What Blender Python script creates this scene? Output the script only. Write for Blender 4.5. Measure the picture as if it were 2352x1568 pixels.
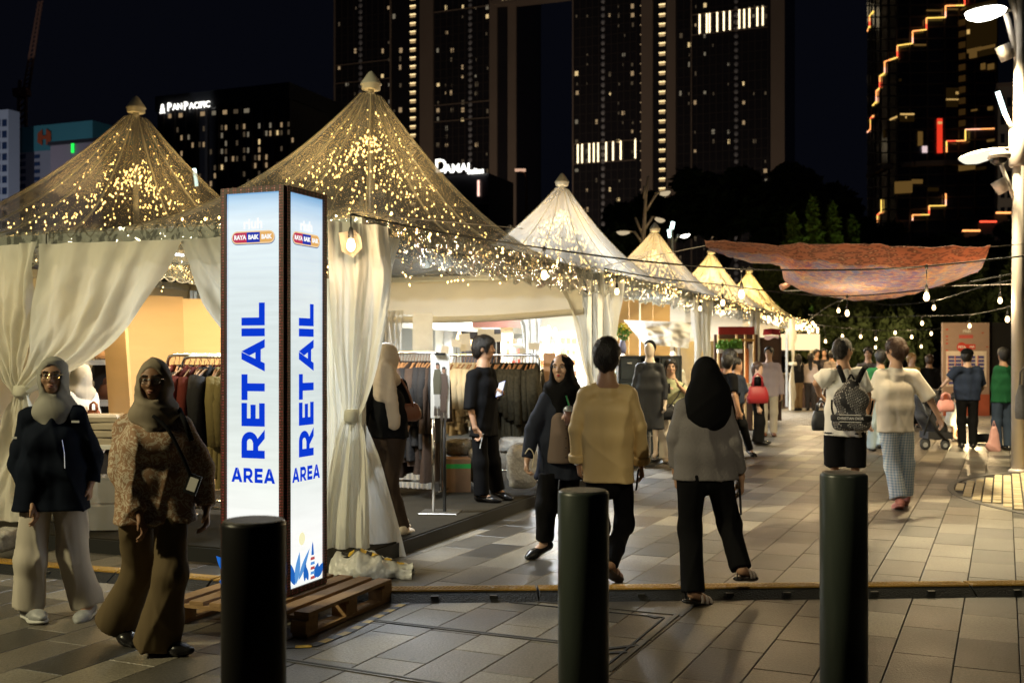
import bpy, math, random
import numpy as np
from mathutils import Vector, Matrix, noise
random.seed(7); RNG=np.random.default_rng(7)
sc=bpy.context.scene
for o in list(bpy.data.objects): bpy.data.objects.remove(o)
C=sc.collection
# ------------------------------------------------------------------ camera, world, exposure
F=2500.0; CX=1176.0; HY=815.0; EYE=1.6           # reference pixels (2352 wide), horizon row, eye height
cam_d=bpy.data.cameras.new('camera'); cam=bpy.data.objects.new('camera',cam_d); C.objects.link(cam)
cam.location=(0,0,EYE); cam.rotation_euler=(math.pi/2,0,0)
cam_d.sensor_width=36; cam_d.lens=F/2352*36; cam_d.shift_y=(HY-784)/2352
cam_d.clip_start=0.1; cam_d.clip_end=3000
cam_d.dof.use_dof=True; cam_d.dof.focus_distance=7.2; cam_d.dof.aperture_fstop=3.2
sc.camera=cam
w=bpy.data.worlds.new('World'); sc.world=w; w.use_nodes=True
nt=w.node_tree; bg=nt.nodes['Background']
sky=nt.nodes.new('ShaderNodeTexSky'); sky.sky_type='NISHITA'; sky.sun_disc=False
sky.sun_elevation=math.radians(-7); sky.sun_rotation=math.radians(150); sky.air_density=1.4; sky.dust_density=2.0
hs=nt.nodes.new('ShaderNodeHueSaturation'); hs.inputs['Saturation'].default_value=0.75
ad=nt.nodes.new('ShaderNodeMixRGB'); ad.blend_type='ADD'; ad.inputs[0].default_value=1; ad.inputs[2].default_value=(0.018,0.021,0.039,1)
nt.links.new(sky.outputs[0],hs.inputs['Color']); nt.links.new(hs.outputs[0],ad.inputs[1]); nt.links.new(ad.outputs[0],bg.inputs['Color'])
bg.inputs['Strength'].default_value=0.10
sc.view_settings.view_transform='Standard'; sc.view_settings.look='None'
sc.view_settings.exposure=0; sc.view_settings.gamma=1; sc.view_settings.use_curve_mapping=False
sc.render.engine='CYCLES'
cy=sc.cycles; cy.use_denoising=True; cy.max_bounces=6; cy.diffuse_bounces=3; cy.glossy_bounces=3; cy.transmission_bounces=4
cy.transparent_max_bounces=24; cy.caustics_reflective=False; cy.caustics_refractive=False; cy.sample_clamp_indirect=3.0
cy.use_light_tree=True

def P(x,y,Y): return Vector(((x-CX)/F*Y, Y, EYE+(HY-y)/F*Y))
def G(x,y,z=0.0):
    Y=F*(EYE-z)/(y-HY); return P(x,y,Y)
TU=Vector((.368,.930,0)); TV=Vector((-.930,.368,0)); T0=Vector((-1.17,8.49,0))
def T(a,b,z=0.0): return T0+TU*a+TV*b+Vector((0,0,z))
TANG=math.atan2(TU.y,TU.x)                          # local x axis -> along the tent row

# ------------------------------------------------------------------ object helpers
def link(o,parent=None,loc=None):
    C.objects.link(o)
    if parent is not None:
        o.parent=parent
    return o
def thing(name,label,cat,loc=(0,0,0),group=None):
    o=bpy.data.objects.new(name,None); C.objects.link(o); o.location=loc; o.empty_display_size=.1
    o['label']=label; o['category']=cat
    if group: o['group']=group
    return o
def tag(o,label=None,cat=None,group=None,kind=None):
    for k,v in (('label',label),('category',cat),('group',group),('kind',kind)):
        if v: o[k]=v
    return o
def wloc(o):
    v=Vector((0,0,0))
    while o is not None: v=v+Vector(o.location); o=o.parent
    return v
def put(name,me,mat,parent=None,smooth=False):
    """link a mesh whose vertices are in world coordinates, under a parent without moving it"""
    o=bpy.data.objects.new(name,me)
    if mat is not None and not me.materials:
        for m in (mat if isinstance(mat,(list,tuple)) else [mat]): me.materials.append(m)
    C.objects.link(o)
    if parent is not None:
        o.parent=parent; o.location=-wloc(parent)
    if smooth: me.polygons.foreach_set('use_smooth',np.ones(len(me.polygons),dtype=bool))
    return o
class MB:
    def __init__(s): s.v=[]; s.f=[]; s.m=[]; s.cm=0
    def add(s,vs,fs):
        n=len(s.v); s.v+= [tuple(p) for p in vs]; s.f+=[tuple(i+n for i in f) for f in fs]; s.m+=[s.cm]*len(fs); return s
    def box(s,c,size,rz=0.0,M=None):
        x,y,z=[k/2 for k in size]; c=Vector(c)
        R=M if M is not None else Matrix.Rotation(rz,3,'Z')
        vs=[c+R@Vector((sx*x,sy*y,sz*z)) for sz in(-1,1) for sy in(-1,1) for sx in(-1,1)]
        return s.add(vs,[(0,2,3,1),(4,5,7,6),(0,1,5,4),(2,6,7,3),(0,4,6,2),(1,3,7,5)])
    def bbox(s,c,size,rz=0.0,bev=.01):
        """box with chamfered top edges"""
        x,y,z=[k/2 for k in size]; c=Vector(c); R=Matrix.Rotation(rz,3,'Z'); vs=[]
        for zz,i in((-z,0),(z-bev,0),(z,bev)):
            for sx,sy in((-1,-1),(1,-1),(1,1),(-1,1)): vs.append(c+R@Vector((sx*(x-i),sy*(y-i),zz)))
        fs=[(3,2,1,0),(8,9,10,11)]
        for r in(0,4):
            for k in range(4): fs.append((r+k,r+(k+1)%4,r+4+(k+1)%4,r+4+k))
        return s.add(vs,fs)
    def beam(s,a,b,w,h,up=(0,0,1)):
        a=Vector(a);b=Vector(b);d=b-a;L=d.length
        if L<1e-6: return s
        x=d/L; z=Vector(up); 
        if abs(x.dot(z))>.99: z=Vector((1,0,0))
        y=z.cross(x).normalized(); z=x.cross(y)
        M=Matrix((x,y,z)).transposed()
        return s.box((a+b)/2,(L,w,h),M=M)
    def tube(s,pts,r,n=8,cap=True):
        pts=[Vector(p) for p in pts]; k=len(pts); rs=r if isinstance(r,(list,tuple)) else [r]*k
        vs=[];fs=[]; prev=None
        for i,p in enumerate(pts):
            d=(pts[min(i+1,k-1)]-pts[max(i-1,0)]).normalized()
            if prev is None:
                x=d.orthogonal().normalized()
            else:
                x=(prev-d*prev.dot(d)).normalized()
            prev=x; y=d.cross(x)
            for j in range(n):
                t=2*math.pi*j/n; vs.append(p+(x*math.cos(t)+y*math.sin(t))*rs[i])
        for i in range(k-1):
            for j in range(n):
                fs.append((i*n+j,i*n+(j+1)%n,(i+1)*n+(j+1)%n,(i+1)*n+j))
        if cap: fs+= [tuple(range(n-1,-1,-1)),tuple((k-1)*n+j for j in range(n))]
        return s.add(vs,fs)
    def lathe(s,prof,c,n=16,axis=None):
        """prof: list of (r,z)"""
        c=Vector(c); vs=[];fs=[]
        Q=Vector((0,0,1)).rotation_difference(Vector(axis)).to_matrix() if axis is not None else Matrix.Identity(3)
        for r,z in prof:
            for j in range(n):
                t=2*math.pi*j/n; vs.append(c+Q@Vector((r*math.cos(t),r*math.sin(t),z)))
        for i in range(len(prof)-1):
            for j in range(n): fs.append((i*n+j,i*n+(j+1)%n,(i+1)*n+(j+1)%n,(i+1)*n+j))
        fs+= [tuple(range(n-1,-1,-1)),tuple((len(prof)-1)*n+j for j in range(n))]
        return s.add(vs,fs)
    def grid(s,rows):
        """rows: list of equal-length lists of points"""
        n=len(rows[0]); vs=[p for r in rows for p in r]
        fs=[(i*n+j,i*n+j+1,(i+1)*n+j+1,(i+1)*n+j) for i in range(len(rows)-1) for j in range(n-1)]
        return s.add(vs,fs)
    def quad(s,*p): return s.add(p,[tuple(range(len(p)))])
    def octa(s,c,r,sz=1.0):
        c=Vector(c); vs=[c+Vector(d)*r for d in((1,0,0),(-1,0,0),(0,1,0),(0,-1,0),(0,0,sz),(0,0,-sz))]
        return s.add(vs,[(0,2,4),(2,1,4),(1,3,4),(3,0,4),(2,0,5),(1,2,5),(3,1,5),(0,3,5)])
    def mesh(s,name):
        me=bpy.data.meshes.new(name); me.from_pydata(s.v,[],s.f)
        if s.cm: me.polygons.foreach_set('material_index',s.m)
        me.update(); return me
    def build(s,name,mat,parent=None,smooth=False): return put(name,s.mesh(name),mat,parent,smooth)
def sph(r,c=(0,0,0),sx=1,sy=1,sz=1,n=12,m=8):
    mb=MB(); c=Vector(c); vs=[]; fs=[]
    for i in range(m+1):
        a=math.pi*i/m
        for j in range(n):
            t=2*math.pi*j/n; vs.append(c+Vector((r*sx*math.sin(a)*math.cos(t),r*sy*math.sin(a)*math.sin(t),r*sz*math.cos(a))))
    for i in range(m):
        for j in range(n): fs.append((i*n+j,(i+1)*n+j,(i+1)*n+(j+1)%n,i*n+(j+1)%n))
    return mb.add(vs,fs)
def solid(o,t,off=0.0):
    m=o.modifiers.new('Solidify','SOLIDIFY'); m.thickness=t; m.offset=off; return o

# ------------------------------------------------------------------ materials
MATS={}
def N(nt,t,**k):
    n=nt.nodes.new(t)
    for a,b in k.items(): setattr(n,a,b)
    return n
def mat(name,col,rough=.6,metal=0.0,var=.15,vs=8.0,bump=0.0,bs=60.0,spec=.4,sheen=0.0,emit=None,es=0.0,trans=0.0,stretch=None,rvar=0.0,objvar=0.0,alpha=1.0):
    """principled material: base colour varied by noise, fine relief by a second noise"""
    if name in MATS: return MATS[name]
    m=bpy.data.materials.new(name); m.use_nodes=True; nt=m.node_tree; b=nt.nodes['Principled BSDF']; L=nt.links.new
    b.inputs['Roughness'].default_value=rough; b.inputs['Metallic'].default_value=metal
    b.inputs['Specular IOR Level'].default_value=spec
    if sheen: b.inputs['Sheen Weight'].default_value=sheen
    if trans: b.inputs['Transmission Weight'].default_value=trans
    if alpha<1: b.inputs['Alpha'].default_value=alpha
    tc=N(nt,'ShaderNodeTexCoord'); src=tc.outputs['Object']
    if stretch:
        mp=N(nt,'ShaderNodeMapping'); mp.inputs['Scale'].default_value=stretch; L(src,mp.inputs[0]); src=mp.outputs[0]
    no=N(nt,'ShaderNodeTexNoise'); no.inputs['Scale'].default_value=vs; no.inputs['Detail'].default_value=5; L(src,no.inputs['Vector'])
    mx=N(nt,'ShaderNodeMixRGB'); mx.inputs[1].default_value=tuple(c*(1-var) for c in col)+(1,); mx.inputs[2].default_value=tuple(min(1,c*(1+var)) for c in col)+(1,)
    L(no.outputs['Fac'],mx.inputs[0]); out=mx.outputs[0]
    if objvar:
        oi=N(nt,'ShaderNodeObjectInfo'); hv=N(nt,'ShaderNodeHueSaturation'); mr=N(nt,'ShaderNodeMapRange')
        mr.inputs['To Min'].default_value=1-objvar; mr.inputs['To Max'].default_value=1+objvar
        L(oi.outputs['Random'],mr.inputs['Value']); L(mr.outputs[0],hv.inputs['Value']); L(out,hv.inputs['Color']); out=hv.outputs[0]
    L(out,b.inputs['Base Color'])
    if rvar:
        mr=N(nt,'ShaderNodeMapRange'); mr.inputs['To Min'].default_value=max(0,rough-rvar); mr.inputs['To Max'].default_value=min(1,rough+rvar)
        L(no.outputs['Fac'],mr.inputs['Value']); L(mr.outputs[0],b.inputs['Roughness'])
    if bump:
        n2=N(nt,'ShaderNodeTexNoise'); n2.inputs['Scale'].default_value=bs; n2.inputs['Detail'].default_value=4; L(src,n2.inputs['Vector'])
        bp=N(nt,'ShaderNodeBump'); bp.inputs['Strength'].default_value=bump; bp.inputs['Distance'].default_value=.02; L(n2.outputs['Fac'],bp.inputs['Height']); L(bp.outputs[0],b.inputs['Normal'])
    if emit: b.inputs['Emission Color'].default_value=tuple(emit)+(1,); b.inputs['Emission Strength'].default_value=es
    MATS[name]=m; return m
def emat(name,col,s,sample=True):
    if name in MATS: return MATS[name]
    m=bpy.data.materials.new(name); m.use_nodes=True; nt=m.node_tree; nt.nodes.clear()
    e=N(nt,'ShaderNodeEmission'); e.inputs[0].default_value=tuple(col)+(1,); e.inputs[1].default_value=s
    o=N(nt,'ShaderNodeOutputMaterial'); nt.links.new(e.outputs[0],o.inputs[0])
    if not sample: m.cycles.emission_sampling='NONE'
    MATS[name]=m; return m
def film(name,clear,col,gloss=.08,rough=.12,trans=.5,bump=.25,bs=3.0,haze_noise=True,graze=.40):
    """clear PVC film: a mix of see-through, light-scattering and glossy"""
    m=bpy.data.materials.new(name); m.use_nodes=True; nt=m.node_tree; nt.nodes.clear(); L=nt.links.new
    tc=N(nt,'ShaderNodeTexCoord'); no=N(nt,'ShaderNodeTexNoise'); no.inputs['Scale'].default_value=bs; no.inputs['Detail'].default_value=1.5; L(tc.outputs['Object'],no.inputs['Vector'])
    bp=N(nt,'ShaderNodeBump'); bp.inputs['Strength'].default_value=bump; bp.inputs['Distance'].default_value=.05; L(no.outputs['Fac'],bp.inputs['Height'])
    tr=N(nt,'ShaderNodeBsdfTransparent'); tr.inputs[0].default_value=(.97,.97,.95,1)
    df=N(nt,'ShaderNodeBsdfDiffuse'); df.inputs[0].default_value=tuple(col)+(1,); tl=N(nt,'ShaderNodeBsdfTranslucent'); tl.inputs[0].default_value=tuple(col)+(1,)
    gl=N(nt,'ShaderNodeBsdfGlossy'); gl.inputs['Roughness'].default_value=rough; L(bp.outputs[0],gl.inputs['Normal'])
    m1=N(nt,'ShaderNodeMixShader'); m1.inputs[0].default_value=trans; L(df.outputs[0],m1.inputs[1]); L(tl.outputs[0],m1.inputs[2])
    m2=N(nt,'ShaderNodeMixShader'); L(m1.outputs[0],m2.inputs[1]); L(tr.outputs[0],m2.inputs[2])
    if haze_noise:
        n2=N(nt,'ShaderNodeTexNoise'); n2.inputs['Scale'].default_value=1.3; n2.inputs['Detail'].default_value=4; n2.inputs['Roughness'].default_value=.55; L(tc.outputs['Object'],n2.inputs['Vector'])
        mr=N(nt,'ShaderNodeMapRange'); mr.inputs['From Min'].default_value=.3; mr.inputs['From Max'].default_value=.7; mr.inputs['To Min'].default_value=max(0,clear-.12); mr.inputs['To Max'].default_value=min(1,clear+.1)
        L(n2.outputs['Fac'],mr.inputs['Value']); lf=N(nt,'ShaderNodeLayerWeight'); lf.inputs[0].default_value=.5; pw=N(nt,'ShaderNodeMath',operation='POWER'); pw.inputs[1].default_value=2.2; L(lf.outputs['Facing'],pw.inputs[0]); mm_=N(nt,'ShaderNodeMath',operation='MULTIPLY_ADD'); mm_.inputs[1].default_value=-graze; L(pw.outputs[0],mm_.inputs[0]); L(mr.outputs[0],mm_.inputs[2]); L(mm_.outputs[0],m2.inputs[0]); m2.inputs[0].default_value=clear
    else: m2.inputs[0].default_value=clear
    m3=N(nt,'ShaderNodeMixShader'); 
    lw=N(nt,'ShaderNodeLayerWeight'); lw.inputs[0].default_value=.25; L(bp.outputs[0],lw.inputs['Normal'])
    ml=N(nt,'ShaderNodeMath',operation='MULTIPLY_ADD'); ml.inputs[1].default_value=.5; ml.inputs[2].default_value=gloss; L(lw.outputs['Fresnel'],ml.inputs[0]); L(ml.outputs[0],m3.inputs[0])
    L(m2.outputs[0],m3.inputs[1]); L(gl.outputs[0],m3.inputs[2])
    o=N(nt,'ShaderNodeOutputMaterial'); L(m3.outputs[0],o.inputs[0]); MATS[name]=m; return m
def cloth(name,col,trans=.35,rough=.8,var=.08,bump=.25,bs=25,stretch=None,vs=3.0):
    """thin curtain cloth, lets some light through"""
    m=mat(name,col,rough,var=var,vs=vs,bump=bump,bs=bs,spec=.2,stretch=stretch); nt=m.node_tree; L=nt.links.new
    b=nt.nodes['Principled BSDF']; tl=N(nt,'ShaderNodeBsdfTranslucent'); 
    L(b.inputs['Base Color'].links[0].from_socket,tl.inputs[0])
    mx=N(nt,'ShaderNodeMixShader'); mx.inputs[0].default_value=trans; L(b.outputs[0],mx.inputs[1]); L(tl.outputs[0],mx.inputs[2])
    L(mx.outputs[0],nt.nodes['Material Output'].inputs[0]); return m
# ------------------------------------------------------------------ lights
def lamp(name,typ,loc,energy,col,radius=.1,rot=None,**k):
    d=bpy.data.lights.new(name,typ); d.energy=energy; d.color=col
    if typ in('POINT','SPOT'): d.shadow_soft_size=radius
    for a,b in k.items(): setattr(d,a,b)
    o=bpy.data.objects.new(name,d); o.location=loc
    if rot is not None: o.rotation_euler=Vector(rot).to_track_quat('-Z','Y').to_euler()
    C.objects.link(o); return o
WARM=(1,.60,.17); COOL=(.86,.94,1.0); NEUT=(1,.86,.62)
def text_mesh(body,size,bold=0.0,depth=.01,align='CENTER',spacing=1.0):
    cu=bpy.data.curves.new('t','FONT'); cu.body=body; cu.size=size; cu.offset=bold; cu.extrude=depth; cu.align_x=align; cu.align_y='CENTER'; cu.space_character=spacing; cu.resolution_u=3
    o=bpy.data.objects.new('t',cu); C.objects.link(o)
    dg=bpy.context.evaluated_depsgraph_get(); me=bpy.data.meshes.new_from_object(o.evaluated_get(dg))
    bpy.data.objects.remove(o); bpy.data.curves.remove(cu); return me
def frame_matrix(origin,xdir,ydir):
    x=Vector(xdir).normalized(); y=Vector(ydir).normalized(); z=x.cross(y)
    M=Matrix((x,y,z)).transposed().to_4x4(); M.translation=Vector(origin); return M
def put_text(name,body,size,M,m,parent,bold=0.0,depth=.004,sx=1.0,spacing=1.0,align='CENTER'):
    me=text_mesh(body,size,bold,depth,align,spacing); me.transform(M@Matrix.Diagonal((sx,1,1,1))); me.materials.clear(); return put(name,me,m,parent)
# ------------------------------------------------------------------ GROUND
LU=Vector((math.sin(math.radians(24.36)),math.cos(math.radians(24.36)),0)); LV=Vector((-LU.y,LU.x,0)); LANG=math.atan2(LU.y,LU.x)
def stone_mat(name,island,mid=False):
    m=bpy.data.materials.new(name); m.use_nodes=True; nt=m.node_tree; b=nt.nodes['Principled BSDF']; L=nt.links.new
    if island: r=N(nt,'ShaderNodeNewGeometry').outputs['Random Per Island']
    else: r=N(nt,'ShaderNodeObjectInfo').outputs['Random']
    ge=N(nt,'ShaderNodeNewGeometry')
    cr=N(nt,'ShaderNodeValToRGB'); cr.color_ramp.interpolation='CONSTANT'; e=cr.color_ramp.elements
    e[0].color=(.19,.172,.14,1); e[1].position=.20; e[1].color=(.34,.305,.24,1)
    for p,c in((.38,(.24,.21,.165,1)),(.52,(.085,.078,.066,1)),(.68,(.44,.395,.31,1)),(.82,(.105,.094,.077,1)),(.92,(.155,.12,.085,1))):
        k=e.new(p); k.color=c
    if mid:
        for k_,c_ in zip(e,((.15,.115,.078),(.21,.165,.11),(.175,.13,.088),(.12,.088,.06),(.24,.19,.13),(.135,.10,.07),(.19,.145,.10))): k_.color=c_+(1,)
    L(r,cr.inputs[0])
    sp=N(nt,'ShaderNodeTexNoise'); sp.inputs['Scale'].default_value=62; sp.inputs['Detail'].default_value=4; sp.inputs['Roughness'].default_value=.8; L(ge.outputs['Position'],sp.inputs['Vector'])
    sr=N(nt,'ShaderNodeMapRange'); sr.inputs['From Min'].default_value=.3; sr.inputs['From Max'].default_value=.7; sr.inputs['To Min'].default_value=.34; sr.inputs['To Max'].default_value=1.16; L(sp.outputs['Fac'],sr.inputs['Value'])
    gr=N(nt,'ShaderNodeTexNoise'); gr.inputs['Scale'].default_value=2.3; gr.inputs['Detail'].default_value=6; L(ge.outputs['Position'],gr.inputs['Vector'])
    gm=N(nt,'ShaderNodeMapRange'); gm.inputs['From Min'].default_value=.3; gm.inputs['From Max'].default_value=.7; gm.inputs['To Min'].default_value=.78; gm.inputs['To Max'].default_value=1.12; L(gr.outputs['Fac'],gm.inputs['Value'])
    mu0=N(nt,'ShaderNodeMath',operation='MULTIPLY'); L(sr.outputs[0],mu0.inputs[0]); L(gm.outputs[0],mu0.inputs[1])
    gv=N(nt,'ShaderNodeTexVoronoi'); gv.inputs['Scale'].default_value=2.6; L(ge.outputs['Position'],gv.inputs['Vector']); gq=N(nt,'ShaderNodeMapRange'); gq.inputs['From Min'].default_value=.045; gq.inputs['From Max'].default_value=.07; gq.inputs['To Min'].default_value=.5; gq.inputs['To Max'].default_value=1.0; L(gv.outputs['Distance'],gq.inputs['Value'])
    dn=N(nt,'ShaderNodeTexNoise'); dn.inputs['Scale'].default_value=.55; dn.inputs['Detail'].default_value=8; dn.inputs['Roughness'].default_value=.68; L(ge.outputs['Position'],dn.inputs['Vector']); dq=N(nt,'ShaderNodeMapRange'); dq.inputs['From Min'].default_value=.36; dq.inputs['From Max'].default_value=.62; dq.inputs['To Min'].default_value=.68; dq.inputs['To Max'].default_value=1.08; L(dn.outputs['Fac'],dq.inputs['Value'])
    m3_=N(nt,'ShaderNodeMath',operation='MULTIPLY'); L(gq.outputs[0],m3_.inputs[0]); L(dq.outputs[0],m3_.inputs[1])
    mu=N(nt,'ShaderNodeMath',operation='MULTIPLY'); L(mu0.outputs[0],mu.inputs[0]); L(m3_.outputs[0],mu.inputs[1])
    mx=N(nt,'ShaderNodeVectorMath',operation='SCALE'); L(cr.outputs[0],mx.inputs[0]); md=N(nt,'ShaderNodeMath',operation='MULTIPLY'); md.inputs[1].default_value=.84; L(mu.outputs[0],md.inputs[0]); L(md.outputs[0],mx.inputs['Scale']); L(mx.outputs[0],b.inputs['Base Color'])
    v=N(nt,'ShaderNodeTexNoise'); v.inputs['Scale'].default_value=75; v.inputs['Detail'].default_value=3; L(ge.outputs['Position'],v.inputs['Vector'])
    bp=N(nt,'ShaderNodeBump'); bp.inputs['Strength'].default_value=.5; bp.inputs['Distance'].default_value=.006; L(v.outputs['Fac'],bp.inputs['Height']); L(bp.outputs[0],b.inputs['Normal'])
    rr=N(nt,'ShaderNodeMapRange'); rr.inputs['To Min'].default_value=.30; rr.inputs['To Max'].default_value=.52; L(gr.outputs['Fac'],rr.inputs['Value']); L(rr.outputs[0],b.inputs['Roughness'])
    b.inputs['Specular IOR Level'].default_value=.6
    MATS[name]=m; return m
M_tile=stone_mat('granite_tile',False); M_tile_far=stone_mat('granite_tile_field',True)
M_tile_m=stone_mat('sandstone_tile',False,True); M_tile_far_m=stone_mat('sandstone_tile_field',True,True)
M_joint=mat('joint_mortar',(.035,.032,.028),.9,var=.3,vs=20)
M_asph=mat('asphalt',(.05,.05,.05),.85,var=.3,vs=3,bump=.3,bs=200)
gmb=MB().quad((-1500,-300,-.03),(1500,-300,-.03),(1500,2500,-.03),(-1500,2500,-.03)).build('ground',M_asph); gmb['kind']='structure'
pav=MB().box((4,19,-.02),(60,44,.016)).build('pavement',M_joint); pav['kind']='structure'   # mortar bed, top at -12 mm
LW=.312; TL=.62; ZA,ZB=3.27,6.27
def in_view(x,y,m=0.2):
    return y>4.6 and abs(x)/y < (1176+90)/F+m/y
tiles=[]
for i in range(-60,60):
    off=(0.31 if i%2 else 0)+ (0.155 if i%5==0 else 0)
    for j in range(-10,60):
        L_=TL
        c=LV*((i+.27)*LW)+LU*(j*TL+off)
        x,y=c.x,c.y
        if not in_view(x,y,.5) or y>25: continue
        if (Vector((x,y,0))-Vector((8.3,11.9,0))).length<3.12: continue
        q=Vector((x,y,0))-T0; a=q.dot(TU); b_=q.dot(TV)
        if -.1<a<12 and .2<b_: continue
        tiles.append((c.length,c))
ZONE=lambda c: -.5<(c.dot(LV)/LW-ZA)<ZB-ZA+.5
tiles.sort(key=lambda t:t[0])
tm=MB().bbox((0,0,0),(TL-.005,LW-.005,.02),0,.0025).mesh('tile'); tm.materials.append(M_tile); tm2=tm.copy(); tm2.materials.clear(); tm2.materials.append(M_tile_m)
for k,(d,c) in enumerate(tiles[:300]):
    o=bpy.data.objects.new('tile',tm2 if ZONE(c) else tm); C.objects.link(o); o.parent=pav
    o.location=(c.x,c.y,-.0105+random.uniform(-.0008,.0008)); o.rotation_euler=(random.uniform(-.002,.002),random.uniform(-.002,.002),LANG)
fm=MB(); fm2=MB()
for d,c in tiles[300:]: (fm2 if ZONE(c) else fm).bbox((c.x,c.y,-.0105+random.uniform(-.0008,.0008)),(TL-.006,LW-.006,.02),LANG,.003)
o=fm.build('tile_field',M_tile_far,pav); o['kind']='stuff'; o=fm2.build('tile_field',M_tile_far_m,pav); o['kind']='stuff'
# cobble setts beyond the slabs
M_cob=mat('sett_stone',(.26,.235,.19),.5,var=.35,vs=2.5,bump=.4,bs=60)
cm=MB()
for i in range(-75,75):
    for j in range(0,150):
        c=Vector((6.5,25.0,0))+LU*(j*.16-1.8)+LV*(i*.27+(.13 if j%2 else 0))
        if not (25.0<c.y<44 and -2.5<c.x<20): continue
        q=c-T0
        if q.dot(TV)>.1: continue
        cm.bbox((c.x,c.y,-.012+random.uniform(-.004,.004)),(.15,.26,.03),LANG,.012)
o=cm.build('sett_field',M_cob,pav); o['kind']='stuff'
# round island of pale setts under the lamp post
M_isl=mat('pale_brick',(.52,.43,.26),.55,var=.12,vs=5,bump=.2,bs=70,objvar=.14)
ic=Vector((8.3,11.9,0)); ring=MB(); n=96; R_=3.22
rm=[]
for k in range(n+1):
    t=2*math.pi*k/n; rm.append((ic+Vector((math.cos(t)*R_,math.sin(t)*R_,.0)),ic+Vector((math.cos(t)*(R_+.07),math.sin(t)*(R_+.07),.0))))
for k in range(n):
    a,b=rm[k]; c,d=rm[k+1]; z=Vector((0,0,.006)); zb=Vector((0,0,-.012))
    ring.quad(a+z,b+z,d+z,c+z).quad(b+z,b+zb,d+zb,d+z).quad(a+zb,a+z,c+z,c+zb)
isl=MB().lathe([(R_,-.012),(R_,-.008)],ic,48).build('paved_island',M_joint); isl['kind']='structure'
ring.build('edge_ring',mat('ring_steel',(.09,.085,.075),.5,var=.2),isl)
bm_={}
def brick_mesh(l):
    if l not in bm_:
        me=MB().bbox((0,0,0),(l-.045,.105-.018,.03),0,.003).mesh('brick'); me.materials.append(M_isl); bm_[l]=me
    return bm_[l]
for i in range(-31,32):
    s=-R_+random.random()*.1
    k=random.random()
    while s<R_:
        l=random.choice((.1,.2,.2,.3)); c=ic+LV*(i*.105)+LU*(s+l/2)
        far=max((c+LU*x+LV*y_-ic).length for x in(-l/2,l/2) for y_ in(-.05,.05))
        if far<R_+.02 and in_view(c.x,c.y,.1):
            o=bpy.data.objects.new('brick',brick_mesh(l)); C.objects.link(o); o.parent=isl; o.location=(c.x,c.y,-.0075); o.rotation_euler=(0,0,LANG)
        s+=l
# steel edged access covers let into the slabs
M_steel=mat('worn_steel',(.10,.095,.085),.4,metal=.7,var=.4,vs=15,rvar=.15)
def strip(pts,wd=.03,z=.004,h=.006):
    mb=MB()
    for a,b in zip(pts,pts[1:]): mb.beam(Vector((a.x,a.y,z-h/2+.001)),Vector((b.x,b.y,z-h/2+.001)),wd,h)
    return mb
cov=thing('access_cover','steel edged access cover inlaid with slabs in the foreground pavement','access cover',G(1300,1470))
strip([G(1160,1374),G(1555,1411),G(1398,1541)],.03).build('cover_frame',M_steel,cov)
strip([G(1170,1383),G(1525,1418),G(1390,1531)],.012).build('cover_seal',mat('rubber_seal',(.02,.02,.02),.7),cov)
strip([G(1486,1413),G(1508,1419)],.03,.005).build('lifting_slot',mat('rubber_seal',(.02,.02,.02),.7),cov)
strip([G(1395,1490),G(1465,1482)],.03,.005).build('lifting_slot',MATS['rubber_seal'],cov)
strip([G(1395,1500),G(1440,1497)],.03,.005).build('lifting_slot',MATS['rubber_seal'],cov)
cv2=thing('drain_slot','long dark slot drain crossing the pavement by the hazard tape','drain',G(1080,1450))
strip([G(858,1424),G(1300,1476)],.05).build('slot_frame',M_steel,cv2)
strip([G(862,1425),G(1298,1475)],.018,.0055).build('slot',MATS['rubber_seal'],cv2)
cv3=thing('drain_slot','second slot drain lowest in the picture nearest the dark bollard','drain',G(850,1550))
strip([G(640,1512),G(1040,1575)],.05).build('slot_frame',M_steel,cv3)
strip([G(644,1513),G(1036,1574)],.018,.0055).build('slot',MATS['rubber_seal'],cv3)
# hazard tape on the ground round the pallet
M_yel=mat('tape_yellow',(.62,.40,.03),.45,var=.2,vs=30); M_blk=mat('tape_black',(.02,.02,.018),.45)
def tape(name,label,pts,wd,seg=.07,z=.004):
    t=thing(name,label,'tape',pts[0]); k=0
    for a,b in zip(pts,pts[1:]):
        L_=(b-a).length; d=(b-a)/L_; n=max(1,int(L_/seg)); st=L_/n
        for i in range(n):
            p=a+d*(i*st); q=a+d*((i+1)*st); MB().beam(p+Vector((0,0,z)),q+Vector((0,0,z)),wd,.002).build('yellow_band' if k%2 else 'black_band',M_yel if k%2 else M_blk,t); k+=1
    return t
tape('hazard_tape','black and yellow hazard tape stuck on the paving along the pallet',[G(640,1487),G(716,1484),G(800,1452),G(875,1412),G(948,1377)],.05)
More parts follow.
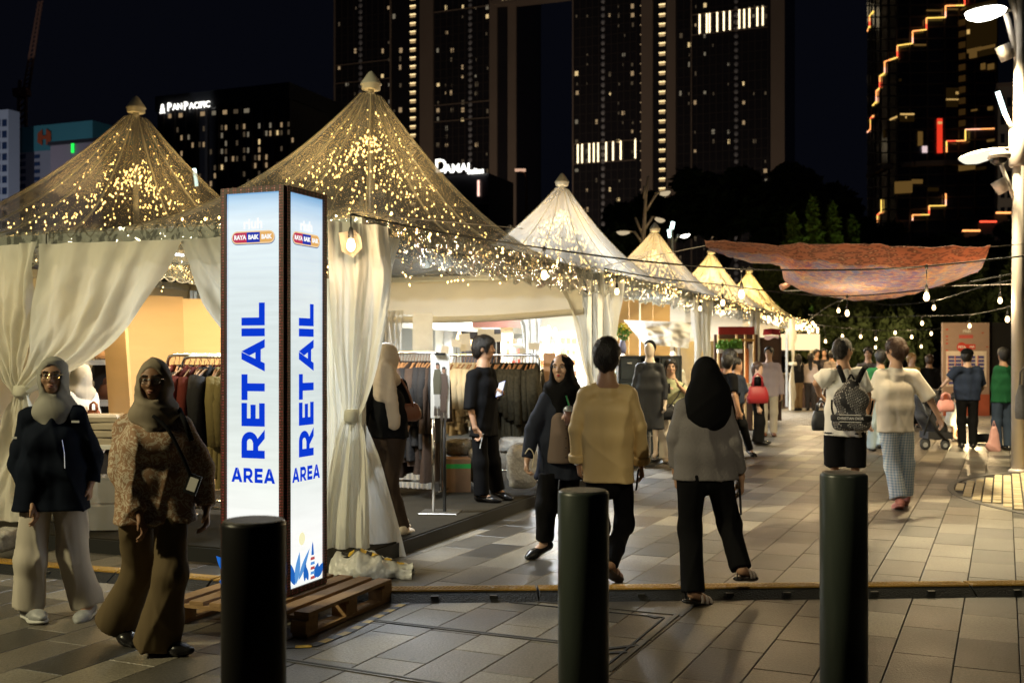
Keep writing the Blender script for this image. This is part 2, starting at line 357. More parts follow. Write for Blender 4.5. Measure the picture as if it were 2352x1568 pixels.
# cable protector ramp
M_rub=mat('ramp_rubber',(.008,.008,.007),.6,var=.3,vs=10,bump=.5,bs=90); M_lid=mat('ramp_lid',(.42,.23,.025),.34,var=.25,vs=12,bump=.8,bs=110,rvar=.12)
def ramp(pts,label,grp,seg=.9):
    for a,b in zip(pts,pts[1:]):
        L_=(b-a).length; d=(b-a).normalized(); n=max(1,round(L_/seg)); st=L_/n; pr=Vector((-d.y,d.x,0))
        for i in range(n):
            p=a+d*(i*st+.006); q=a+d*((i+1)*st-.006)
            t=thing('cable_ramp',label[len(RAMPS)] if len(RAMPS)<len(label) else label[-1],'cable ramp',(p+q)/2,grp); RAMPS.append(t)
            mb=MB(); pf=[(-.16,.001),(-.07,.055),(.07,.055),(.16,.001)]
            rows=[[e+pr*s+Vector((0,0,z)) for s,z in pf] for e in(p,q)]
            vs=rows[0]+rows[1]; mb.add(vs,[(0,1,5,4),(1,2,6,5),(2,3,7,6),(3,0,4,7),(3,2,1,0),(4,5,6,7)])
            mb.build('ramp_body',M_rub,t)
            lid=MB().bbox((p+q)/2+Vector((0,0,.059)),(st-.02,.13,.012),math.atan2(d.y,d.x),.003)
            k=int(st/.03)
            for g in range(k): lid.box(p+d*(.03+g*(st-.06)/k)+Vector((0,0,.0665)),(.012,.1,.003),math.atan2(d.y,d.x)+.6)
            lid.build('lid',M_lid,t)
            for s_ in(-1,):
                for g in(.3,.7): MB().box(p.lerp(q,g)+pr*s_*.115+Vector((0,0,.03)),(.05,.03,.016),math.atan2(d.y,d.x)).build('cable_slot',M_blk,t)
RAMPS=[]
labs=['cable ramp with orange lid at the frame edge behind the woman in cream trousers','cable ramp segment between the two walking women in hijabs','cable ramp segment meeting the corner of the wooden pallet',
 'cable ramp segment running behind the glowing retail pillar','cable ramp segment starting beside the pallet blocks','cable ramp segment with wet shine left of the middle bollard','cable ramp segment hidden partly by the middle bollard',
 'cable ramp segment the woman in grey sweater steps over','cable ramp segment just before the third bollard','cable ramp segment behind the third bollard','cable ramp segment crossing below the gingham trousers','cable ramp segment farthest along at the frame edge','cable ramp segment running out of the frame']
p0=Vector((-4.3,8.32,0)); p1=Vector((-2.04,7.52,0)); p2=Vector((-.8,7.17,0)); p3=Vector((5.0,7.44,0))
ramp([p0,p1,p2,p3],labs,'cable ramps laid across the walkway')

# ------------------------------------------------------------------ PLATFORM under the tents
M_carp=mat('dark_carpet',(.028,.024,.017),.95,var=.25,vs=6,bump=.5,bs=220,spec=.1); M_edge=mat('platform_edge',(.012,.012,.011),.7)
pl=MB().box(T(5.8,3.2,.06),(12.6,6.76,.12),TANG).build('platform_floor',M_carp); pl['kind']='structure'
ed=MB().beam(T(-.52,-.19,.055),T(12.12,-.19,.055),.012,.11); ed.beam(T(-.512,-.2,.055),T(-.512,6.6,.055),.012,.11); ed.build('edge_fascia',M_edge,pl)
# ------------------------------------------------------------------ TENTS
F_clear=film('clear_pvc',.88,(.86,.85,.80),gloss=.07,rough=.16,trans=.6,bump=.10,graze=.34)
F_milk=film('frosted_pvc',.44,(.88,.88,.84),gloss=.03,rough=.22,trans=.65,graze=.12)
F_val=film('valance_pvc',.72,(.74,.78,.70),gloss=.14,rough=.07,trans=.5,bump=.9,bs=9,haze_noise=False)
M_alu=mat('aluminium',(.50,.50,.47),.38,metal=.85,var=.15,vs=12,bump=.1,bs=40)
M_beam=mat('eave_aluminium',(.40,.41,.38),.42,metal=.6,var=.2,vs=10)
M_cap=mat('cap_plastic',(.62,.60,.50),.55,var=.12,vs=12)
M_seam=film('welded_seam',.55,(.85,.80,.64),gloss=.05,trans=.5,haze_noise=False)
M_cord=mat('hem_cord',(.55,.56,.5),.6)
M_wire=mat('light_wire',(.10,.085,.05),.5); M_blackw=mat('black_cable',(.012,.012,.012),.55)
M_fairy=emat('fairy_bulb',(1.0,.62,.19),16,False); M_glow=emat('festoon_glow',(1.0,.70,.33),9,False)
M_led=emat('led_tube',(.92,.97,1.0),9,False)
BH=3.03; BW=1.49; STEP=6.07
def cen(a,b): return T(a+STEP/2,b+1.6)
def tent(a,b,label,roof,peak,seams=12,back=False,strands=16,ref=None,ksz=1.0):
    c=cen(a,b); ez=2.68
    t=thing('party_tent',label,'tent',c,'peaked party tents in a row')
    def per(th):   # point of the eave rectangle at angle th (unit square mapping)
        x,y=math.cos(th),math.sin(th); k=1/max(abs(x),abs(y)); return TU*(x*k*(BH-.0))+TV*(y*k*(BW+.11))
    def prof(s): return ez+(peak-ez)*((1-s)**2.05*.92+.08*(1-s))
    nth=64; rows=[]
    for i in range(17):
        s=.035+(1-.035)*(i/16)**1.0; row=[]
        for k in range(nth+1):
            th=2*math.pi*k/nth+math.pi/4
            sag=-.022*math.sin(math.pi*s)*(.5-.5*math.cos(seams*(th-math.pi/4)))
            q=per(th)
            row.append(c+q*s+Vector((0,0,prof(s)+sag)))
        rows.append(row)
    MB().grid(rows).build('roof',roof,t,True)
    for k in range(seams):
        th=2*math.pi*k/seams+math.pi/4; q=per(th)
        MB().tube([c+q*s+Vector((0,0,prof(s)+.006)) for s in[.04+.96*i/14 for i in range(15)]],.008,5).build('seam',M_seam,t,True)
    MB().tube([c+Vector((0,0,ez+.05)),c+Vector((0,0,peak-.03))],.035,10).build('king_pole',M_alu,t,True)
    MB().lathe([(.098,peak-.085),(.104,peak-.08),(.104,peak-.035),(.118,peak-.03),(.116,peak-.02),(.03,peak+.105),(.012,peak+.118),(.002,peak+.12)],c,20).build('cap',M_cap,t,True)
    cs=[c+TU*sx*(BH-.04)+TV*sy*(BW+.07) for sx,sy in((-1,-1),(1,-1),(1,1),(-1,1))]
    for i in range(4):
        p,q=cs[i],cs[(i+1)%4]; d=(q-p).normalized()*.04
        MB().beam(p+d+Vector((0,0,ez-.06)),q-d+Vector((0,0,ez-.06)),.05,.10).build('eave_beam',M_beam,t)
        MB().box(p+Vector((0,0,(ez+.12)/2)),(.065,.065,ez-.13),TANG).build('leg',M_alu,t)
        MB().tube([p+Vector((0,0,ez-.01)),c+Vector((0,0,ez+.06))],.006,5).build('tension_cable',M_blackw,t)
        if back and i in(1,2): continue
        # scalloped clear valance
        Lr=(q-p).length; n=int(Lr/.05); up=[];dn=[]; out=(p+q)/2-c; out=out.normalized()*.045
        for k in range(n+1):
            e=p.lerp(q,k/n)+out; wv=.02*math.sin(k*.55)+.012*math.sin(k*1.31+2)
            up.append(e+Vector((0,0,ez+.02))); dn.append(e+out.normalized()*wv+Vector((0,0,ez-.30-.028*math.cos(2*math.pi*k*.05/.36))))
        mid=[u_.lerp(d_,.5)+out.normalized()*.012*math.sin(k*.9) for k,(u_,d_) in enumerate(zip(up,dn))]
        va=MB().grid([up,mid,dn]).build('valance',F_val,t,True)
        MB().tube([d_ for d_ in dn],.006,4).build('hem_cord',M_cord,va,True)
    return t,c,prof,per
def fairy(c,prof,per,label,n,z0,bulb,ref=1.0,pitch=.11):
    t=thing('fairy_lights',label,'string lights',c+Vector((0,0,z0)),'fairy lights hung under the tent roofs')
    for k in range(n):
        th=2*math.pi*(k+random.uniform(-.45,.45))/n; q=per(th)*random.uniform(.86,.97); 
        wmb=MB(); bmb=MB(); pts=[]
        for i in range(25):
            s=i/24; p=c+q*s; z=(z0-.0)*(1-s)+(2.72)*s-.22*math.sin(math.pi*s)*random.uniform(.9,1.1)
            z=min(z,prof(max(.05,s*q.length/per(th).length))-.06); pts.append(p+Vector((0,0,z)))
        Ls=sum((b-a).length for a,b in zip(pts,pts[1:])); nb=int(Ls/pitch)
        for i in range(nb):
            f=24*((i+random.random())/nb)**1.35; j=min(23,int(f)); p=pts[j].lerp(pts[j+1],f-j)
            dr=random.uniform(.015,.15) if random.random()<.75 else .01
            e=p+Vector((random.uniform(-.03,.03),random.uniform(-.03,.03),-dr))
            (wmb.tube([p,e+Vector((0,0,.012))],.0011,3,False) if dr>.09 else None); bmb.octa(e,bulb*random.uniform(.75,1.15),1.6)
        wmb.tube(pts,.0017,4,False); 
        st=wmb.build('strand',M_wire,t); b=bmb.build('bulbs',M_fairy,st); b['kind']='stuff'
    return t
tents=[]
def reflection_specks(parent,c,prof,per,bulb,n=150):  # added bulbs near the peak, standing in for reflections on the roof film
    mb=MB(); wm=MB()
    for k in range(9):
        th=2*math.pi*(k+random.random()*.5)/9; q=per(th)
        pts=[c+q*s+Vector((0,0,prof(s)-.05)) for s in [.05+.30*i/10 for i in range(11)]]; wm.tube(pts,.0015,4,False)
        for i in range(n//9):
            f=random.random()**.8*10; j=min(9,int(f)); e=pts[j].lerp(pts[j+1],f-j)+Vector((random.uniform(-.02,.02),random.uniform(-.02,.02),-random.random()*.05)); mb.octa(e,bulb*random.uniform(.5,.9),1.4)
    st=wm.build('strand',M_wire,parent); b=mb.build('bulbs',M_fairy,st); b['kind']='stuff'

B=tent(0,0,'nearest big clear plastic peaked tent behind the retail pillar, full of fairy lights',F_clear,4.58)
A=tent(0,3.2,'clear plastic peaked tent at the picture edge above the two women in hijabs',F_clear,4.59)
fb=fairy(B[1],B[2],B[3],'golden fairy light strands fanning from the pole of the biggest tent',22,4.06,.0092)
fa=fairy(A[1],A[2],A[3],'golden fairy light strands fanning out inside the tent by the hotel building',22,3.90,.0092)
reflection_specks(fb,B[1],B[2],B[3],.009); reflection_specks(fa,A[1],A[2],A[3],.009)
fl=['frosted tent third along, bluish white with the lamp mast behind it','fourth tent of the row with a warm glowing frosted peak','fifth tent of the row, a small golden glowing peak','last and smallest lit tent at the end of the row']
fairl=['fairy lights clustered in the bluish white third tent','fairy lights inside the fourth warm glowing tent','fairy lights inside the fifth small golden tent','dense golden fairy lights in the last tent of the row']
for i,pk in enumerate((4.40,4.30,4.36,4.28)):
    a=STEP*(i+1); q=tent(a,-.12,fl[i],F_milk,pk,seams=12); tents.append(q)
    fairy(q[1],q[2],q[3],fairl[i],22,pk-.45,.014 if i<2 else .022,pitch=.13 if i<2 else .1)
for i in range(2):
    tent(STEP*(i+1),3.2,['frosted tent in the back row behind the bluish white tent','frosted tent deep in the back row seen through the stalls'][i],F_milk,4.4,seams=8)
for i in range(0,6):
    t=thing('fairy_garland',('golden fairy light garland twisted along the eave of the nearest tent','golden fairy light garland along the eave of the third tent','fairy light garland along the eave of the fourth tent','fairy light garland along the eave of the fifth tent','fairy light garland along the eave of the last tent','fairy light garland along the front eave above the swept curtain')[i],'string lights',T(STEP*i+3,-.1,2.6) if i<5 else T(-.1,1.6,2.6),'fairy garlands along the tent eaves'); pts=[]; mb=MB()
    for k in range(81):
        s=k/80; a_=random.uniform(0,6.28); off=Vector((0,0,.05*math.sin(k*1.1)+2.66)); pts.append((T(STEP*i+.1+5.85*s,-.14+.02*math.cos(k*1.1)) if i<5 else T(-.13,.1+2.95*s))+off)
    MB().tube(pts,.004,4).build('wire',M_wire,t)
    for k in range(56 if i<5 else 14):
        if noise.noise(Vector((k*.09,i*3.7,0)))<.02: continue
        mb.octa(pts[int(k*80/56) if i<5 else k*5]+Vector((random.uniform(-.04,.04),random.uniform(-.03,.03),random.uniform(-.09,.05))),random.uniform(.006,.011),1.5)
    b=mb.build('bulbs',M_fairy,t); b['kind']='stuff'
# ------------------------------------------------------------------ tent lamps (they give the light in the tents)
def floodlight(p,d,E,label,ln=1.0,col=COOL):
    t=thing('tube_light',label,'lamp',p,'white tube lights under the tent eaves')
    MB().beam(p-TU*ln/2,p+TU*ln/2,.05,.03).build('housing',M_alu,t)
    MB().beam(p-TU*ln/2-Vector((0,0,.026)),p+TU*ln/2-Vector((0,0,.026)),.03,.02).build('tube',M_led,t)
    l=lamp('tube_glow','AREA',p-Vector((0,0,.05)),E,col,rot=d,shape='RECTANGLE',size=ln,size_y=.06); l.parent=t; l.location=(0,0,-.05); return t
floodlight(T(1.35,.8,2.58),(0,0,-1),150,'white tube light under the roof of the nearest tent')
floodlight(T(STEP+3.0,1.6,2.66),(0,0,-1),400,'white tube light brightening the third tent')
floodlight(T(STEP+3.0,4.8,2.66),(0,0,-1),210,'white tube light in the tent behind the third')
floodlight(T(2*STEP+3.0,1.6,2.66),(0,0,-1),330,'white tube light in the fourth tent')
floodlight(T(3*STEP+3.0,1.6,2.66),(0,0,-1),300,'white tube light in the fifth tent')
floodlight(T(.75,2.7,2.6),(.35,.55,-.6),80,'warm white tube light above the plywood wall',col=(1,.76,.44))
for q,E,z in((B,66,3.35),(A,62,3.3),(tents[0],55,3.5),(tents[1],120,3.5),(tents[2],240,3.5),(tents[3],300,3.5)):
    lamp('fairy_glow','POINT',q[1]+Vector((.0,0,z)),E,WARM if E>70 else (1,.63,.22),.45)
for a,b,z,E in((STEP+3.,1.6,2.5,260),(STEP+3.,4.8,2.3,55),(2*STEP+3.,1.6,2.35,120),(3*STEP+3.,1.6,2.35,90)): lamp('tube_glow','POINT',T(a,b,z),E,COOL,.3)
# ------------------------------------------------------------------ CURTAINS
M_cur=cloth('curtain_cloth',(.82,.80,.70),.33,.6,bump=.75,bs=6,vs=2.0); M_curshade=cloth('curtain_cloth_shaded',(.60,.60,.55),.28,.7,bump=.35,bs=9)  # second one is the same cloth with shade put into its colour
M_curw=cloth('curtain_cloth_white',(.80,.80,.76),.4,.7,bump=.35,bs=9); M_tie=mat('tie_cloth',(.62,.6,.48),.7,var=.2)
def curtain(label,rows,nrm,folds=7,m=None,res=(70,84),ph=0.0,name='curtain',grp='tied back tent curtains',knot=None,amp2=.45):
    """rows: (t, left point, right point, fold depth) from top to bottom"""
    t=thing(name,label,'curtain',rows[0][1].lerp(rows[0][2],.5),grp); nrm=Vector(nrm).normalized()
    ts=[r[0] for r in rows]; n_t,n_s=res; out=[]
    A_=np.array([list(r[1])+list(r[2])+[r[3]] for r in rows])
    tt=np.linspace(ts[0],ts[-1],n_t)
    # smooth (pchip-like) interpolation of the row data
    def interp(x):
        i=min(max(int(np.searchsorted(ts,x)-1),0),len(ts)-2); u=(x-ts[i])/(ts[i+1]-ts[i]); 
        m0=(A_[i+1]-A_[max(i-1,0)])/(ts[i+1]-ts[max(i-1,0)]); m1=(A_[min(i+2,len(ts)-1)]-A_[i])/(ts[min(i+2,len(ts)-1)]-ts[i]); h=ts[i+1]-ts[i]
        return (2*u**3-3*u**2+1)*A_[i]+(u**3-2*u**2+u)*h*m0+(-2*u**3+3*u**2)*A_[i+1]+(u**3-u**2)*h*m1
    for x in tt:
        r=interp(x); Lp=Vector(r[:3]); Rp=Vector(r[3:6]); am=max(r[6],.004); row=[]
        for k in range(n_s):
            s=k/(n_s-1); sw=s+.035*math.sin(2*math.pi*(1.3*s+.6*x)+ph)
            f=math.sin(2*math.pi*folds*sw+ph+1.2*math.sin(2.3*x*3+ph))
            f=math.copysign(abs(f)**.75,f)
            f2=noise.noise(Vector((s*6+ph,x*3.2,ph)))*1.6+.6*noise.noise(Vector((s*14,x*7+ph,3.3)))
            row.append(Lp.lerp(Rp,s)+nrm*(am*(f*(.65+.7*noise.noise(Vector((s*2.5,x*1.7,ph+9))))+amp2*3*f2*.6)+.006*noise.noise(Vector((s*22+x*9,x*16-s*7,ph)))))
        out.append(row)
    o=MB().grid(out).build('drape',m or M_cur,t,True)
    if knot is not None:
        kp,kr=knot; kb=MB()
        kb.lathe([(kr*.9,-.05),(kr*1.08,-.03),(kr*1.12,.0),(kr*1.05,.03),(kr*.92,.05)],kp,16)
        kb.build('tie_band',M_tie,t,True)
    return t
NF=-TV.cross(Vector((0,0,1)))   # row-facing normal helpers
nF=-TU; nR=-TV                   # outward of the front face and of the walkway face
def Yf(x,da=-.10):   # depth of the front face plane (a=da) at pixel column x
    mm=(x-CX)/F; o=T0+TU*da; s=(mm*o.y-o.x)/(TV.x-mm*TV.y); return o.y+TV.y*s
def PF(x,y,da=-.10): return P(x,y,Yf(x,da))
# big swept curtain of the front opening
curtain('big cream curtain swept aside over the front opening behind the women',[(0,PF(92,560),PF(412,550),.035),(.25,PF(84,665),PF(352,672),.05),(.5,PF(70,770),PF(262,785),.055),(.72,PF(56,840),PF(140,868),.05),(.86,PF(38,892),PF(72,902),.025),(1,PF(30,905),PF(66,912),.02)],nF,4.2,M_cur,ph=.6,knot=(PF(50,898),.068))
curtain('tail of the cream curtain hanging below its knot behind the woman in navy',[(0,PF(34,900),PF(66,905),.02),(.3,PF(10,980),PF(84,985),.04),(.7,PF(-20,1120),PF(92,1125),.045),(1,PF(-40,1232),PF(98,1238),.05)],nF,4,M_cur,ph=2.2)
curtain('cream curtain gathered to the knot at the picture edge',[(0,PF(-120,575),PF(88,556),.05),(.4,PF(-80,720),PF(72,730),.06),(.8,PF(0,860),PF(50,865),.04),(1,PF(24,900),PF(52,902),.02)],nF,6,M_cur,ph=4.0)
curtain('grey shaded curtain slanting down behind the retail pillar',[(0,PF(412,550,-.06),PF(660,535,-.06),.03),(.4,PF(470,690,-.06),PF(690,690,-.06),.05),(.8,PF(600,870,-.06),PF(730,880,-.06),.05),(1,PF(700,960,-.06),PF(745,965,-.06),.02)],nF,5,M_curshade,ph=1.1)
# post at the near corner
Yc=8.34
def PC(x,y,d=0): return P(x,y,Yc+d)
dC=(-TU*.6-TV*.4)
curtain('long cream curtain tied in the middle at the corner post beside the retail pillar',[(0,PC(752,505,.1),PC(892,520,.12),.035),(.22,PC(756,640),PC(900,650,.1),.05),(.42,PC(765,800),PC(868,830),.05),(.55,PC(785,925),PC(836,935),.03),(.585,PC(790,955),PC(824,958),.022),(.64,PC(776,990),PC(836,995),.035),(.8,PC(752,1120),PC(846,1130),.045),(1,PC(745,1290),PC(852,1292),.05)],(.25,-1,0),2.3,M_cur,ph=.9,knot=(PC(807,955),.052))
curtain('smooth white curtain flaring out to the ground beside the corner post',[(0,PC(800,950,.2),PC(832,955,.2),.02),(.35,PC(800,1050,.15),PC(874,1060,.25),.03),(.7,PC(790,1180,.1),PC(915,1200,.3),.03),(1,PC(780,1290,.05),PC(940,1310,.32),.03)],(.5,-1,0),2.0,M_curw,ph=.2,amp2=.1)
curtain('cream curtain strip hanging between pillar and corner post',[(0,PC(742,640,.18),PC(772,640,.18),.02),(.4,PC(746,880,.18),PC(790,900,.18),.03),(.55,PC(752,960,.18),PC(795,965,.18),.03),(1,PC(745,1260,.18),PC(800,1265,.18),.04)],(.2,-1,0),2,M_cur,ph=3)
curtain('shaded outer edge of the corner curtain under the clear valance',[(0,PC(868,545,.35),PC(921,548,.5),.02),(.5,PC(872,640,.35),PC(893,660,.5),.02),(1,PC(868,745,.35),PC(879,755,.5),.02)],(.5,-1,0),1.5,M_curshade,ph=1)
# plastic wrapped foot of the corner curtain
wr=thing('curtain_weight','plastic wrapped curtain weight with hazard tape at the corner post foot','curtain weight',PC(850,1300))
rows=[]
for i in range(22):
    th=math.pi*i/21; row=[]
    for k in range(60):
        s=k/59; base=G(755,1318).lerp(G(945,1332),s); r=.13*(.55+.45*math.sin(math.pi*min(1,s*1.15+.05)))+.03*noise.noise(Vector((s*7,th*2.2,5)))+.012*noise.noise(Vector((s*21,th*4,8)))
        row.append(base+Vector((0,.12-math.cos(th)*r*1.5,max(.003,math.sin(th)*r*1.2+.02*noise.noise(Vector((s*11,th*3,9)))))))
    rows.append(row)
MB().grid(rows).build('wrap',mat('wrap_plastic',(.62,.61,.54),.26,var=.15,vs=9,bump=.9,bs=16,spec=.7),wr,True)
for k in range(10):
    s0,s1=.15+k*.075,.15+(k+1)*.075; i=9; MB().grid([[rows[i+d][min(59,int((s0+(s1-s0)*e/3)*59))]+Vector((0,-.012,.01)) for e in range(4)] for d in(0,1,2)]).build('yellow_band' if k%2 else 'black_band',M_yel if k%2 else M_blk,wr)
# walkway-side curtains at the further posts
def post_curtain(a,label,wd,m,tie=None,ph=0,side=0.0,z0=2.62):
    p=lambda s,z,o=0.0:T(a+s,-.10+side+o,z)
    rows=[(0,p(-wd*.62,z0),p(wd*.62,z0),.05)]
    if tie: rows+=[(.4,p(-wd*.45,z0-.8),p(wd*.5,z0-.8),.06),(.62,p(-.1,tie),p(.1,tie),.03),(.8,p(-wd*.4,tie-.5),p(wd*.4,tie-.5),.05),(1,p(-wd*.6,.06),p(wd*.65,.06),.06)]
    else: rows+=[(.5,p(-wd*.42,1.4),p(wd*.42,1.4),.06),(1,p(-wd*.4,.1),p(wd*.4,.1),.06)]
    return curtain(label,rows,nR-TU*.3,4,m,res=(40,56),ph=ph,knot=(p(0,tie),.11) if tie else None)
Y2=14.0
def P2(x,y,d=0): return P(x,y,Y2+d)
curtain('cream curtain bunched at the post behind the man in tan shirt',[(0,P2(1288,655),P2(1432,648,.5),.05),(.3,P2(1315,745),P2(1418,750,.4),.07),(.6,P2(1340,850),P2(1408,855,.3),.05),(.7,P2(1352,900),P2(1402,900,.3),.03),(1,P2(1335,1085),P2(1408,1085,.3),.05)],(.4,-1,0),4,M_cur,ph=2.0)
post_curtain(2*STEP-.1,'pale bluish curtain at the third post above the woman filming',.75,M_curw,None,.4)
post_curtain(2*STEP+.45,'cream curtain folded behind the bluish one at the third post',.45,M_cur,None,1.4,-.05)
post_curtain(3*STEP-.25,'narrow white lit curtain at the fourth post',.6,M_curw,None,2.4)
post_curtain(3*STEP+.35,'beige curtain at the fourth post beside the man in lavender shirt',.4,M_cur,None,3.4,-.05)
post_curtain(4*STEP-.1,'big cream curtain tied at the fifth post and flaring on the cobbles',1.25,M_cur,1.35,.9,-.15)
post_curtain(5*STEP-.1,'curtain at the far end post by the food stall crowd',1.0,M_cur,1.3,1.7,-.1)
# fabric walls and rolled blinds
def sheet(name,label,pts,m,cat='fabric wall',wave=.02,n=24,grp=None):
    """pts: four corners TL TR BR BL"""
    t=thing(name,label,cat,pts[0],grp); nn=(pts[1]-pts[0]).cross(pts[3]-pts[0]).normalized(); rows=[]
    for i in range(n+1):
        v=i/n; rows.append([pts[0].lerp(pts[1],k/n).lerp(pts[3].lerp(pts[2],k/n),v)+nn*wave*(noise.noise(Vector((k/n*4,v*2.5,pts[0].x)))+.5*noise.noise(Vector((k/n*11,v*6,pts[0].y)))) for k in range(n+1)])
    MB().grid(rows).build('panel',m,t,True); return t
M_wall=cloth('wall_fabric',(.80,.76,.64),.3,.75,bump=.2,bs=12)
bl=thing('rolled_blind','cream roll-up blind hanging under the beam at the back of the nearest tent','blind',T(STEP-.1,1.6,2.3))
rows=[]
for i in range(15):
    v=i/14; row=[]
    for k in range(40):
        s=k/39; z=2.60-.42*v-.05*math.sin(math.pi*s)*v-.07*(1-s)*v; row.append(T(STEP-.12-.07*math.sin(math.pi*v)-.02*noise.noise(Vector((s*6,v*3,1))),.1+3.0*s,z))
    rows.append(row)
MB().grid(rows).build('blind_cloth',M_wall,bl,True)
MB().tube([T(STEP-.12,.1+3*k/10,2.17-.07*k/10-.05*math.sin(math.pi*k/10)) for k in range(11)],.045,8).build('roll',M_wall,bl,True)
b2=lambda lab,a,zt,zb,b0=.12,b1=3.1: sheet('rolled_blind',lab,[T(a,b1,zt),T(a,b0,zt),T(a,b0,zb),T(a,b1,zb+.0)],M_wall,'blind',.03)
b2('bright white header cloth across the third tent',STEP*2-.15,2.62,2.05)
b2('header cloth across the fourth tent above the red stall',STEP*3-.15,2.62,2.0)
b2('header cloth across the fifth tent above the brown door',STEP*4-.15,2.62,2.0)
sheet('fabric_wall','white lit fabric wall at the back of the third tent',[T(STEP*1,3.25,2.62),T(STEP*2,3.25,2.62),T(STEP*2,3.25,2.0),T(STEP*1,3.25,2.0)],M_wall)
for i,(lab) in enumerate(('cream fabric wall closing the far end of the back row','cream fabric wall closing the back of the fourth tent','cream fabric wall closing the back of the fifth tent','cream fabric wall closing the back of the last tent')):
    if i==0: sheet('fabric_wall',lab,[T(2*STEP+.1,6.3,2.62),T(2*STEP+.1,3.3,2.62),T(2*STEP+.1,3.3,.12),T(2*STEP+.1,6.3,.12)],M_wall)
    else: sheet('fabric_wall',lab,[T(STEP*(i+1)+.05,3.18,2.62),T(STEP*(i+2)-.05,3.18,2.62),T(STEP*(i+2)-.05,3.18,.05),T(STEP*(i+1)+.05,3.18,.05)],M_wall)
sheet('fabric_wall','cream fabric wall closing the back of the edge tent',[T(0.1,6.36,2.62),T(STEP*2,6.36,2.62),T(STEP*2,6.36,.12),T(.1,6.36,.12)],M_wall)
# ------------------------------------------------------------------ FAR BUILDINGS
M_fac=mat('dark_facade',(.030,.028,.034),.3,var=.3,vs=.08); M_pier=mat('tower_pier',(.32,.25,.20),.8,var=.15,vs=.1)
M_glassd=mat('night_glass',(.02,.022,.03),.12,spec=.6,var=.3,vs=.2)
WIN=[emat('lit_window_a',(1,.72,.34),.75,False),emat('lit_window_b',(1,.68,.36),.32,False),emat('lit_window_c',(1,.85,.6),.16,False),emat('lit_window_d',(.9,.66,.4),.07,False)]
M_stair=emat('stair_light',(1,.74,.36),1.7,False); M_stair2=emat('stair_room',(1,.66,.30),.42,False); M_bar=emat('light_bar',(1,.80,.48),2.6,False); M_bulb=emat('ac_ledge_glow',(.75,.8,.9),.05,False)
class Facade:
    """vertical facade plane through the ground point under pixel column x0 at depth Y0, running along -TV (to the near side)"""
    def __init__(s,x0,Y0,d=None):
        s.d=Vector(d) if d else -TV; s.o=Vector(((x0-CX)/F*Y0,Y0,0)); s.n=Vector((s.d.y,-s.d.x,0)); s.ang=math.atan2(s.d.y,s.d.x)
        if s.n.y>0: s.n=-s.n
    def s_of(s,x):
        m=(x-CX)/F; return (m*s.o.y-s.o.x)/(s.d.x-m*s.d.y)
    def pt(s,x,y,out=0.0):
        q=s.o+s.d*s.s_of(x); q=q+Vector((0,0,EYE+(HY-y)/F*q.y)); return q+s.n*out
    def slab(s,mb,x0,x1,y0,y1,out0,out1):
        a=s.s_of(x0);b=s.s_of(x1); q=s.o+s.d*((a+b)/2); zt=EYE+(HY-y0)/F*q.y; zb=max(-.02,EYE+(HY-y1)/F*q.y)
        mb.box(Vector((q.x,q.y,(zt+zb)/2))+s.n*((out0+out1)/2),(abs(b-a),abs(out1-out0),zt-zb),s.ang); return mb
def part(f,name,m,parent,x0,x1,y0,y1,o0,o1):
    return f.slab(MB(),x0,x1,y0,y1,o0,o1).build(name,m,parent)
WM={}
def window(f,parent,x,y,wpx,hpx,m,out=.06,name='window'):
    c=f.pt(x,y); k=F/c.y; wd,hg=wpx/k,hpx/k; key=(round(wd,1),round(hg,1),m.name)
    if key not in WM:
        me=MB().box((0,0,0),(max(.1,round(wd,1)),.1,max(.1,round(hg,1)))).mesh(name); me.materials.append(m); WM[key]=me
    o=bpy.data.objects.new(name,WM[key]); C.objects.link(o); o.parent=parent; o.location=c+f.n*out-wloc(parent); o.rotation_euler=(0,0,f.ang); return o
def d2(x): return 588+.3516*x
def d3(x): return 1194.4+.3516*x
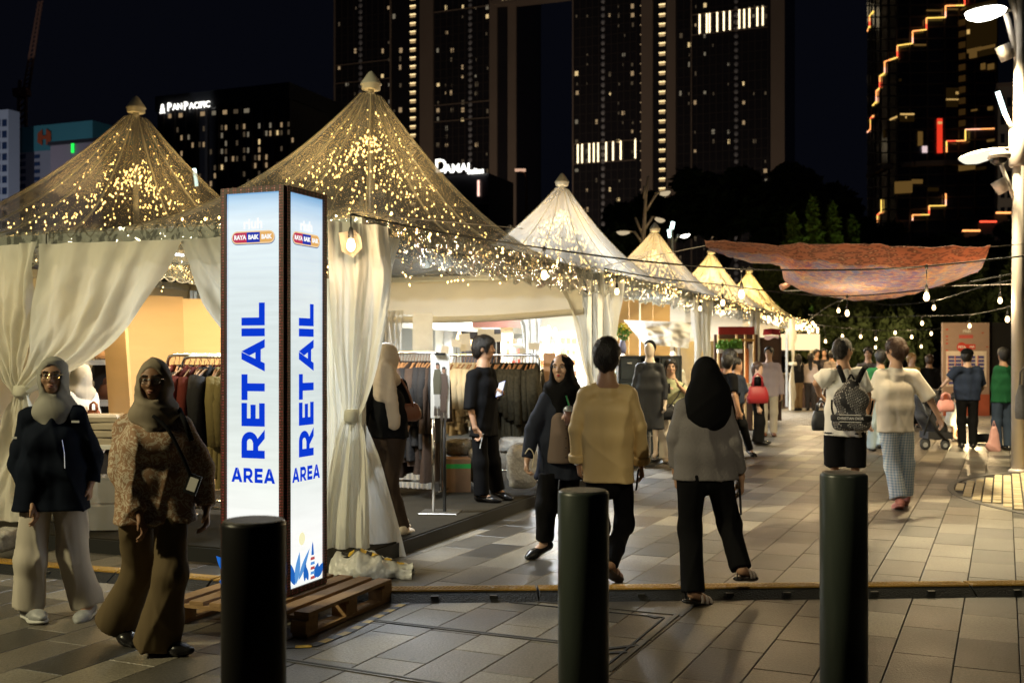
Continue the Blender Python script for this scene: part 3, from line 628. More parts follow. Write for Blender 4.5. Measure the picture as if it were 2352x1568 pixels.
# twin apartment tower on the near side of the bridge
def tower(f,label,x0,x1,yt,wings,piers,stair,cols,step,yo,acs,prob,bars=(),bands=(),dots=None):
    t=thing('apartment_tower',label,'tower',f.o+f.d*f.s_of((x0+x1)/2),'apartment towers joined by a bridge')
    part(f,'tower_body',M_fac,t,x0,x1,yt,HY+4,-26,0)
    for a,b in piers: part(f,'pier',M_pier,t,a,b,yt,HY+4,0,.9)
    dg=MB()
    for a,b in wings:
        n=max(2,int((b-a)/14))
        for i in range(n+1):
            xx=a+(b-a)*i/n; f.slab(dg,xx-.8,xx+.8,yt,HY+4,.0,.35)
        y=yo
        while y<HY: f.slab(dg,a,b,y-.5,y+.9,.0,.22); y+=step*1
    o=dg.build('facade_ribs',mat('facade_rib',(.065,.055,.055),.6),t); o['kind']='stuff'
    y=yo-step*12
    k=0
    while y<HY-130:
        if y>yt+3:
            window(f,t,stair,y,13.5,7.5,M_stair2,.12,'stair_window'); window(f,t,stair,y-3.2 if k is not None else y,14.5,2.6,M_stair,.22,'stair_lamp')
            if dots: window(f,t,dots,y,2.6,2.8,WIN[1],.2,'wall_lamp')
            for cx in cols:
                p=random.random()
                if p<prob: window(f,t,cx+random.uniform(-1,1),y+random.uniform(-1,2),random.choice((4.2,5,6.5,7.5)),random.choice((7,9,10.5)),random.choice((WIN[0],WIN[1],WIN[1],WIN[2],WIN[2],WIN[3],WIN[3])),.12)
                elif p<prob+.10: window(f,t,cx+random.uniform(-2,2),y+2,3,6,WIN[3],.12)
        y+=step
    for cx in acs:
        mb=MB(); y=yo-step*12
        while y<HY-140:
            c=f.pt(cx,y); mb.add(*[(lambda s_:(s_.v,s_.f))(sph(5.5/F*c.y,c,1,1,1.1,8,5))][0]); y+=step*.72
        o=mb.build('bay_column',mat('bay_grey',(.45,.46,.5),.6),t,True); o['kind']='stuff'
    for xs,y0,sl,h in bars:
        for xx in xs: window(f,t,xx,y0(xx),3.4,h,M_bar,.5,'light_bar')
    for a,b,y in bands: part(f,'floor_band',M_pier,t,a,b,y-1.0,y+.6,.0,.7)
    return t
f1=Facade(1187,400); f2=Facade(1800,360)
tower(f1,'dark apartment tower behind the biggest tent with one column of lit stairs',769,1187,-170,[(771,897),(998,1124)],[(769,771.5),(897,899),(966,996),(1126,1143),(1168,1187)],948.5,[d2(x) for x in(545,598,650,730,830,870,900,945,1190,1245,1280,1350,1440,1510)],19.7,37,[828,1080],.14,bands=[(771,897,145),(771,897,187),(998,1126,238),(998,1126,276),(998,1126,22)])
b2_=[d3(x) for x in(380,408,455,484,513,565,610,660,755)]; b1_=[d3(x) for x in(1175,1222,1240,1290,1333,1372,1434,1466,1500,1552,1587)]
tower(f2,'wide dark apartment tower above the trees with glowing bar panels',1316,1803,-170,[(1318,1462),(1556,1764)],[(1316,1318.5),(1474,1500),(1532,1553),(1588,1590),(1771,1803)],1521,[d3(x) for x in(372,437,498,588,645,677,735,1050,1108,1147,1205,1265,1362,1458,1530,1605)],22.2,14,[d3(543),d3(1412)],.2,
  bars=[(b2_,lambda x:355-(x-1328)*.10,0,45),(b1_,lambda x:57-(x-1608)*.135,0,45)],bands=[(1318,1462,327),(1318,1462,373),(1588,1764,26),(1588,1764,73)],dots=1472)
br=thing('sky_bridge','lit bridge beam joining the two apartment towers at the picture top','bridge',f1.pt(1150,10))
pa=f1.pt(1143,8,1); pb=f2.pt(1316,-12,1); MB().beam(pa,pb,6,3.0).build('bridge_deck',M_pier,br); MB().beam(pa+Vector((0,0,2.4)),pb+Vector((0,0,2.4)),6,1.4).build('bridge_parapet',M_fac,br)
for k in range(5): MB().box(pa.lerp(pb,.1+.05*k)+Vector((0,-3.2,.2)),(1.2,.2,1.6)).build('bridge_lamp',WIN[0],br)
# hotel with a lit roof sign
f3=Facade(665,260); ht=thing('hotel_building','black hotel slab with a white lit name sign along its roof edge','hotel',f3.o)
part(f3,'hotel_body',M_fac,ht,362,665,213,HY+4,-25,0); part(f3,'roof_parapet',mat('black_cladding',(.05,.05,.055),.5),ht,360,667,207,243,-25.5,.6)
dg=MB()
for i in range(12): f3.slab(dg,376+i*25.5-3,376+i*25.5+3,243,HY,0,.8)
o=dg.build('facade_fins',mat('facade_rib',(.065,.055,.055),.6),ht); o['kind']='stuff'
for r in range(13):
    for c_ in range(12):
        for h_ in(-1,1):
            if random.random()<.36: window(f3,ht,388+c_*25.5+h_*4.6,300+r*18.2-(388+c_*25.5-388)*.05,4.4,11,random.choice((WIN[0],WIN[1],WIN[1],WIN[2],WIN[3],WIN[3])),.2)
for x in range(395,575,25):
    if x not in(445,): window(f3,ht,x,268-(x-380)*.07,random.choice((17,20)),9,random.choice((WIN[2],WIN[1],WIN[3])),.2)
M_sign=emat('white_sign',(1,.98,.9),2.2,False)
c=f3.pt(392,249,.9); R_=frame_matrix(c,f3.d,(0,0,1)); k=c.y/F
def ftext(f,parent,body,x,y,hpx,bold=0,sx=1,m=M_sign,sp=1.0):
    c=f.pt(x,y,1.0); return put_text('sign_letters',body,hpx*c.y/F/.70,frame_matrix(c,f.d,(0,0,1)),m,parent,bold,.12,sx,sp,'LEFT')
ftext(f3,ht,'P',390,249.5,19,.02,.85); ftext(f3,ht,'AN',402.5,249,14,.02,.95); ftext(f3,ht,'P',428,247,19,.02,.85); ftext(f3,ht,'ACIFIC',440.5,246.6,14,.02,.95)
# pine emblem
c=f3.pt(379,251,1.0); e=MB()
for i,(r,z) in enumerate(((.9,-.9),(.75,-.1),(.5,.7))): e.add([c+f3.d*(-r)+Vector((0,0,z-.35)),c+f3.d*r+Vector((0,0,z-.35)),c+f3.d*(r*.62)+Vector((0,0,z+.35)),c+f3.d*(-r*.62)+Vector((0,0,z+.35))],[(0,1,2,3)])
e.build('emblem',M_sign,ht)
for x,y,tx,ty in((-30,285,-38,400),(-14,290,-22,400),(38,255,35,360),(62,250,70,360)): lamp('facade_fill','SPOT',(x,y,4),30000,(1,.78,.58),1.0,rot=(tx-x,ty-y,78),spot_size=math.radians(95),spot_blend=.8)  # no fixtures there: spots added to brighten the tower fronts
for x,y,z,q,E,c_ in((-98,150,5,(-98,228,47),70000,(.8,.9,1)),(-84,180,5,(-100,228,30),4500,(.75,.8,1)),(62,120,4,(66,150,24),2600,(1,.8,.6)),(70,140,4,(82,168,26),5000,(1,.8,.6))): lamp('facade_fill','SPOT',(x,y,z),E,c_,1.0,rot=(q[0]-x,q[1]-y,q[2]-z),spot_size=math.radians(60),spot_blend=.9)  # spots added to brighten the banner, pale blocks and gable roof
# half-finished block with teal banner, emblem and crane
f4=Facade(215,230); ub=thing('unfinished_block','building wrapped in a teal banner with an orange hexagon emblem','building',f4.o)
part(f4,'block_body',mat('pale_block',(.30,.28,.33),.8,var=.2,vs=.1),ub,19,215,343,HY+4,-20,0)
part(f4,'banner',mat('teal_banner',(.06,.22,.26),.7,var=.12,vs=.1,stretch=(1,1,.1)),ub,19,215,287,345,-20,.3)
hx=f4.pt(107,317,.6); r=20/F*hx.y; hm=MB()
def hexq(s): return [hx+f4.n*s[2]+f4.d*(s[0]*r)+Vector((0,0,s[1]*r)) for s in ()]
def poly2(mb,pts,off): mb.add([hx+f4.n*off+f4.d*(x*r)+Vector((0,0,z*r)) for x,z in pts],[tuple(range(len(pts)))])
poly2(hm,[(-1,.5),(-.85,.62),(-.28,.95),(-.28,.2),(.28,.2),(.28,.95),(.85,.62),(1,.5),(1,-.5),(.28,-.95),(.28,-.22),(-.28,-.22),(-.28,-.95),(-1,-.5)],.1)
hm.build('emblem',mat('emblem_orange',(.42,.08,.03),.6),ub)
dg=MB(); wn=[]
for r_ in range(9):
    y=360+r_*17
    for x0 in (22,45,78): window(f4,ub,x0+8,y,16,9,mat('blue_window',(.03,.05,.12),.2),.1)
for r_ in range(6): window(f4,ub,44,351+r_*24,2.2,2.2,WIN[2],.6,'wall_lamp')
lb=thing('office_block','white and blue office block at the picture edge beneath the crane','building',f4.pt(5,HY))
fl4=Facade(19,225); part(fl4,'block_body',mat('white_block',(.5,.5,.58),.8),lb,-90,19,257,HY+4,-3,0)
for r_ in range(10):
    for x0 in(-4,11): window(fl4,lb,x0,283+r_*26,13,15,MATS['blue_window'],.1)
gb=thing('low_block','low mauve block with a green lit sign','building',f4.pt(170,HY)); f5=Facade(235,200); part(f5,'block_body',mat('mauve_block',(.22,.17,.20),.8),gb,116,235,326,HY+4,-14,0)
window(f5,gb,169.5,340,8,24,emat('green_sign',(.02,1,.10),1.3,False),.3,'green_sign'); part(f5,'roof_band',M_fac,gb,114,237,322,330,-14.5,.5)
cr=thing('tower_crane','tall tower crane with its boom raised above the unfinished block','crane',P(50,HY,260)); 
M_crane=mat('crane_steel',(.30,.13,.08),.6); Yr=260
mb=MB()
for dx in(-7,9):
    mb.beam(P(50+dx,300,Yr),P(50+dx,212,Yr),.6,.6)
for i in range(6): mb.beam(P(43,290-i*14,Yr),P(59,276-i*14,Yr),.4,.4)
mb.build('mast',M_crane,cr); MB().beam(P(34,215,Yr),P(66,211,Yr),2.5,1.8).build('slewing_deck',M_crane,cr)
mb=MB(); a,b=P(60,208,Yr),P(93,3,Yr)
for o_ in(Vector((-.7,0,0)),Vector((.7,0,0)),Vector((0,1.2,0))): mb.beam(a+o_,b+o_*.5,.35,.35)
for i in range(20): q=a.lerp(b,i/20); q2=a.lerp(b,(i+1)/20); mb.beam(q+Vector((-.7,0,0)),q2+Vector((.7,0,0)),.22,.22)
mb.build('boom',M_crane,cr); MB().beam(P(44,211,Yr),P(46,185,Yr),.6,.6).build('back_mast',M_crane,cr)
# roof-signed hotel low behind the main tent
f6=Facade(1122,240); dm=thing('suites_building','low dark building with a white lit name sign behind the tent slope','building',f6.o)
part(f6,'building_body',M_fac,dm,985,1122,402,HY+4,-15,0); part(f6,'roof_slab',M_pier,dm,983,1124,470,474,0,.8)
ftext(f6,dm,'D',1003,385,30,.06,.95); ftext(f6,dm,'AMAI',1025,391,19,.06,1.0); ftext(f6,dm,'suites',1078,396,13,.06,.95)
window(f6,dm,1101,433,5,36,emat('blade_sign',(1,.62,.5),1.6,False),.5,'blade_sign')
mb=MB(); mb.tube([P(1208,HY,90),P(1209,408,90),P(1204,398,90),P(1192,392,90)],[.14,.1,.08,.07],8); lm=thing('street_lamp','thin dark street lamp in the gap between the two apartment towers','street lamp',P(1208,HY+40,90))
mb.build('column',mat('lamp_bronze',(.25,.15,.10),.5),lm,True); MB().box(P(1195,391,90),(.9,.3,.2)).build('lamp_head',emat('dim_lamp',(1,.6,.4),.7,False),lm)
# round glass tower with stepped light lines
gt=thing('glass_tower','dark round glass tower outlined by stepped orange and red light lines','tower',P(2140,HY,230))
def g4(x,y): return (1800.8+.3516*x,.3516*y)
def gd(x): return 222+26*max(0,(2080-x)/90)**2-max(0,min(1,(x-2200)/90))*6
def gp(x,y,out=0): return P(x,y,gd(x)-out)
sec=[1992,1996,2002,2010,2022,2040,2060,2090,2130,2170,2202,2240,2290]
rows=[]
for y in [-60,820]: rows.append([gp(x,y) for x in sec]+[P(2330,y,260),P(2020,y,285)])
mb=MB(); nn=len(rows[0]); mb.add(rows[0]+rows[1],[(i,(i+1)%nn,nn+(i+1)%nn,nn+i) for i in range(nn)]+[tuple(range(nn))])
mb.build('tower_body',M_glassd,gt)
mb=MB()
for y in range(-40,800,26):
    pts=[gp(x,y-(x-2100)*.02,.25) for x in sec]
    for a,b in zip(pts,pts[1:]): mb.beam(a,b,.25,.30)
for x in sec[1:]: mb.beam(gp(x,-60,.2),gp(x,800,.2),.3,.3)
o=mb.build('mullion_grid',mat('facade_rib',(.065,.055,.055),.6),gt); o['kind']='stuff'
LED=[emat('led_orange',(1,.36,.10),2.2,False),emat('led_red',(1,.09,.04),1.8,False),emat('led_amber',(1,.62,.12),1.8,False),emat('led_pink',(1,.45,.28),2.2,False)]
lines=[[(1180,-60),(1180,36),(1055,40),(1055,115),(930,120),(930,195),(840,205),(840,285),(740,300),(740,375),(657,405),(657,478),(625,500),(625,575),(603,597),(603,665),(580,690)],
 [(585,755),(565,775),(565,845),(545,865)],[(583,75),(558,110),(558,172),(546,205)],[(1385,840),(1185,847),(1185,920),(1062,922),(1062,995)],
 [(1057,1265),(1057,1343),(948,1345),(948,1402),(840,1404),(840,1440)],[(635,1305),(635,1385),(610,1405),(610,1450)],[(750,1450),(750,1505),(685,1515)]]
k=0
for ln in lines:
    for a,b in zip(ln,ln[1:]):
        q,r_=gp(*g4(*a),.8),gp(*g4(*b),.8); h=q.lerp(r_,.5)
        MB().beam(q,h,.3,.16).build('light_line',LED[(k*2)%4],gt); MB().beam(h,r_,.3,.16).build('light_line',LED[(k*3+1)%4],gt); k+=1
pod=thing('podium_block','lower dark block with stepped red lights in front of the round tower','building',P(2250,HY,150))
for i,(x0,x1,y) in enumerate(((1480,1387,1390),(1387,1280,1448),(1280,1167,1507),(1167,1060,1568))):
    a,b=g4(x0,y),g4(x1,y); q0=P(a[0],a[1],149.4); q1=P(b[0],b[1],149.4); MB().beam(q0,q1,.3,.22).build('light_line',LED[1 if i%2 else 0],pod)
    zt=q0.z-.15; MB().box(((q0.x+q1.x)/2,156,zt/2),(abs(q0.x-q1.x)-.02,12,zt)).build('block_wall',mat('podium_dark',(.03,.03,.032),.7),pod)
def gwin(x0,x1,y0,y1,m,name='window'):
    a=g4((x0+x1)/2,(y0+y1)/2); c=gp(a[0],a[1],.5); k=c.y/F*.3516; e=gp(a[0]+2,a[1],.5)-gp(a[0]-2,a[1],.5)
    MB().box(c,((x1-x0)*k/max(.3,abs(e.normalized().x)) if False else (x1-x0)*k,.2,(y1-y0)*k),math.atan2(e.y,e.x)).build(name,m,gt)
AMB=[emat('amber_dim',(1,.55,.12),.012,False),emat('amber_mid',(1,.55,.14),.11,False),emat('amber_hot',(1,.62,.2),.7,False)]
for q in[(670,760,768,778,2),(760,850,742,752,2),(755,850,755,795,0),(875,905,860,952,1),(725,835,1185,1262,1),(835,905,1172,1200,1),(940,1010,1225,1250,0),(1140,1250,1065,1112,1),(1250,1320,1090,1110,0),(1195,1290,315,340,1),(1290,1380,298,318,1),(1210,1260,340,380,1),(1270,1380,325,362,0),(1285,1315,415,455,1),(1330,1372,418,455,1),(930,1040,66,74,1),(1062,1135,57,66,1),(850,928,290,300,1),(1060,1138,646,656,2),(1222,1262,715,726,1),(1330,1362,697,720,1),(1325,1378,910,925,1),(640,668,850,900,0),(1195,1215,195,225,2),(1120,1138,600,618,2),(780,800,760,775,2),(1190,1390,20,300,0),(1060,1135,575,700,0),(750,768,515,532,0)]:  # golden panes at upper right are chandelier reflections painted as glowing panels
    gwin(*q[:4],AMB[q[4]] if q[4]!=0 or True else None)
for i in range(10): gwin(1142,1184,130+i*73,168+i*73,emat('amber_faint',(1,.5,.12),.03,False))
gwin(1000,1034,775,1000,emat('red_panel',(1,.05,.02),.85,False),'red_screen'); gwin(903,935,955,998,emat('pink_glow',(1,.75,.75),.8,False)); gwin(1003,1032,795,812,AMB[2])
mb=MB(); pts=[gp(x,y,1.2) for x,y in (g4(560,1150),g4(660,1090),g4(850,1072),g4(1050,1064),g4(1340,1062))]
for a,b in zip(pts,pts[1:]): mb.beam(a,b,1.6,.9)
mb.build('podium_band',M_pier,gt)
# pale side building
f7=Facade(2400,170); sb=thing('side_building','pale beige building behind the bright lamp post','building',f7.o); part(f7,'building_body',mat('beige_wall',(.34,.30,.25),.85,var=.1,vs=.1),sb,2292,2420,192,HY+4,-12,0); part(f7,'cornice',M_pier,sb,2288,2424,188,196,-12.5,.6)
for r_ in range(7):
    for x0 in(2303,2318,2334): window(f7,sb,x0,235+r_*42,9,20,M_glassd,.1)
hb=thing('gabled_roof','pale gable roof end showing above the dark trees','building',P(1840,HY,150)); mb=MB(); a=[P(1803,370,150),P(1826,370,150),P(1885,408,150),P(1918,470,150),P(1803,470,150)]
mb.add(a+[p+Vector((0,8,0)) for p in a],[(0,1,2,3,4),(9,8,7,6,5),(0,5,6,1),(1,6,7,2),(2,7,8,3)]); mb.build('roof_end',mat('roof_pale',(.4,.33,.28),.8),hb); MB().box(P(1860,640,153),(6,5,20)).build('house_wall',M_fac,hb)

# ------------------------------------------------------------------ TREES
M_bark=mat('bark',(.08,.06,.04),.9,bump=.5,bs=20)
def leafmat(name,c):
    m=mat(name,c,.7,var=.45,vs=.6,spec=.2); return m
M_leaf=leafmat('dark_foliage',(.045,.06,.03)); M_leaf2=leafmat('conifer_foliage',(.10,.16,.03)); M_leaf3=leafmat('hedge_foliage',(.06,.085,.03))
def leaves(cl,n,size,hang=0.0):
    """leaf faces scattered through clumps: list of (centre, rx, ry, rz, weight)"""
    W=np.array([c[4] for c in cl],float); W/=W.sum(); idx=RNG.choice(len(cl),n,p=W)
    ctr=np.array([list(c[0]) for c in cl])[idx]; rad=np.array([c[1:4] for c in cl])[idx]
    d=RNG.normal(size=(n,3)); d/=np.linalg.norm(d,axis=1,keepdims=True); r=RNG.random((n,1))**.45
    p=ctr+d*r*rad; a=RNG.normal(size=(n,3)); a[:,2]*=.6; a[:,2]-=hang; a/=np.linalg.norm(a,axis=1,keepdims=True); b=np.cross(a,RNG.normal(size=(n,3))); b/=np.linalg.norm(b,axis=1,keepdims=True)
    s=size*RNG.uniform(.6,1.4,(n,1)); V=np.stack([p-a*s,p+b*s*.45,p+a*s,p-b*s*.45],1).reshape(-1,3)
    me=bpy.data.meshes.new('crown'); me.vertices.add(len(V)); me.vertices.foreach_set('co',V.ravel()); me.loops.add(len(V)); me.loops.foreach_set('vertex_index',np.arange(len(V)))
    me.polygons.add(n); me.polygons.foreach_set('loop_start',np.arange(n)*4); me.polygons.foreach_set('loop_total',np.full(n,4)); me.update(calc_edges=True); return me
def tree(label,x,y_top,y_low,wpx,Y,n=6000,leaf=.28,m=None,kind='round',grp='trees beyond the market',cat='tree'):
    base=P(x,HY,Y); base.z=0; k=Y/F; zt=EYE+(HY-y_top)*k; zb=EYE+(HY-y_low)*k; R=wpx*k/2
    t=thing('tree' if cat=='tree' else cat,label,cat,base,grp); cl=[]
    if kind=='round':
        for i in range(26):
            a=random.uniform(0,6.28); rr=R*random.random()**.5*.8; h=random.random(); z=zb+(zt-zb)*(.2+.72*h*(1-.45*(rr/R)**2)); s=R*random.uniform(.2,.36)
            cl.append((base+Vector((rr*math.cos(a),rr*math.sin(a)*.8,z)),s,s,s*.62,s**2))
    elif kind=='cone':
        for i in range(22):
            h=i/21; rr=R*(1-h)**.8+.08; a=random.uniform(0,6.28); cl.append((base+Vector((.25*rr*math.cos(a),.25*rr*math.sin(a),zb+(zt-zb)*h)),rr,rr,(zt-zb)/14,rr*rr+.05))
    else:
        for i in range(30):
            a=random.uniform(0,6.28); rr=R*random.random()**.5; z=zb+(zt-zb)*random.random()**.8; s=R*random.uniform(.18,.3); cl.append((base+Vector((rr*math.cos(a),rr*math.sin(a)*.5,z)),s,s,s*1.9,s))
    put('crown',leaves(cl,n,leaf,1.0 if kind=='hang' else 0),m or M_leaf,t)
    tm_=MB(); tm_.tube([base,base+Vector((.1,0,zb*.6)),base+Vector((0,0,zb+(zt-zb)*.35))],[max(.08,R*.06),max(.06,R*.05),max(.03,R*.025)],8)
    if kind=='round':
        for i in range(5):
            c_=cl[i*4][0]; tm_.tube([base+Vector((0,0,zb*.75)),base.lerp(c_,.5)+Vector((0,0,zb*.5)),c_],[R*.03,R*.02,R*.008],6)
    tm_.build('trunk',M_bark,t,True); return t
tree('dark spreading tree in front of the wide apartment tower',1500,440,560,250,80,7000,.38)
tree('tallest dark spreading tree below the glowing bar panels',1660,378,560,300,75,9000,.38)
tree('dark spreading tree below the pale gable roof',1830,392,580,290,70,9000,.36)
tree('small dark tree between the spreading trees and the round tower',1950,470,600,150,66,5000,.34)
tree('dark tree at the foot of the round glass tower',2060,520,640,180,60,6000,.3)
tree('dark tree behind the lower stepped lights',2190,540,640,200,60,6000,.3)
tree('dark tree behind the bright lamp post',2330,480,640,170,62,6000,.3)
tree('dark tree low behind the bluish white tent',1440,520,620,160,62,5000,.3)
for i,(x,yt,w,Y,l) in enumerate(((1822,505,70,46,'green conifer lit from below behind the patterned cloth tip'),(1868,470,66,47,'tallest green conifer above the patterned cloth'),(1912,478,60,48,'slim green conifer beside the tallest one'),(1958,510,60,49,'green conifer farthest along its row'))):
    tree(l,x,yt,700,w,Y,4200,.22,M_leaf2,'cone','conifers behind the market')
for i,x in enumerate((1785,1870,1950,2030,2110,2190,2270,2350)):
    tree(('weeping dark green tree beside the end tent','weeping green tree above the crowd by the food stall','weeping green tree above the man with the backpack','weeping green tree below the middle of the patterned cloth','weeping green tree above the stroller','weeping green tree behind the map board','weeping green tree by the black panel','weeping green tree behind the lamp post base')[i],x,600+random.randint(-14,10),800,130,40+random.uniform(-1.5,3),6500,.2,M_leaf3,'hang','weeping trees at the end of the walkway')
for i,(x,w) in enumerate(((1900,150),(2050,160),(2300,130))):
    tree(('low leafy shrub behind the queue','low leafy shrub behind the woman in white tee','low leafy shrub behind the man in green tee')[i],x,745,822,w,38,4000,.16,M_leaf3,'hang','shrubs at the end of the walkway','shrub')
# ------------------------------------------------------------------ LAMP MASTS
M_mast=mat('mast_paint',(.55,.50,.46),.4,metal=.2,var=.1,vs=6,bump=.05); M_head=mat('lamp_head_paint',(.62,.60,.55),.4); M_lit=emat('lamp_lens',(1,.95,.8),9,False); M_ledtube=emat('led_stick',(.75,1,.95),4,False)
def leafhead(parent,tip,root,wd,lit=None,name='lamp_head',up=(0,0,1)):
    d=root-tip; L_=d.length; x=d/L_; y=Vector((0,1,0)) if abs(x.y)<.9 else Vector((1,0,0)); y=(y-x*y.dot(x)).normalized(); z=x.cross(y)
    if z.z<0: z=-z
    prof=[(0,.0),(.06,.46),(.18,.86),(.34,1),(.52,.86),(.7,.52),(.85,.22),(1,.1)]; top=[];bot=[]
    n=10
    rows=[]
    for s,r in prof:
        rows.append([tip+x*(L_*s)+y*(wd/2*r*math.cos(2*math.pi*k/n))+z*(wd*(.10 if math.sin(2*math.pi*k/n)>0 else .24)*r*math.sin(2*math.pi*k/n)) for k in range(n+1)])
    MB().grid(rows).build(name,M_head,parent,True)
    rows=[[tip+x*(L_*s)+y*(wd/2*1.0*r*math.cos(math.pi*k/n))-z*(wd*.27*r*math.sin(math.pi*k/n)+.006) for k in range(n+1)] for s,r in prof[:6]]
    if lit: MB().grid(rows).build('lens',lit,parent,True)
YM=14.85
mast=thing('lamp_mast','tall pale lamp mast with leaf shaped lamp heads standing on the round paved island','lamp mast',P(2338,HY,YM)*1.0); mast.location.z=0
bx=P(2338,HY,YM).x
def m4(x,y,d=0): return P(*g4(x,y),YM+d)
MB().tube([(bx,YM,0),(bx,YM,2.6),(bx+.02,YM,6.9)],[.085,.08,.06],16).build('column',M_mast,mast,True)
MB().lathe([(.12,.0),(.12,.03),(.09,.05)],(bx,YM,0),16).build('base_plate',M_mast,mast,True)
cz=m4(1530,965).z; MB().lathe([(.10,-.26),(.115,-.24),(.115,.24),(.10,.26)],(bx,YM,cz),16).build('collar',M_mast,mast,True)
MB().tube([m4(1515,900),m4(1440,735)],.032,8).build('arm',M_mast,mast,True); MB().tube([m4(1442,740),m4(1395,600)],.034,8).build('led_stick',M_ledtube,mast,True)
MB().tube([m4(1535,470),m4(1500,280),m4(1450,90)],.04,8).build('arm',M_mast,mast,True); MB().tube([m4(1560,400),m4(1520,100),m4(1480,-20)],.045,8).build('arm',M_mast,mast,True)
leafhead(mast,m4(1195,72,-.12),m4(1505,66,.08),.50,M_lit)
MB().tube([m4(1510,66),m4(1560,80)],.03,8).build('arm',M_mast,mast,True)
leafhead(mast,m4(1150,1030,-.1),m4(1490,960,.1),.46,emat('lamp_lens_soft',(1,.95,.75),1.1,False))
mb=MB().lathe([(.15,.0),(.15,.06),(.06,.12)],m4(1403,1035,-.2),14); mb.build('camera_housing',M_head,mast,True); sp=sph(.115,m4(1403,1038,-.2),1,1,.8,14,8); sp.build('camera_dome',mat('smoked_dome',(.01,.01,.012),.08),mast,True)
MB().tube([m4(1410,1055),m4(1500,1290)],.03,8).build('arm',M_mast,mast,True)
for a,b in(((1425,300),(1460,392)),((1395,1180),(1440,1255))):
    s=MB().tube([m4(*a),m4(*b)],[.10,.085],14); s.build('spotlight',M_mast,mast,True); MB().tube([m4((a[0]+b[0])/2,(a[1]+b[1])/2),m4((a[0]+b[0])/2+55,(a[1]+b[1])/2-25)],.02,6).build('bracket',M_mast,mast,True)
l=lamp('mast_glow','SPOT',m4(1270,90,-.4),3600,(1,.82,.48),.12,rot=(-.12,.05,-1),spot_size=math.radians(115),spot_blend=.7)
l=lamp('mast_glow','SPOT',m4(1240,1075,-.3),600,(1,.82,.48),.1,rot=(-.1,-.1,-1),spot_size=math.radians(120),spot_blend=.7)
for j,(ox,Y,lab) in enumerate(((0,40,'distant lamp mast with three leaf heads behind the fourth tent'),(1,50,'far lamp mast with two white lit sticks behind the tents'))):
    t=thing('lamp_mast',lab,'lamp mast',P(1480,HY,Y)); t.location.z=0
    q=lambda x,y:P(d3(x),.3516*y,Y)
    if j==0:
        MB().tube([Vector((q(805,1560).x,Y,0)),q(805,1560),q(820,1300),q(838,1150)],[.1,.09,.06,.04],10).build('column',M_mast,t,True); MB().tube([q(812,1300),q(814,1215)],.05,6).build('stick',M_mast,t,True)
        for a,b in(((825,1375),(895,1258)),((815,1500),(865,1415)),((800,1535),(752,1420)),((800,1590),(745,1510))): MB().tube([q(*a),q(*b)],.05,6).build('arm',M_mast,t,True)
        leafhead(t,q(985,1250),q(880,1262),.55,emat('lamp_lens_dim',(1,.8,.5),.55,False)); leafhead(t,q(950,1440),q(855,1412),.5,MATS['lamp_lens_dim']); leafhead(t,q(628,1512),q(752,1512),.5,MATS['lamp_lens_dim'])
    else:
        MB().tube([Vector((q(990,1560).x,Y,0)),q(990,1560),q(993,1480)],[.1,.08,.05],8).build('column',M_mast,t,True); MB().tube([q(990,1495),q(1000,1450)],.09,6).build('led_stick',M_ledtube,t,True); MB().tube([q(980,1550),q(972,1500)],.08,6).build('led_stick',M_ledtube,t,True)
        MB().tube([q(1010,1580),q(1035,1530)],.05,6).build('arm',M_mast,t,True); leafhead(t,q(1110,1528),q(1020,1545),.5,M_lit)
s=thing('light_stick','slanting white light stick above the edge of the far clear tent','lamp',P(450,405,40)); MB().tube([P(452,428,40),P(446,388,40)],.07,6).build('led_stick',M_ledtube,s); MB().tube([Vector((P(456,HY,40).x,40,0)),P(455,428,40)],.06,6).build('column',M_mast,s)
# ------------------------------------------------------------------ FESTOONS
def catm(pts,n=10):
    out=[]
    for i in range(len(pts)-1):
        p0,p1,p2,p3=pts[max(0,i-1)],pts[i],pts[i+1],pts[min(len(pts)-1,i+2)]
        for k in range(n):
            t=k/n; out.append(.5*((2*p1)+(p2-p0)*t+(2*p0-5*p1+4*p2-p3)*t*t+(3*p1-p0-3*p2+p3)*t**3))
    return out+[pts[-1]]
bulbme=MB().lathe([(.012,.045),(.016,.03),(.03,-.01),(.033,-.03),(.026,-.052),(.012,-.066),(.002,-.068)],(0,0,0),10).mesh('bulb'); bulbme.materials.append(M_glow)
sockme=MB().lathe([(.006,.11),(.014,.10),(.02,.07),(.021,.03),(.016,.02)],(0,0,0),10).mesh('socket'); sockme.materials.append(M_blackw)
for me in(bulbme,sockme): me.polygons.foreach_set('use_smooth',np.ones(len(me.polygons),dtype=bool))
def festoon(label,pts,bulbs,r=.008,scale=.8,grp='festoon cables over the walkway'):
    pts=[P(*p) for p in pts]; cv=catm(pts); t=thing('festoon',label,'string lights',pts[0],grp)
    mb=MB(); mb.tube(cv,r,5)
    for bx_,by_ in bulbs:
        # cable point over this pixel column
        best=min(cv,key=lambda p:abs(p.x/p.y*F+CX-bx_)); Y=best.y; q=P(bx_,by_,Y); mb.tube([best,Vector((q.x,q.y,q.z+.1*scale))],.005,4)
        mb.lathe([(.004,.02),(.016,.01),(.018,-.02),(.006,-.035)],best,6)
        for me in(sockme,bulbme):
            o=bpy.data.objects.new(me.name,me); C.objects.link(o); o.parent=t; o.location=q-Vector(t.location); o.scale=(scale,)*3
    mb.build('cable',M_blackw,t,True); return t
festoon('nearest black cable from the corner post across the patterned cloth with three bulbs',[(806,492,8.4),(1020,535,9.4),(1250,570,10.4),(1480,600,10.6),(1703,617,10.8),(1920,620,11),(2128,611,11.2),(2420,580,11.8)],[(1250,627),(1703,671),(2128,677)],.009,.95)
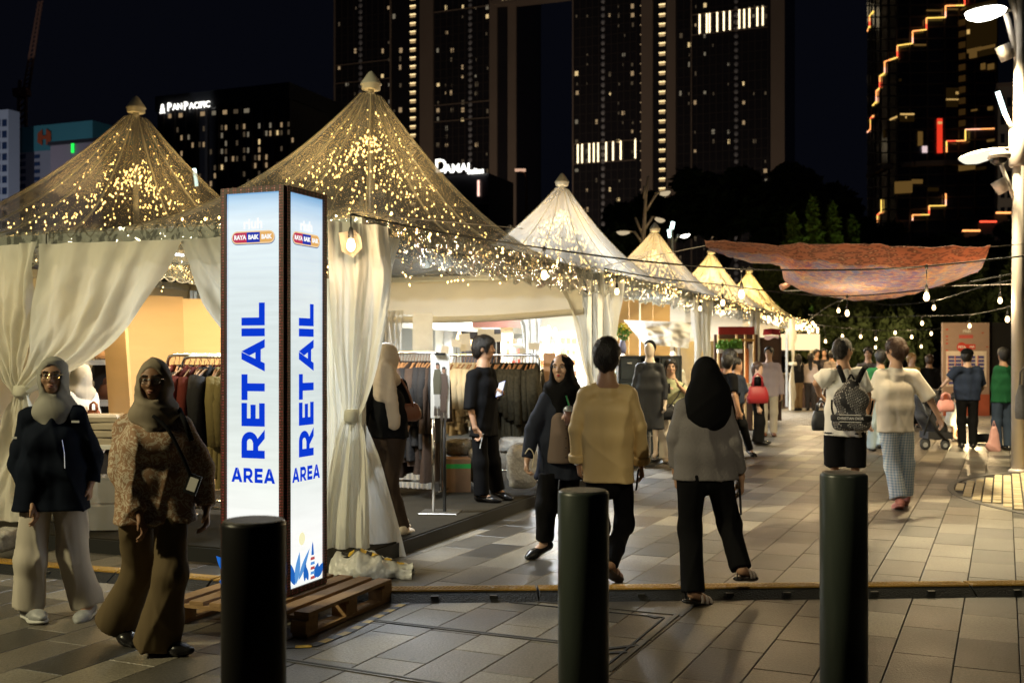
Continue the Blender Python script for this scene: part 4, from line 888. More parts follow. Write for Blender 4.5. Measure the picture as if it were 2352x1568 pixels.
festoon('black cable from the second post sagging below the patterned cloth',[(1388,617,14),(1520,640,14.2),(1660,654,14.5),(1800,672,14.8),(1946,680,15),(2130,664,15),(2297,634,14.9),(2335,625,14.85)],[(1660,692),(1946,716),(2297,687)],.009,.9)
festoon('cable clipped along the tent eaves over the walkway',[(1388,622,13.9),(1417,633,14.2),(1510,652,16.5),(1608,673,19.3),(1741,706,25.4),(1840,735,33)],[(1417,666),(1608,706),(1660,716),(1755,727),(1795,731)],.008,.9)
festoon('cable crossing to the lamp mast above the map board',[(1850,742,33),(1930,690,22),(2040,700,21),(2145,690,20),(2250,660,17),(2334,640,14.9)],[(1926,711),(2145,704)],.008,.95)
festoon('far cable with four bulbs from the food stall to the mast',[(1856,722,30),(1990,728,27),(2118,725,25),(2227,722,22),(2334,700,16)],[(1867,740),(2118,740),(2227,746),(2314,730)],.008,1.0)
festoon('farthest cable with bulbs hanging over the crowd heads',[(1862,744,33),(1935,752,32),(2012,758,31),(2095,757,31),(2218,752,30),(2340,740,30)],[(1896,782),(1935,770),(1977,771),(2012,776),(2056,762),(2094,772),(2139,764),(2218,774)],.008,1.1)
festoon('low far cable with three bulbs in front of the weeping trees',[(1868,752,36),(1950,775,36),(2060,782,36),(2180,770,36)],[(1878,760),(2011,796),(2116,794)],.008,1.1)
festoon('bulbs crowded at the end of the last tent',[(1838,735,34),(1860,738,34),(1885,745,34)],[(1846,744),(1853,752),(1860,748),(1866,756),(1872,746),(1858,760),(1878,754)],.008,1.2)
for i,(a,b) in enumerate((((806,490,8.4),(1200,525,14)),((1390,610,14),(1640,560,13)),((2275,566,13.5),(2360,560,14)),((1800,668,17),(2340,652,14.9)))):
    t=thing('guy_wire',('thin wire from the corner post towards the bluish tent','thin wire holding the patterned cloth at the tents','thin wire holding the patterned cloth at the mast','thin wire under the patterned cloth to the mast')[i],'wire',P(*a)); MB().tube([P(*a),P(*b)],.005,4).build('wire',M_mast,t)
cb=thing('corner_lamp','bare bulb with a paper wrap hanging at the corner post','lamp',P(806,545,8.3)); 
MB().tube([P(806,495,8.38),P(806,535,8.25)],.006,5).build('cord',M_blackw,cb)
for me in(sockme,bulbme):
    o=bpy.data.objects.new(me.name,me); C.objects.link(o); o.parent=cb; o.location=P(806,556,8.2)-Vector(cb.location); o.scale=(1.05,)*3
MB().grid([[P(778,535,8.28),P(815,528,8.3),P(829,545,8.3)],[P(785,578,8.28),P(812,590,8.25),P(832,570,8.3)]]).build('paper_wrap',cloth('wrap_paper',(.75,.6,.45),.4),cb)
l=lamp('corner_glow','POINT',P(806,560,8.12),9,(1,.72,.42),.04)
for q,E in((P(1250,640,10.3),5),(P(1703,690,10.7),12),(P(2128,690,11.1),14),(P(1660,700,14.5),10),(P(1946,725,15),12),(P(2297,695,14.9),8),(P(1926,715,22),18),(P(2145,708,20),18),(P(1867,745,30),22),(P(2118,745,25),20),(P(2227,752,22),16),(P(2012,782,31),26),(P(2094,775,31),24),(P(1935,775,32),24),(P(2060,790,36),30),(P(1852,752,34),50),(P(2218,785,26),60)): lamp('festoon_glow','POINT',q,E*3.0,(1,.72,.38),.05)  # last one added in front of the map board, no bulb hangs there
lamp('garden_uplight','POINT',P(1865,800,43),330,(.85,1,.45),.2)
# ------------------------------------------------------------------ PATTERNED CLOTH
def patch_mat():
    m=bpy.data.materials.new('patchwork_cloth'); m.use_nodes=True; nt=m.node_tree; b=nt.nodes['Principled BSDF']; L=nt.links.new
    uv=N(nt,'ShaderNodeUVMap'); sx=N(nt,'ShaderNodeSeparateXYZ'); L(uv.outputs[0],sx.inputs[0])
    def ramp(stops,src,interp='CONSTANT'):
        r=N(nt,'ShaderNodeValToRGB'); r.color_ramp.interpolation=interp; e=r.color_ramp.elements
        e[0].position,e[0].color=stops[0][0],stops[0][1]+(1,); e[1].position,e[1].color=stops[1][0],stops[1][1]+(1,)
        for p,c in stops[2:]: k=e.new(p); k.color=c+(1,)
        L(src,r.inputs[0]); return r.outputs[0]
    bands=ramp([(0,(.34,.14,.07)),(.26,(.45,.10,.03)),(.50,(.52,.38,.20)),(.62,(.36,.30,.45)),(.78,(.62,.36,.24))],sx.outputs['Y'])
    cols=ramp([(0,(.26,.18,.38)),(.24,(.62,.13,.04)),(.42,(.30,.22,.42)),(.8,(.55,.40,.24))],sx.outputs['X'])
    mid=N(nt,'ShaderNodeMath',operation='GREATER_THAN'); mid.inputs[1].default_value=.26; L(sx.outputs['Y'],mid.inputs[0])
    m2=N(nt,'ShaderNodeMath',operation='LESS_THAN'); m2.inputs[1].default_value=.55; L(sx.outputs['Y'],m2.inputs[0])
    mm=N(nt,'ShaderNodeMath',operation='MULTIPLY'); L(mid.outputs[0],mm.inputs[0]); L(m2.outputs[0],mm.inputs[1])
    mx=N(nt,'ShaderNodeMixRGB'); L(mm.outputs[0],mx.inputs[0]); L(bands,mx.inputs[1]); L(cols,mx.inputs[2])
    mp=N(nt,'ShaderNodeMapping'); mp.inputs['Scale'].default_value=(16,26,1); L(uv.outputs[0],mp.inputs[0])
    no=N(nt,'ShaderNodeTexNoise'); no.inputs['Scale'].default_value=1.6; no.inputs['Detail'].default_value=3; L(mp.outputs[0],no.inputs['Vector'])
    pat=ramp([(0,(.16,.15,.42)),(.44,(.55,.20,.07)),(.50,(.66,.48,.24)),(.555,(.18,.25,.48))],no.outputs['Fac'])
    vo=N(nt,'ShaderNodeTexVoronoi'); vo.inputs['Scale'].default_value=42; L(uv.outputs[0],vo.inputs['Vector'])
    dots=ramp([(0,(.75,.5,.3)),(.18,(.20,.07,.05)),(.5,(.5,.17,.07))],vo.outputs['Distance'])
    up=N(nt,'ShaderNodeMath',operation='LESS_THAN'); up.inputs[1].default_value=.24; L(sx.outputs['Y'],up.inputs[0])
    mp2=N(nt,'ShaderNodeMixRGB'); L(up.outputs[0],mp2.inputs[0]); L(pat,mp2.inputs[1]); L(dots,mp2.inputs[2])
    m3=N(nt,'ShaderNodeMixRGB'); m3.inputs[0].default_value=.68; L(mx.outputs[0],m3.inputs[1]); L(mp2.outputs[0],m3.inputs[2])
    hv=N(nt,'ShaderNodeHueSaturation'); hv.inputs['Saturation'].default_value=.78; hv.inputs['Value'].default_value=1.05; L(m3.outputs[0],hv.inputs['Color']); m3=hv; L(m3.outputs[0],b.inputs['Base Color']); b.inputs['Roughness'].default_value=.8
    tl=N(nt,'ShaderNodeBsdfTranslucent'); L(m3.outputs[0],tl.inputs[0]); ms=N(nt,'ShaderNodeMixShader'); ms.inputs[0].default_value=.4; L(b.outputs[0],ms.inputs[1]); L(tl.outputs[0],ms.inputs[2]); L(ms.outputs[0],nt.nodes['Material Output'].inputs[0]); return m
cl=thing('canopy_cloth','orange and purple patchwork cloth hung over the walkway like a sagging canopy','cloth',P(1950,600,14))
topc=[(1618,551,12.6),(1700,556,12.7),(1800,562,12.8),(1900,561,12.8),(2010,562,12.9),(2100,566,13),(2200,568,13.2),(2274,564,13.4)]
botc=[(1640,560,12.9),(1722,596,14.0),(1788,606,14.6),(1812,655,15.6),(1900,680,16.2),(2000,690,16.4),(2105,672,16.2),(2240,622,14.8)]
tc_=catm([P(*p) for p in topc],8); bc_=catm([P(*p) for p in botc],8); rows=[]
for i in range(25):
    v=i/24; rows.append([a.lerp(b,v)+Vector((0,0,-.10*math.sin(math.pi*v)+.035*noise.noise(Vector((k*.18,v*4,2)))+.02*noise.noise(Vector((k*.5,v*9,7))))) for k,(a,b) in enumerate(zip(tc_,bc_))])
mb=MB().grid(rows); me=mb.mesh('cloth'); uvl=me.uv_layers.new(name='UVMap'); nr,nc=25,len(rows[0])
for lp in me.loops: i=lp.vertex_index; uvl.data[lp.index].uv=((i%nc)/(nc-1),(i//nc)/(nr-1))
o=put('cloth_sheet',me,patch_mat(),cl,True); solid(o,.006)
MB().tube([rows[-1][24]+Vector((0,0,0)),rows[-1][24]+Vector((-.12,-.05,-.05))],[.03,.05],8).build('knotted_corner',mat('cloth_pink',(.55,.3,.22),.8),cl,True)
# ------------------------------------------------------------------ RETAIL PILLAR
def panel_mat(name):
    m=bpy.data.materials.new(name); m.use_nodes=True; nt=m.node_tree; nt.nodes.clear(); L=nt.links.new
    ge=N(nt,'ShaderNodeNewGeometry'); sx=N(nt,'ShaderNodeSeparateXYZ'); L(ge.outputs['Position'],sx.inputs[0])
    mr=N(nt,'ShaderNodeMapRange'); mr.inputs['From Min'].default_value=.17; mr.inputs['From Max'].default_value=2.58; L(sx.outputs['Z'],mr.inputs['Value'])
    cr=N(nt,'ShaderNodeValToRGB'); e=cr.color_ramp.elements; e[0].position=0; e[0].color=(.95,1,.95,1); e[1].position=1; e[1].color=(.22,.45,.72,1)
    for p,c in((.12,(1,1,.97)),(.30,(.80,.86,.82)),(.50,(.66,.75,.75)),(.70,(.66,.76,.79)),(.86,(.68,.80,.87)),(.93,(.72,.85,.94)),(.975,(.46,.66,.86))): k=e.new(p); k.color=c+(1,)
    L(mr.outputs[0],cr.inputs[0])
    no=N(nt,'ShaderNodeTexNoise'); no.inputs['Scale'].default_value=1; no.inputs['Detail'].default_value=3; mp=N(nt,'ShaderNodeMapping'); mp.inputs['Scale'].default_value=(2.5,2.5,34); L(ge.outputs['Position'],mp.inputs[0]); L(mp.outputs[0],no.inputs['Vector'])
    m2=N(nt,'ShaderNodeMapRange'); m2.inputs['To Min'].default_value=.88; m2.inputs['To Max'].default_value=1.1; L(no.outputs['Fac'],m2.inputs['Value'])
    em=N(nt,'ShaderNodeEmission'); L(cr.outputs[0],em.inputs[0]); L(m2.outputs[0],em.inputs[1])
    df=N(nt,'ShaderNodeBsdfPrincipled'); df.inputs['Base Color'].default_value=(.15,.15,.15,1); df.inputs['Roughness'].default_value=.35
    ads=N(nt,'ShaderNodeAddShader'); L(em.outputs[0],ads.inputs[0]); L(df.outputs[0],ads.inputs[1])
    o=N(nt,'ShaderNodeOutputMaterial'); L(ads.outputs[0],o.inputs[0]); return m
def batik():
    m=bpy.data.materials.new('patterned_frame'); m.use_nodes=True; nt=m.node_tree; b=nt.nodes['Principled BSDF']; L=nt.links.new
    tc=N(nt,'ShaderNodeTexCoord'); v=N(nt,'ShaderNodeTexVoronoi'); v.inputs['Scale'].default_value=58; v.inputs['Randomness'].default_value=.15; L(tc.outputs['Object'],v.inputs['Vector'])
    cr=N(nt,'ShaderNodeValToRGB'); cr.color_ramp.interpolation='CONSTANT'; e=cr.color_ramp.elements; e[0].color=(.65,.55,.55,1); e[1].position=.16; e[1].color=(.35,.04,.05,1); k=e.new(.36); k.color=(.055,.022,.014,1)
    L(v.outputs['Distance'],cr.inputs[0]); L(cr.outputs[0],b.inputs['Base Color']); b.inputs['Roughness'].default_value=.5; return m
M_panel=panel_mat('lit_print'); M_batik=batik(); M_blue=emat('print_blue',(.004,.05,.75),.85,False)
GL={} # heavy letter shapes in a unit-high box: quads
def arc_ring(cx,cy,rx,ry,ix,iy,a0,a1,n=10):
    out=[]
    for k in range(n):
        t0=a0+(a1-a0)*k/n; t1=a0+(a1-a0)*(k+1)/n
        out.append([(cx+rx*math.cos(t0),cy+ry*math.sin(t0)),(cx+rx*math.cos(t1),cy+ry*math.sin(t1)),(cx+ix*math.cos(t1),cy+iy*math.sin(t1)),(cx+ix*math.cos(t0),cy+iy*math.sin(t0))])
    return out
def rect(x0,y0,x1,y1): return [(x0,y0),(x1,y0),(x1,y1),(x0,y1)]
S_=.27
GL['I']=(.30,[rect(0,0,.30,1)]); GL['L']=(.86,[rect(0,0,.30,1),rect(.30,0,.86,.25)]); GL['T']=(.98,[rect(.0,.74,.98,1),rect(.34,0,.64,.74)])
GL['E']=(.88,[rect(0,0,.30,1),rect(.30,0,.88,.24),rect(.30,.39,.82,.61),rect(.30,.76,.88,1)])
GL['A']=(1.22,[[(0,0),(.31,0),(.73,1),(.46,1)],[(.91,0),(1.22,0),(.76,1),(.60,.66)],[(.33,.17),(.89,.17),(.80,.40),(.42,.40)]])
GL['R']=(1.10,[rect(0,0,.30,1),rect(.30,.76,.60,1),rect(.30,.28,.60,.50),[(.42,.30),(.72,.33),(1.10,0),(.76,0)]]+arc_ring(.60,.64,.40,.36,.13,.12,-math.pi/2,math.pi/2))
def block_text(body,M,cap,length,m,parent,gap=.11,name='letter'):
    tot=sum(GL[ch][0] for ch in body)+gap*(len(body)-1); k=length/tot; x=-length/2
    for ch in body:
        mb=MB(); wd,qs=GL[ch]
        for q in qs:
            pts=[M@Vector((x+px*k,(py-.5)*cap,.0015)) for px,py in q]; mb.add(pts,[(0,1,2,3)])
        mb.build(name,m,parent); x+=(wd+gap)*k
z0=.15; c0=G(655,1369,z0); c0.z=0
Wb=.45; Hb=2.47
pil=thing('retail_pillar','tall glowing white lightbox pillar reading RETAIL AREA standing on a wooden pallet','sign pillar',(c0.x,c0.y,z0))
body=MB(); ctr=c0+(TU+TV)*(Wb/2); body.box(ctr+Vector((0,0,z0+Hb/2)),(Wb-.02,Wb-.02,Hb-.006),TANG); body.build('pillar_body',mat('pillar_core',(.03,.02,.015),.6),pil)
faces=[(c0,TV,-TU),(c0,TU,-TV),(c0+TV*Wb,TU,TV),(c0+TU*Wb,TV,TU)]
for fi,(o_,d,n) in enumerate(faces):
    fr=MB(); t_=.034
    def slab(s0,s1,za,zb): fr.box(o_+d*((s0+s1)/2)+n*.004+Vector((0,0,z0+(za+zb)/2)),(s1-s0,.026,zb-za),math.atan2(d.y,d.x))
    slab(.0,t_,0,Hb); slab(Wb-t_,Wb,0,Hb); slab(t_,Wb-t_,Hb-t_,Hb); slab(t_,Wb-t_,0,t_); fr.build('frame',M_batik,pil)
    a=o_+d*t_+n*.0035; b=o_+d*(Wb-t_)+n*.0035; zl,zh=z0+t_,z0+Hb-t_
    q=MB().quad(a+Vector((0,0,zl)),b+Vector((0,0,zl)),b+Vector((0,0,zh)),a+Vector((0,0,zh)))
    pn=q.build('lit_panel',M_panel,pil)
    if fi<2:
        # local frame on the face: xr runs to the viewer's right
        xr=-d if fi==0 else d; mid=o_+d*(Wb/2)+n*.0045
        def FM(zc,up=False,dx=0):
            X=xr; Y=Vector((0,0,1))
            org=mid+xr*dx+Vector((0,0,zc))
            return frame_matrix(org,Y,-X) if up else frame_matrix(org,X,Y)
        block_text('RETAIL',FM(1.445,True),.168,.945,M_blue,pn); block_text('AREA',FM(.868),.088,.315,M_blue,pn,.13)
        # pill shaped logo
        def pill(w_,h_,z,m,off,x0=0,name='logo_pill'):
            pts=[]
            for k in range(9): t=math.pi/2+math.pi*k/8; pts.append((x0-w_/2+h_/2+h_/2*math.cos(t),h_/2*math.sin(t)))
            for k in range(9): t=-math.pi/2+math.pi*k/8; pts.append((x0+w_/2-h_/2+h_/2*math.cos(t),h_/2*math.sin(t)))
            M=FM(z); MB().add([M@Vector((px,py,off)) for px,py in pts],[tuple(range(len(pts)))]).build(name,m,pn)
        zc=2.315
        pill(.315,.080,zc-.004,emat('logo_shadow',(.12,.25,.55),.6,False),.001); pill(.312,.078,zc,emat('logo_edge',(1,.72,.42),.9,False),.0018); pill(.296,.062,zc,emat('logo_red',(.72,.06,.13),.75,False),.0026)
        M=FM(zc); h_=.031
        MB().add([M@Vector(p) for p in((-.045,-h_,.0032),(.05,-h_,.0032),(.05,h_,.0032),(-.045,h_,.0032))],[(0,1,2,3)]).build('logo_blue',emat('logo_blue',(.03,.06,.55),.75,False),pn)
        pts=[(.05,-h_),(.118,-h_)]+[(.117+h_*math.cos(t),h_*math.sin(t)) for t in [-math.pi/2+math.pi*k/8 for k in range(9)]]+[(.05,h_)]
        MB().add([M@Vector((x,y,.0034)) for x,y in pts],[tuple(range(len(pts)))]).build('logo_orange',emat('logo_orange',(.95,.52,.16),.85,False),pn)
        W_=emat('logo_white',(1,1,.98),1.0,False)
        for tx,xx in(('RAYA',-.093),('BAIK',.003),('BAIK',.098)): put_text('logo_text',tx,.037,M@Matrix.Translation((xx,0,.0045)),W_,pn,.0018,.0004,.92)
        put_text('logo_text','nuh' if False else 'riuh',.088,FM(2.395)@Matrix.Translation((0,0,.003)),emat('logo_white',(1,1,.98),1.0,False),pn,.003,.0004)
        # printed plants and tower at the foot
        zl=z0+.05; BL=[emat('print_leaf',(.02,.16,.62),.8,False),emat('print_leaf_b',(.12,.36,.80),.85,False),emat('print_red',(.6,.10,.10),.8,False),emat('print_sun',(.95,.90,.55),1.0,False)]
        def leaf(x,y,l,wd,a,m,off=.002):
            M=FM(zl); pts=[]
            for k in range(13):
                t=k/12; r=wd*math.sin(math.pi*t**.8)
                pts.append((l*t,r))
            pts+= [(p[0],-p[1]) for p in reversed(pts[1:-1])]; ca,sa=math.cos(a),math.sin(a)
            MB().add([M@Vector((x+px*ca-py*sa,y+px*sa+py*ca,off)) for px,py in pts],[tuple(range(len(pts)))]).build('printed_leaf',m,pn)
        for x,y,l,wd,a,c_ in((-.13,.0,.18,.03,2.0,0),(-.12,0,.20,.028,1.35,1),(-.09,.02,.22,.02,.95,1),(-.16,.06,.15,.035,2.4,0),(-.17,-.01,.08,.03,2.9,0),(-.02,.0,.13,.018,1.5,0),(.02,.0,.11,.018,1.9,0),(.10,0,.10,.03,1.2,0),(.12,0,.12,.028,.8,0)): leaf(x,y,l,wd,a,BL[c_])
        M=FM(zl); MB().add([M@Vector((-.05+.035*math.cos(t),.27+.04*math.sin(t),.0015)) for t in [2*math.pi*k/16 for k in range(16)]],[tuple(range(16))]).build('printed_sun',BL[3],pn)
        for k in range(5): MB().add([M@Vector(p) for p in((.045,k*.03,.003),(.095,k*.03,.003),(.092,k*.03+.018,.003),(.048,k*.03+.018,.003))],[(0,1,2,3)]).build('printed_tower',BL[2 if k%2==0 else 1],pn)
        MB().add([M@Vector(p) for p in((.055,.15,.003),(.085,.15,.003),(.078,.21,.003),(.07,.235,.003),(.062,.21,.003))],[(0,1,2,3,4)]).build('printed_tower',BL[0],pn)
# ------------------------------------------------------------------ PALLET
M_wood=mat('pallet_wood',(.36,.22,.10),.75,var=.35,vs=3,bump=.5,bs=18,stretch=(1,1,1),objvar=.2)
n0=G(709,1406,.145); n0.z=0; PU,PV=1.0,.97
pt=thing('wooden_pallet','wooden pallet on the paving carrying the glowing retail pillar','pallet',n0+TU*.5+TV*.48)
def pp(u,v,z): return n0+TU*u+TV*v+Vector((0,0,z))
for k in range(7):
    v=.05+k*(PV-.1)/6; MB().bbox(pp(PU/2,v,.133),(PU,.098,.022),TANG+random.uniform(-.004,.004),.002).build('deck_board',M_wood,pt)
for u in(.05,PU/2,PU-.05):
    MB().bbox(pp(u,PV/2,.1105),(.098,PV,.021),TANG,.002).build('stringer_board',M_wood,pt)
    for v in(.06,PV/2,PV-.06): MB().bbox(pp(u,v,.0615),(.13,.10,.075),TANG,.003).build('block',M_wood,pt)
for v in(.06,PV/2,PV-.06): MB().bbox(pp(PU/2,v,.013),(PU,.098,.022),TANG,.002).build('bottom_board',M_wood,pt)
# ------------------------------------------------------------------ BOLLARDS
M_bol=mat('bollard_paint',(.050,.062,.052),.33,metal=.0,var=.32,vs=9,bump=.05,bs=40,spec=.55,rvar=.12,stretch=(1,1,.25))
M_bol2=mat('bollard_dark',(.016,.015,.014),.34,var=.15,vs=5,spec=.4)  # darker tone for the bollard before the pillar
for x,Y,l,ztop in((583,3.4,'dark round steel bollard in front of the glowing retail pillar',1.083),(1340,4.27,'grey green round steel bollard before the man in tan shirt',1.068),(1938,4.67,'round steel bollard with a warm shine on top below the backpack man',1.094)):
    c=P(x,HY,Y); c.z=0; t=thing('bollard',l,'bollard',c,'steel bollards across the walkway'); 
    MB().lathe([(.1,0),(.1,ztop-.012),(.0975,ztop-.004),(.094,ztop)],c,48).build('post',M_bol2 if x==583 else M_bol,t,True)
    MB().lathe([(.092,ztop-.002),(.09,ztop+.0035),(.085,ztop+.0045)],c,48).build('top_plate',mat('bollard_top',(.12,.11,.10),.5,metal=.0,var=.2,vs=20,bump=.15,bs=90),t)
    MB().lathe([(.135,-.002),(.135,.012),(.125,.014)],c,32).build('base_flange',M_bol,t)
# ------------------------------------------------------------------ CLOTHES RAILS
M_chrome=mat('chrome_tube',(.72,.70,.66),.18,metal=1.0,var=.05); M_hang=mat('wood_hanger',(.28,.13,.05),.45)
def garment(nm,col,L_=.9,wd=.21,fold=1.0,pattern=False,seed=0):
    rs=random.Random(seed); mb=MB(); n=18; rows=[]
    for i in range(13):
        t=i/12; z=-L_*t**1.1
        if z>-.10: hw=.05+(wd-.05)*min(1,(-z/.10))**.7
        else: hw=wd*(1+.10*t)-.02
        th=.018+.035*min(1,t*2.5); row=[]
        for k in range(n+1):
            a=2*math.pi*k/n; f=1+.22*fold*t*math.sin(5*a+seed)+.1*t*math.sin(9*a+2*seed)
            row.append(Vector((math.sin(a)*th*f+.02*t*math.sin(seed+t*3),math.cos(a)*hw*(1+.03*math.sin(3*a+seed)*t),z)))
        rows.append(row)
    mb.grid(rows)
    for s in(-1,1):
        l=.55+rs.uniform(-.05,.05); mb.tube([Vector((0,s*(wd-.03),-.09)),Vector((.012,s*(wd+.035),-.28)),Vector((.02+rs.uniform(-.02,.02),s*(wd+.035),-.09-l))],[.05,.048,.045],9)
    me=mb.mesh(nm); me.materials.append(col); me.polygons.foreach_set('use_smooth',np.ones(len(me.polygons),dtype=bool)); return me
def hanger():
    mb=MB(); mb.tube([(0,-.19,-.085),(0,-.1,-.03),(0,0,-.012),(0,.1,-.03),(0,.19,-.085)],.011,6); mb.tube([(0,0,-.012),(0,0,.03),(0,.03,.05),(0,.02,.085),(0,-.012,.085)],.0035,5); me=mb.mesh('hanger'); me.materials.append(M_hang); return me
HANG=hanger()
def gcol(n,c,pat=0):
    m=mat('fabric_'+n,c,.85,var=.2 if not pat else .9,vs=6 if not pat else 28,bump=.3,bs=40,spec=.15); return m
ORD='first second third fourth fifth sixth seventh eighth ninth tenth eleventh twelfth thirteenth fourteenth fifteenth sixteenth seventeenth eighteenth nineteenth twentieth 21st 22nd 23rd 24th 25th 26th 27th 28th 29th thirtieth'.split()
def rail(label,a,b,z,items,grp,legs=True,drop=.0):
    """a,b: ground points of the two uprights; items: list of (t, garment mesh, label)"""
    t=thing('clothes_rail',label,'clothes rail',(a+b)/2,'chrome clothes rails in the stalls'); d=(b-a).normalized(); pr=Vector((-d.y,d.x,0)); zf=.12
    A_,B_=a+Vector((0,0,0)),b+Vector((0,0,0))
    MB().tube([Vector((a.x,a.y,zf+.05)),Vector((a.x,a.y,z-.06)),Vector((a.x,a.y,z-.015))+d*.02,Vector((a.x,a.y,z))+d*.07,Vector((b.x,b.y,z))-d*.07,Vector((b.x,b.y,z-.015))-d*.02,Vector((b.x,b.y,z-.06)),Vector((b.x,b.y,zf+.05))],.016,8).build('bar',M_chrome,t,True)
    for e in(a,b): MB().tube([e+pr*.25+Vector((0,0,zf+.06)),e-pr*.25+Vector((0,0,zf+.06))],.014,8).build('foot',M_chrome,t,True)
    MB().tube([a+Vector((0,0,zf+.16)),b+Vector((0,0,zf+.16))],.012,8).build('lower_bar',M_chrome,t,True)
    ang=math.atan2(d.y,d.x)
    for i_,(s,me,lb) in enumerate(items):
        lb=ORD[i_]+' from the open rail end, a '+lb; q=a.lerp(b,s); o=bpy.data.objects.new(me.name,me); C.objects.link(o); o.location=(q.x,q.y,z-.088); o.rotation_euler=(random.uniform(-.03,.03),0,ang+random.uniform(-.3,.3)); o.scale=(random.uniform(.9,1.25),random.uniform(.9,1.07),random.uniform(.84,1.1)); o['label']=lb; o['category']='clothing'; o['group']=grp
        h=bpy.data.objects.new('hanger',HANG); C.objects.link(h); h.parent=o
    return t
olive=[garment('jacket',gcol('olive',(.20,.15,.055)),.95,.22,1,seed=k) for k in range(3)]; brown=[garment('shirt',gcol('maroon',(.12,.022,.014)),.85,.21,1,seed=k+4) for k in range(2)]
dark=[garment('shirt',gcol('charcoal',(.022,.02,.019)),.98,.21,1,seed=k+8) for k in range(3)]; cream=[garment('shirt',gcol('cream',(.60,.50,.32)),.78,.21,1,seed=k+12) for k in range(2)]; patt=[garment('shirt',gcol('dark_print',(.035,.030,.018),1),.92,.21,1,seed=k+16) for k in range(3)]; dbr=[garment('robe',gcol('dark_brown',(.05,.032,.022)),1.15,.21,1,seed=k+20) for k in range(3)]
def gx(x,Y): p=P(x,HY,Y); p.z=0; return p
rail('chrome clothes rail with dark shirts behind the woman in patterned blouse',gx(385,9.95),gx(640,9.75),1.60,[(.06+.046*k,(dark if k%3 else brown)[k%2],('dark shirt behind the woman in patterned blouse' if k%3 else 'maroon shirt behind the woman in patterned blouse')) for k in range(20)],'dark shirts on the rail behind the blouse woman')
rail('chrome clothes rail with olive jackets beside the retail pillar',gx(420,9.45),gx(650,9.25),1.585,[(.06+.06*k,brown[0] if k<2 else dark[k%3] if k<5 else olive[k%3],'maroon shirt on the front rail' if k<2 else 'charcoal shirt between maroon and olive ones' if k<5 else 'olive jacket on the front rail') for k in range(15)],'clothes on the front rail beside the pillar')
rail('chrome clothes rail of long dark robes behind the woman in beige hijab',gx(880,11.5),gx(1012,11.35),1.625,[(.05+.05*k,dbr[k%3] if k%2 else dark[k%3],'long dark brown robe by the poster' if k%2 else 'charcoal shirt by the poster') for k in range(19)],'dark robes on the rail by the poster')
rail('chrome clothes rail of cream and black printed shirts behind the man in black',gx(1012,12.6),gx(1240,12.3),1.60,[(.03+.032*k,cream[k%2] if k<12 else (patt[k%3] if k>13 else dark[0]),'cream shirt behind the man in black' if k<12 else 'black printed shirt behind the man in black' if k>13 else 'charcoal shirt between cream and printed shirts') for k in range(30)],'shirts on the rail behind the man in black')
# ------------------------------------------------------------------ STALL FURNITURE
M_ply=mat('plywood',(.62,.40,.17),.55,var=.12,vs=1.5,bump=.05,stretch=(1,1,5)); M_white=mat('white_board',(.74,.72,.66),.6,var=.06,vs=4); M_card=mat('sign_card',(.80,.78,.72),.7)
pw=thing('plywood_wall','tall pale plywood display wall inside the nearest tent','display wall',gx(400,11.9))
def wpanel(x0,x1,Y0,Y1,z1,lean,name='panel'):
    a=gx(x0,Y0);b=gx(x1,Y1); mb=MB(); up=Vector((lean[0],lean[1],z1)); n=(b-a).cross(Vector((0,0,1))).normalized()*.02
    vs=[a+n,b+n,b+n+up,a+n+up,a-n,b-n,b-n+up,a-n+up]; vs=[v+Vector((0,0,.12)) for v in vs]; mb.add(vs,[(0,1,2,3),(7,6,5,4),(0,4,5,1),(1,5,6,2),(2,6,7,3),(3,7,4,0)]); mb.build(name,M_ply,pw)
wpanel(300,432,11.4,11.9,2.12,(-.1,.12)); wpanel(433.2,600,11.9,12.1,2.10,(-.1,.12)); wpanel(268,318,10.6,10.5,1.78,(-.12,0))
st=thing('display_shelf','white open shelf with dark niches and bags beside the plywood wall','shelf',gx(248,10.9)); Ys=10.9
for y in(832,925,1010): 
    z=P(0,y,Ys).z; MB().box(Vector((gx(240,Ys).x,Ys,z)),(.32,.35,.05)).build('shelf_board',M_white,st)
MB().box(Vector((gx(240,Ys).x,Ys+.19,.9)),(.34,.02,1.4)).build('back_panel',mat('niche_dark',(.025,.02,.018),.8),st)
M_leath=mat('tan_leather',(.33,.18,.08),.5,var=.2,vs=10); M_leath2=mat('brown_leather',(.16,.06,.03),.45,var=.2,vs=10)
def handbag(name,label,c,w_,h_,d_,m,ang=0,cat='bag',strap=None,grp=None,hh=.5):
    t=thing(name,label,cat,c,grp); R=Matrix.Rotation(ang,3,'Z'); rows=[]
    prof=[(0,.80),(.02,.92),(.3,1.0),(.65,.93),(.92,.80),(1,.70)]
    for s,k in prof:
        rows.append([Vector(c)+R@Vector((math.copysign(abs(math.cos(a))**.5,math.cos(a))*w_/2*k,math.copysign(abs(math.sin(a))**.6,math.sin(a))*d_/2*(k if s<.8 else k*.5),s*h_)) for a in [2*math.pi*j/20 for j in range(21)]])
    mb=MB().grid(rows); mb.add(rows[0][:-1],[tuple(range(19,-1,-1))]); mb.add(rows[-1][:-1],[tuple(range(20))]); mb.build('bag_body',m,t,True)
    for s in(-1,1):
        MB().tube([Vector(c)+R@Vector((-w_*.22,s*d_*.2,h_*.97)),Vector(c)+R@Vector((-w_*.2,s*d_*.16,h_*(1+hh*.7))),Vector(c)+R@Vector((0,s*d_*.12,h_*(1+hh))),Vector(c)+R@Vector((w_*.2,s*d_*.16,h_*(1+hh*.7))),Vector(c)+R@Vector((w_*.22,s*d_*.2,h_*.97))],.011 if w_>.2 else .008,6).build('handle',m,t,True)
    return t
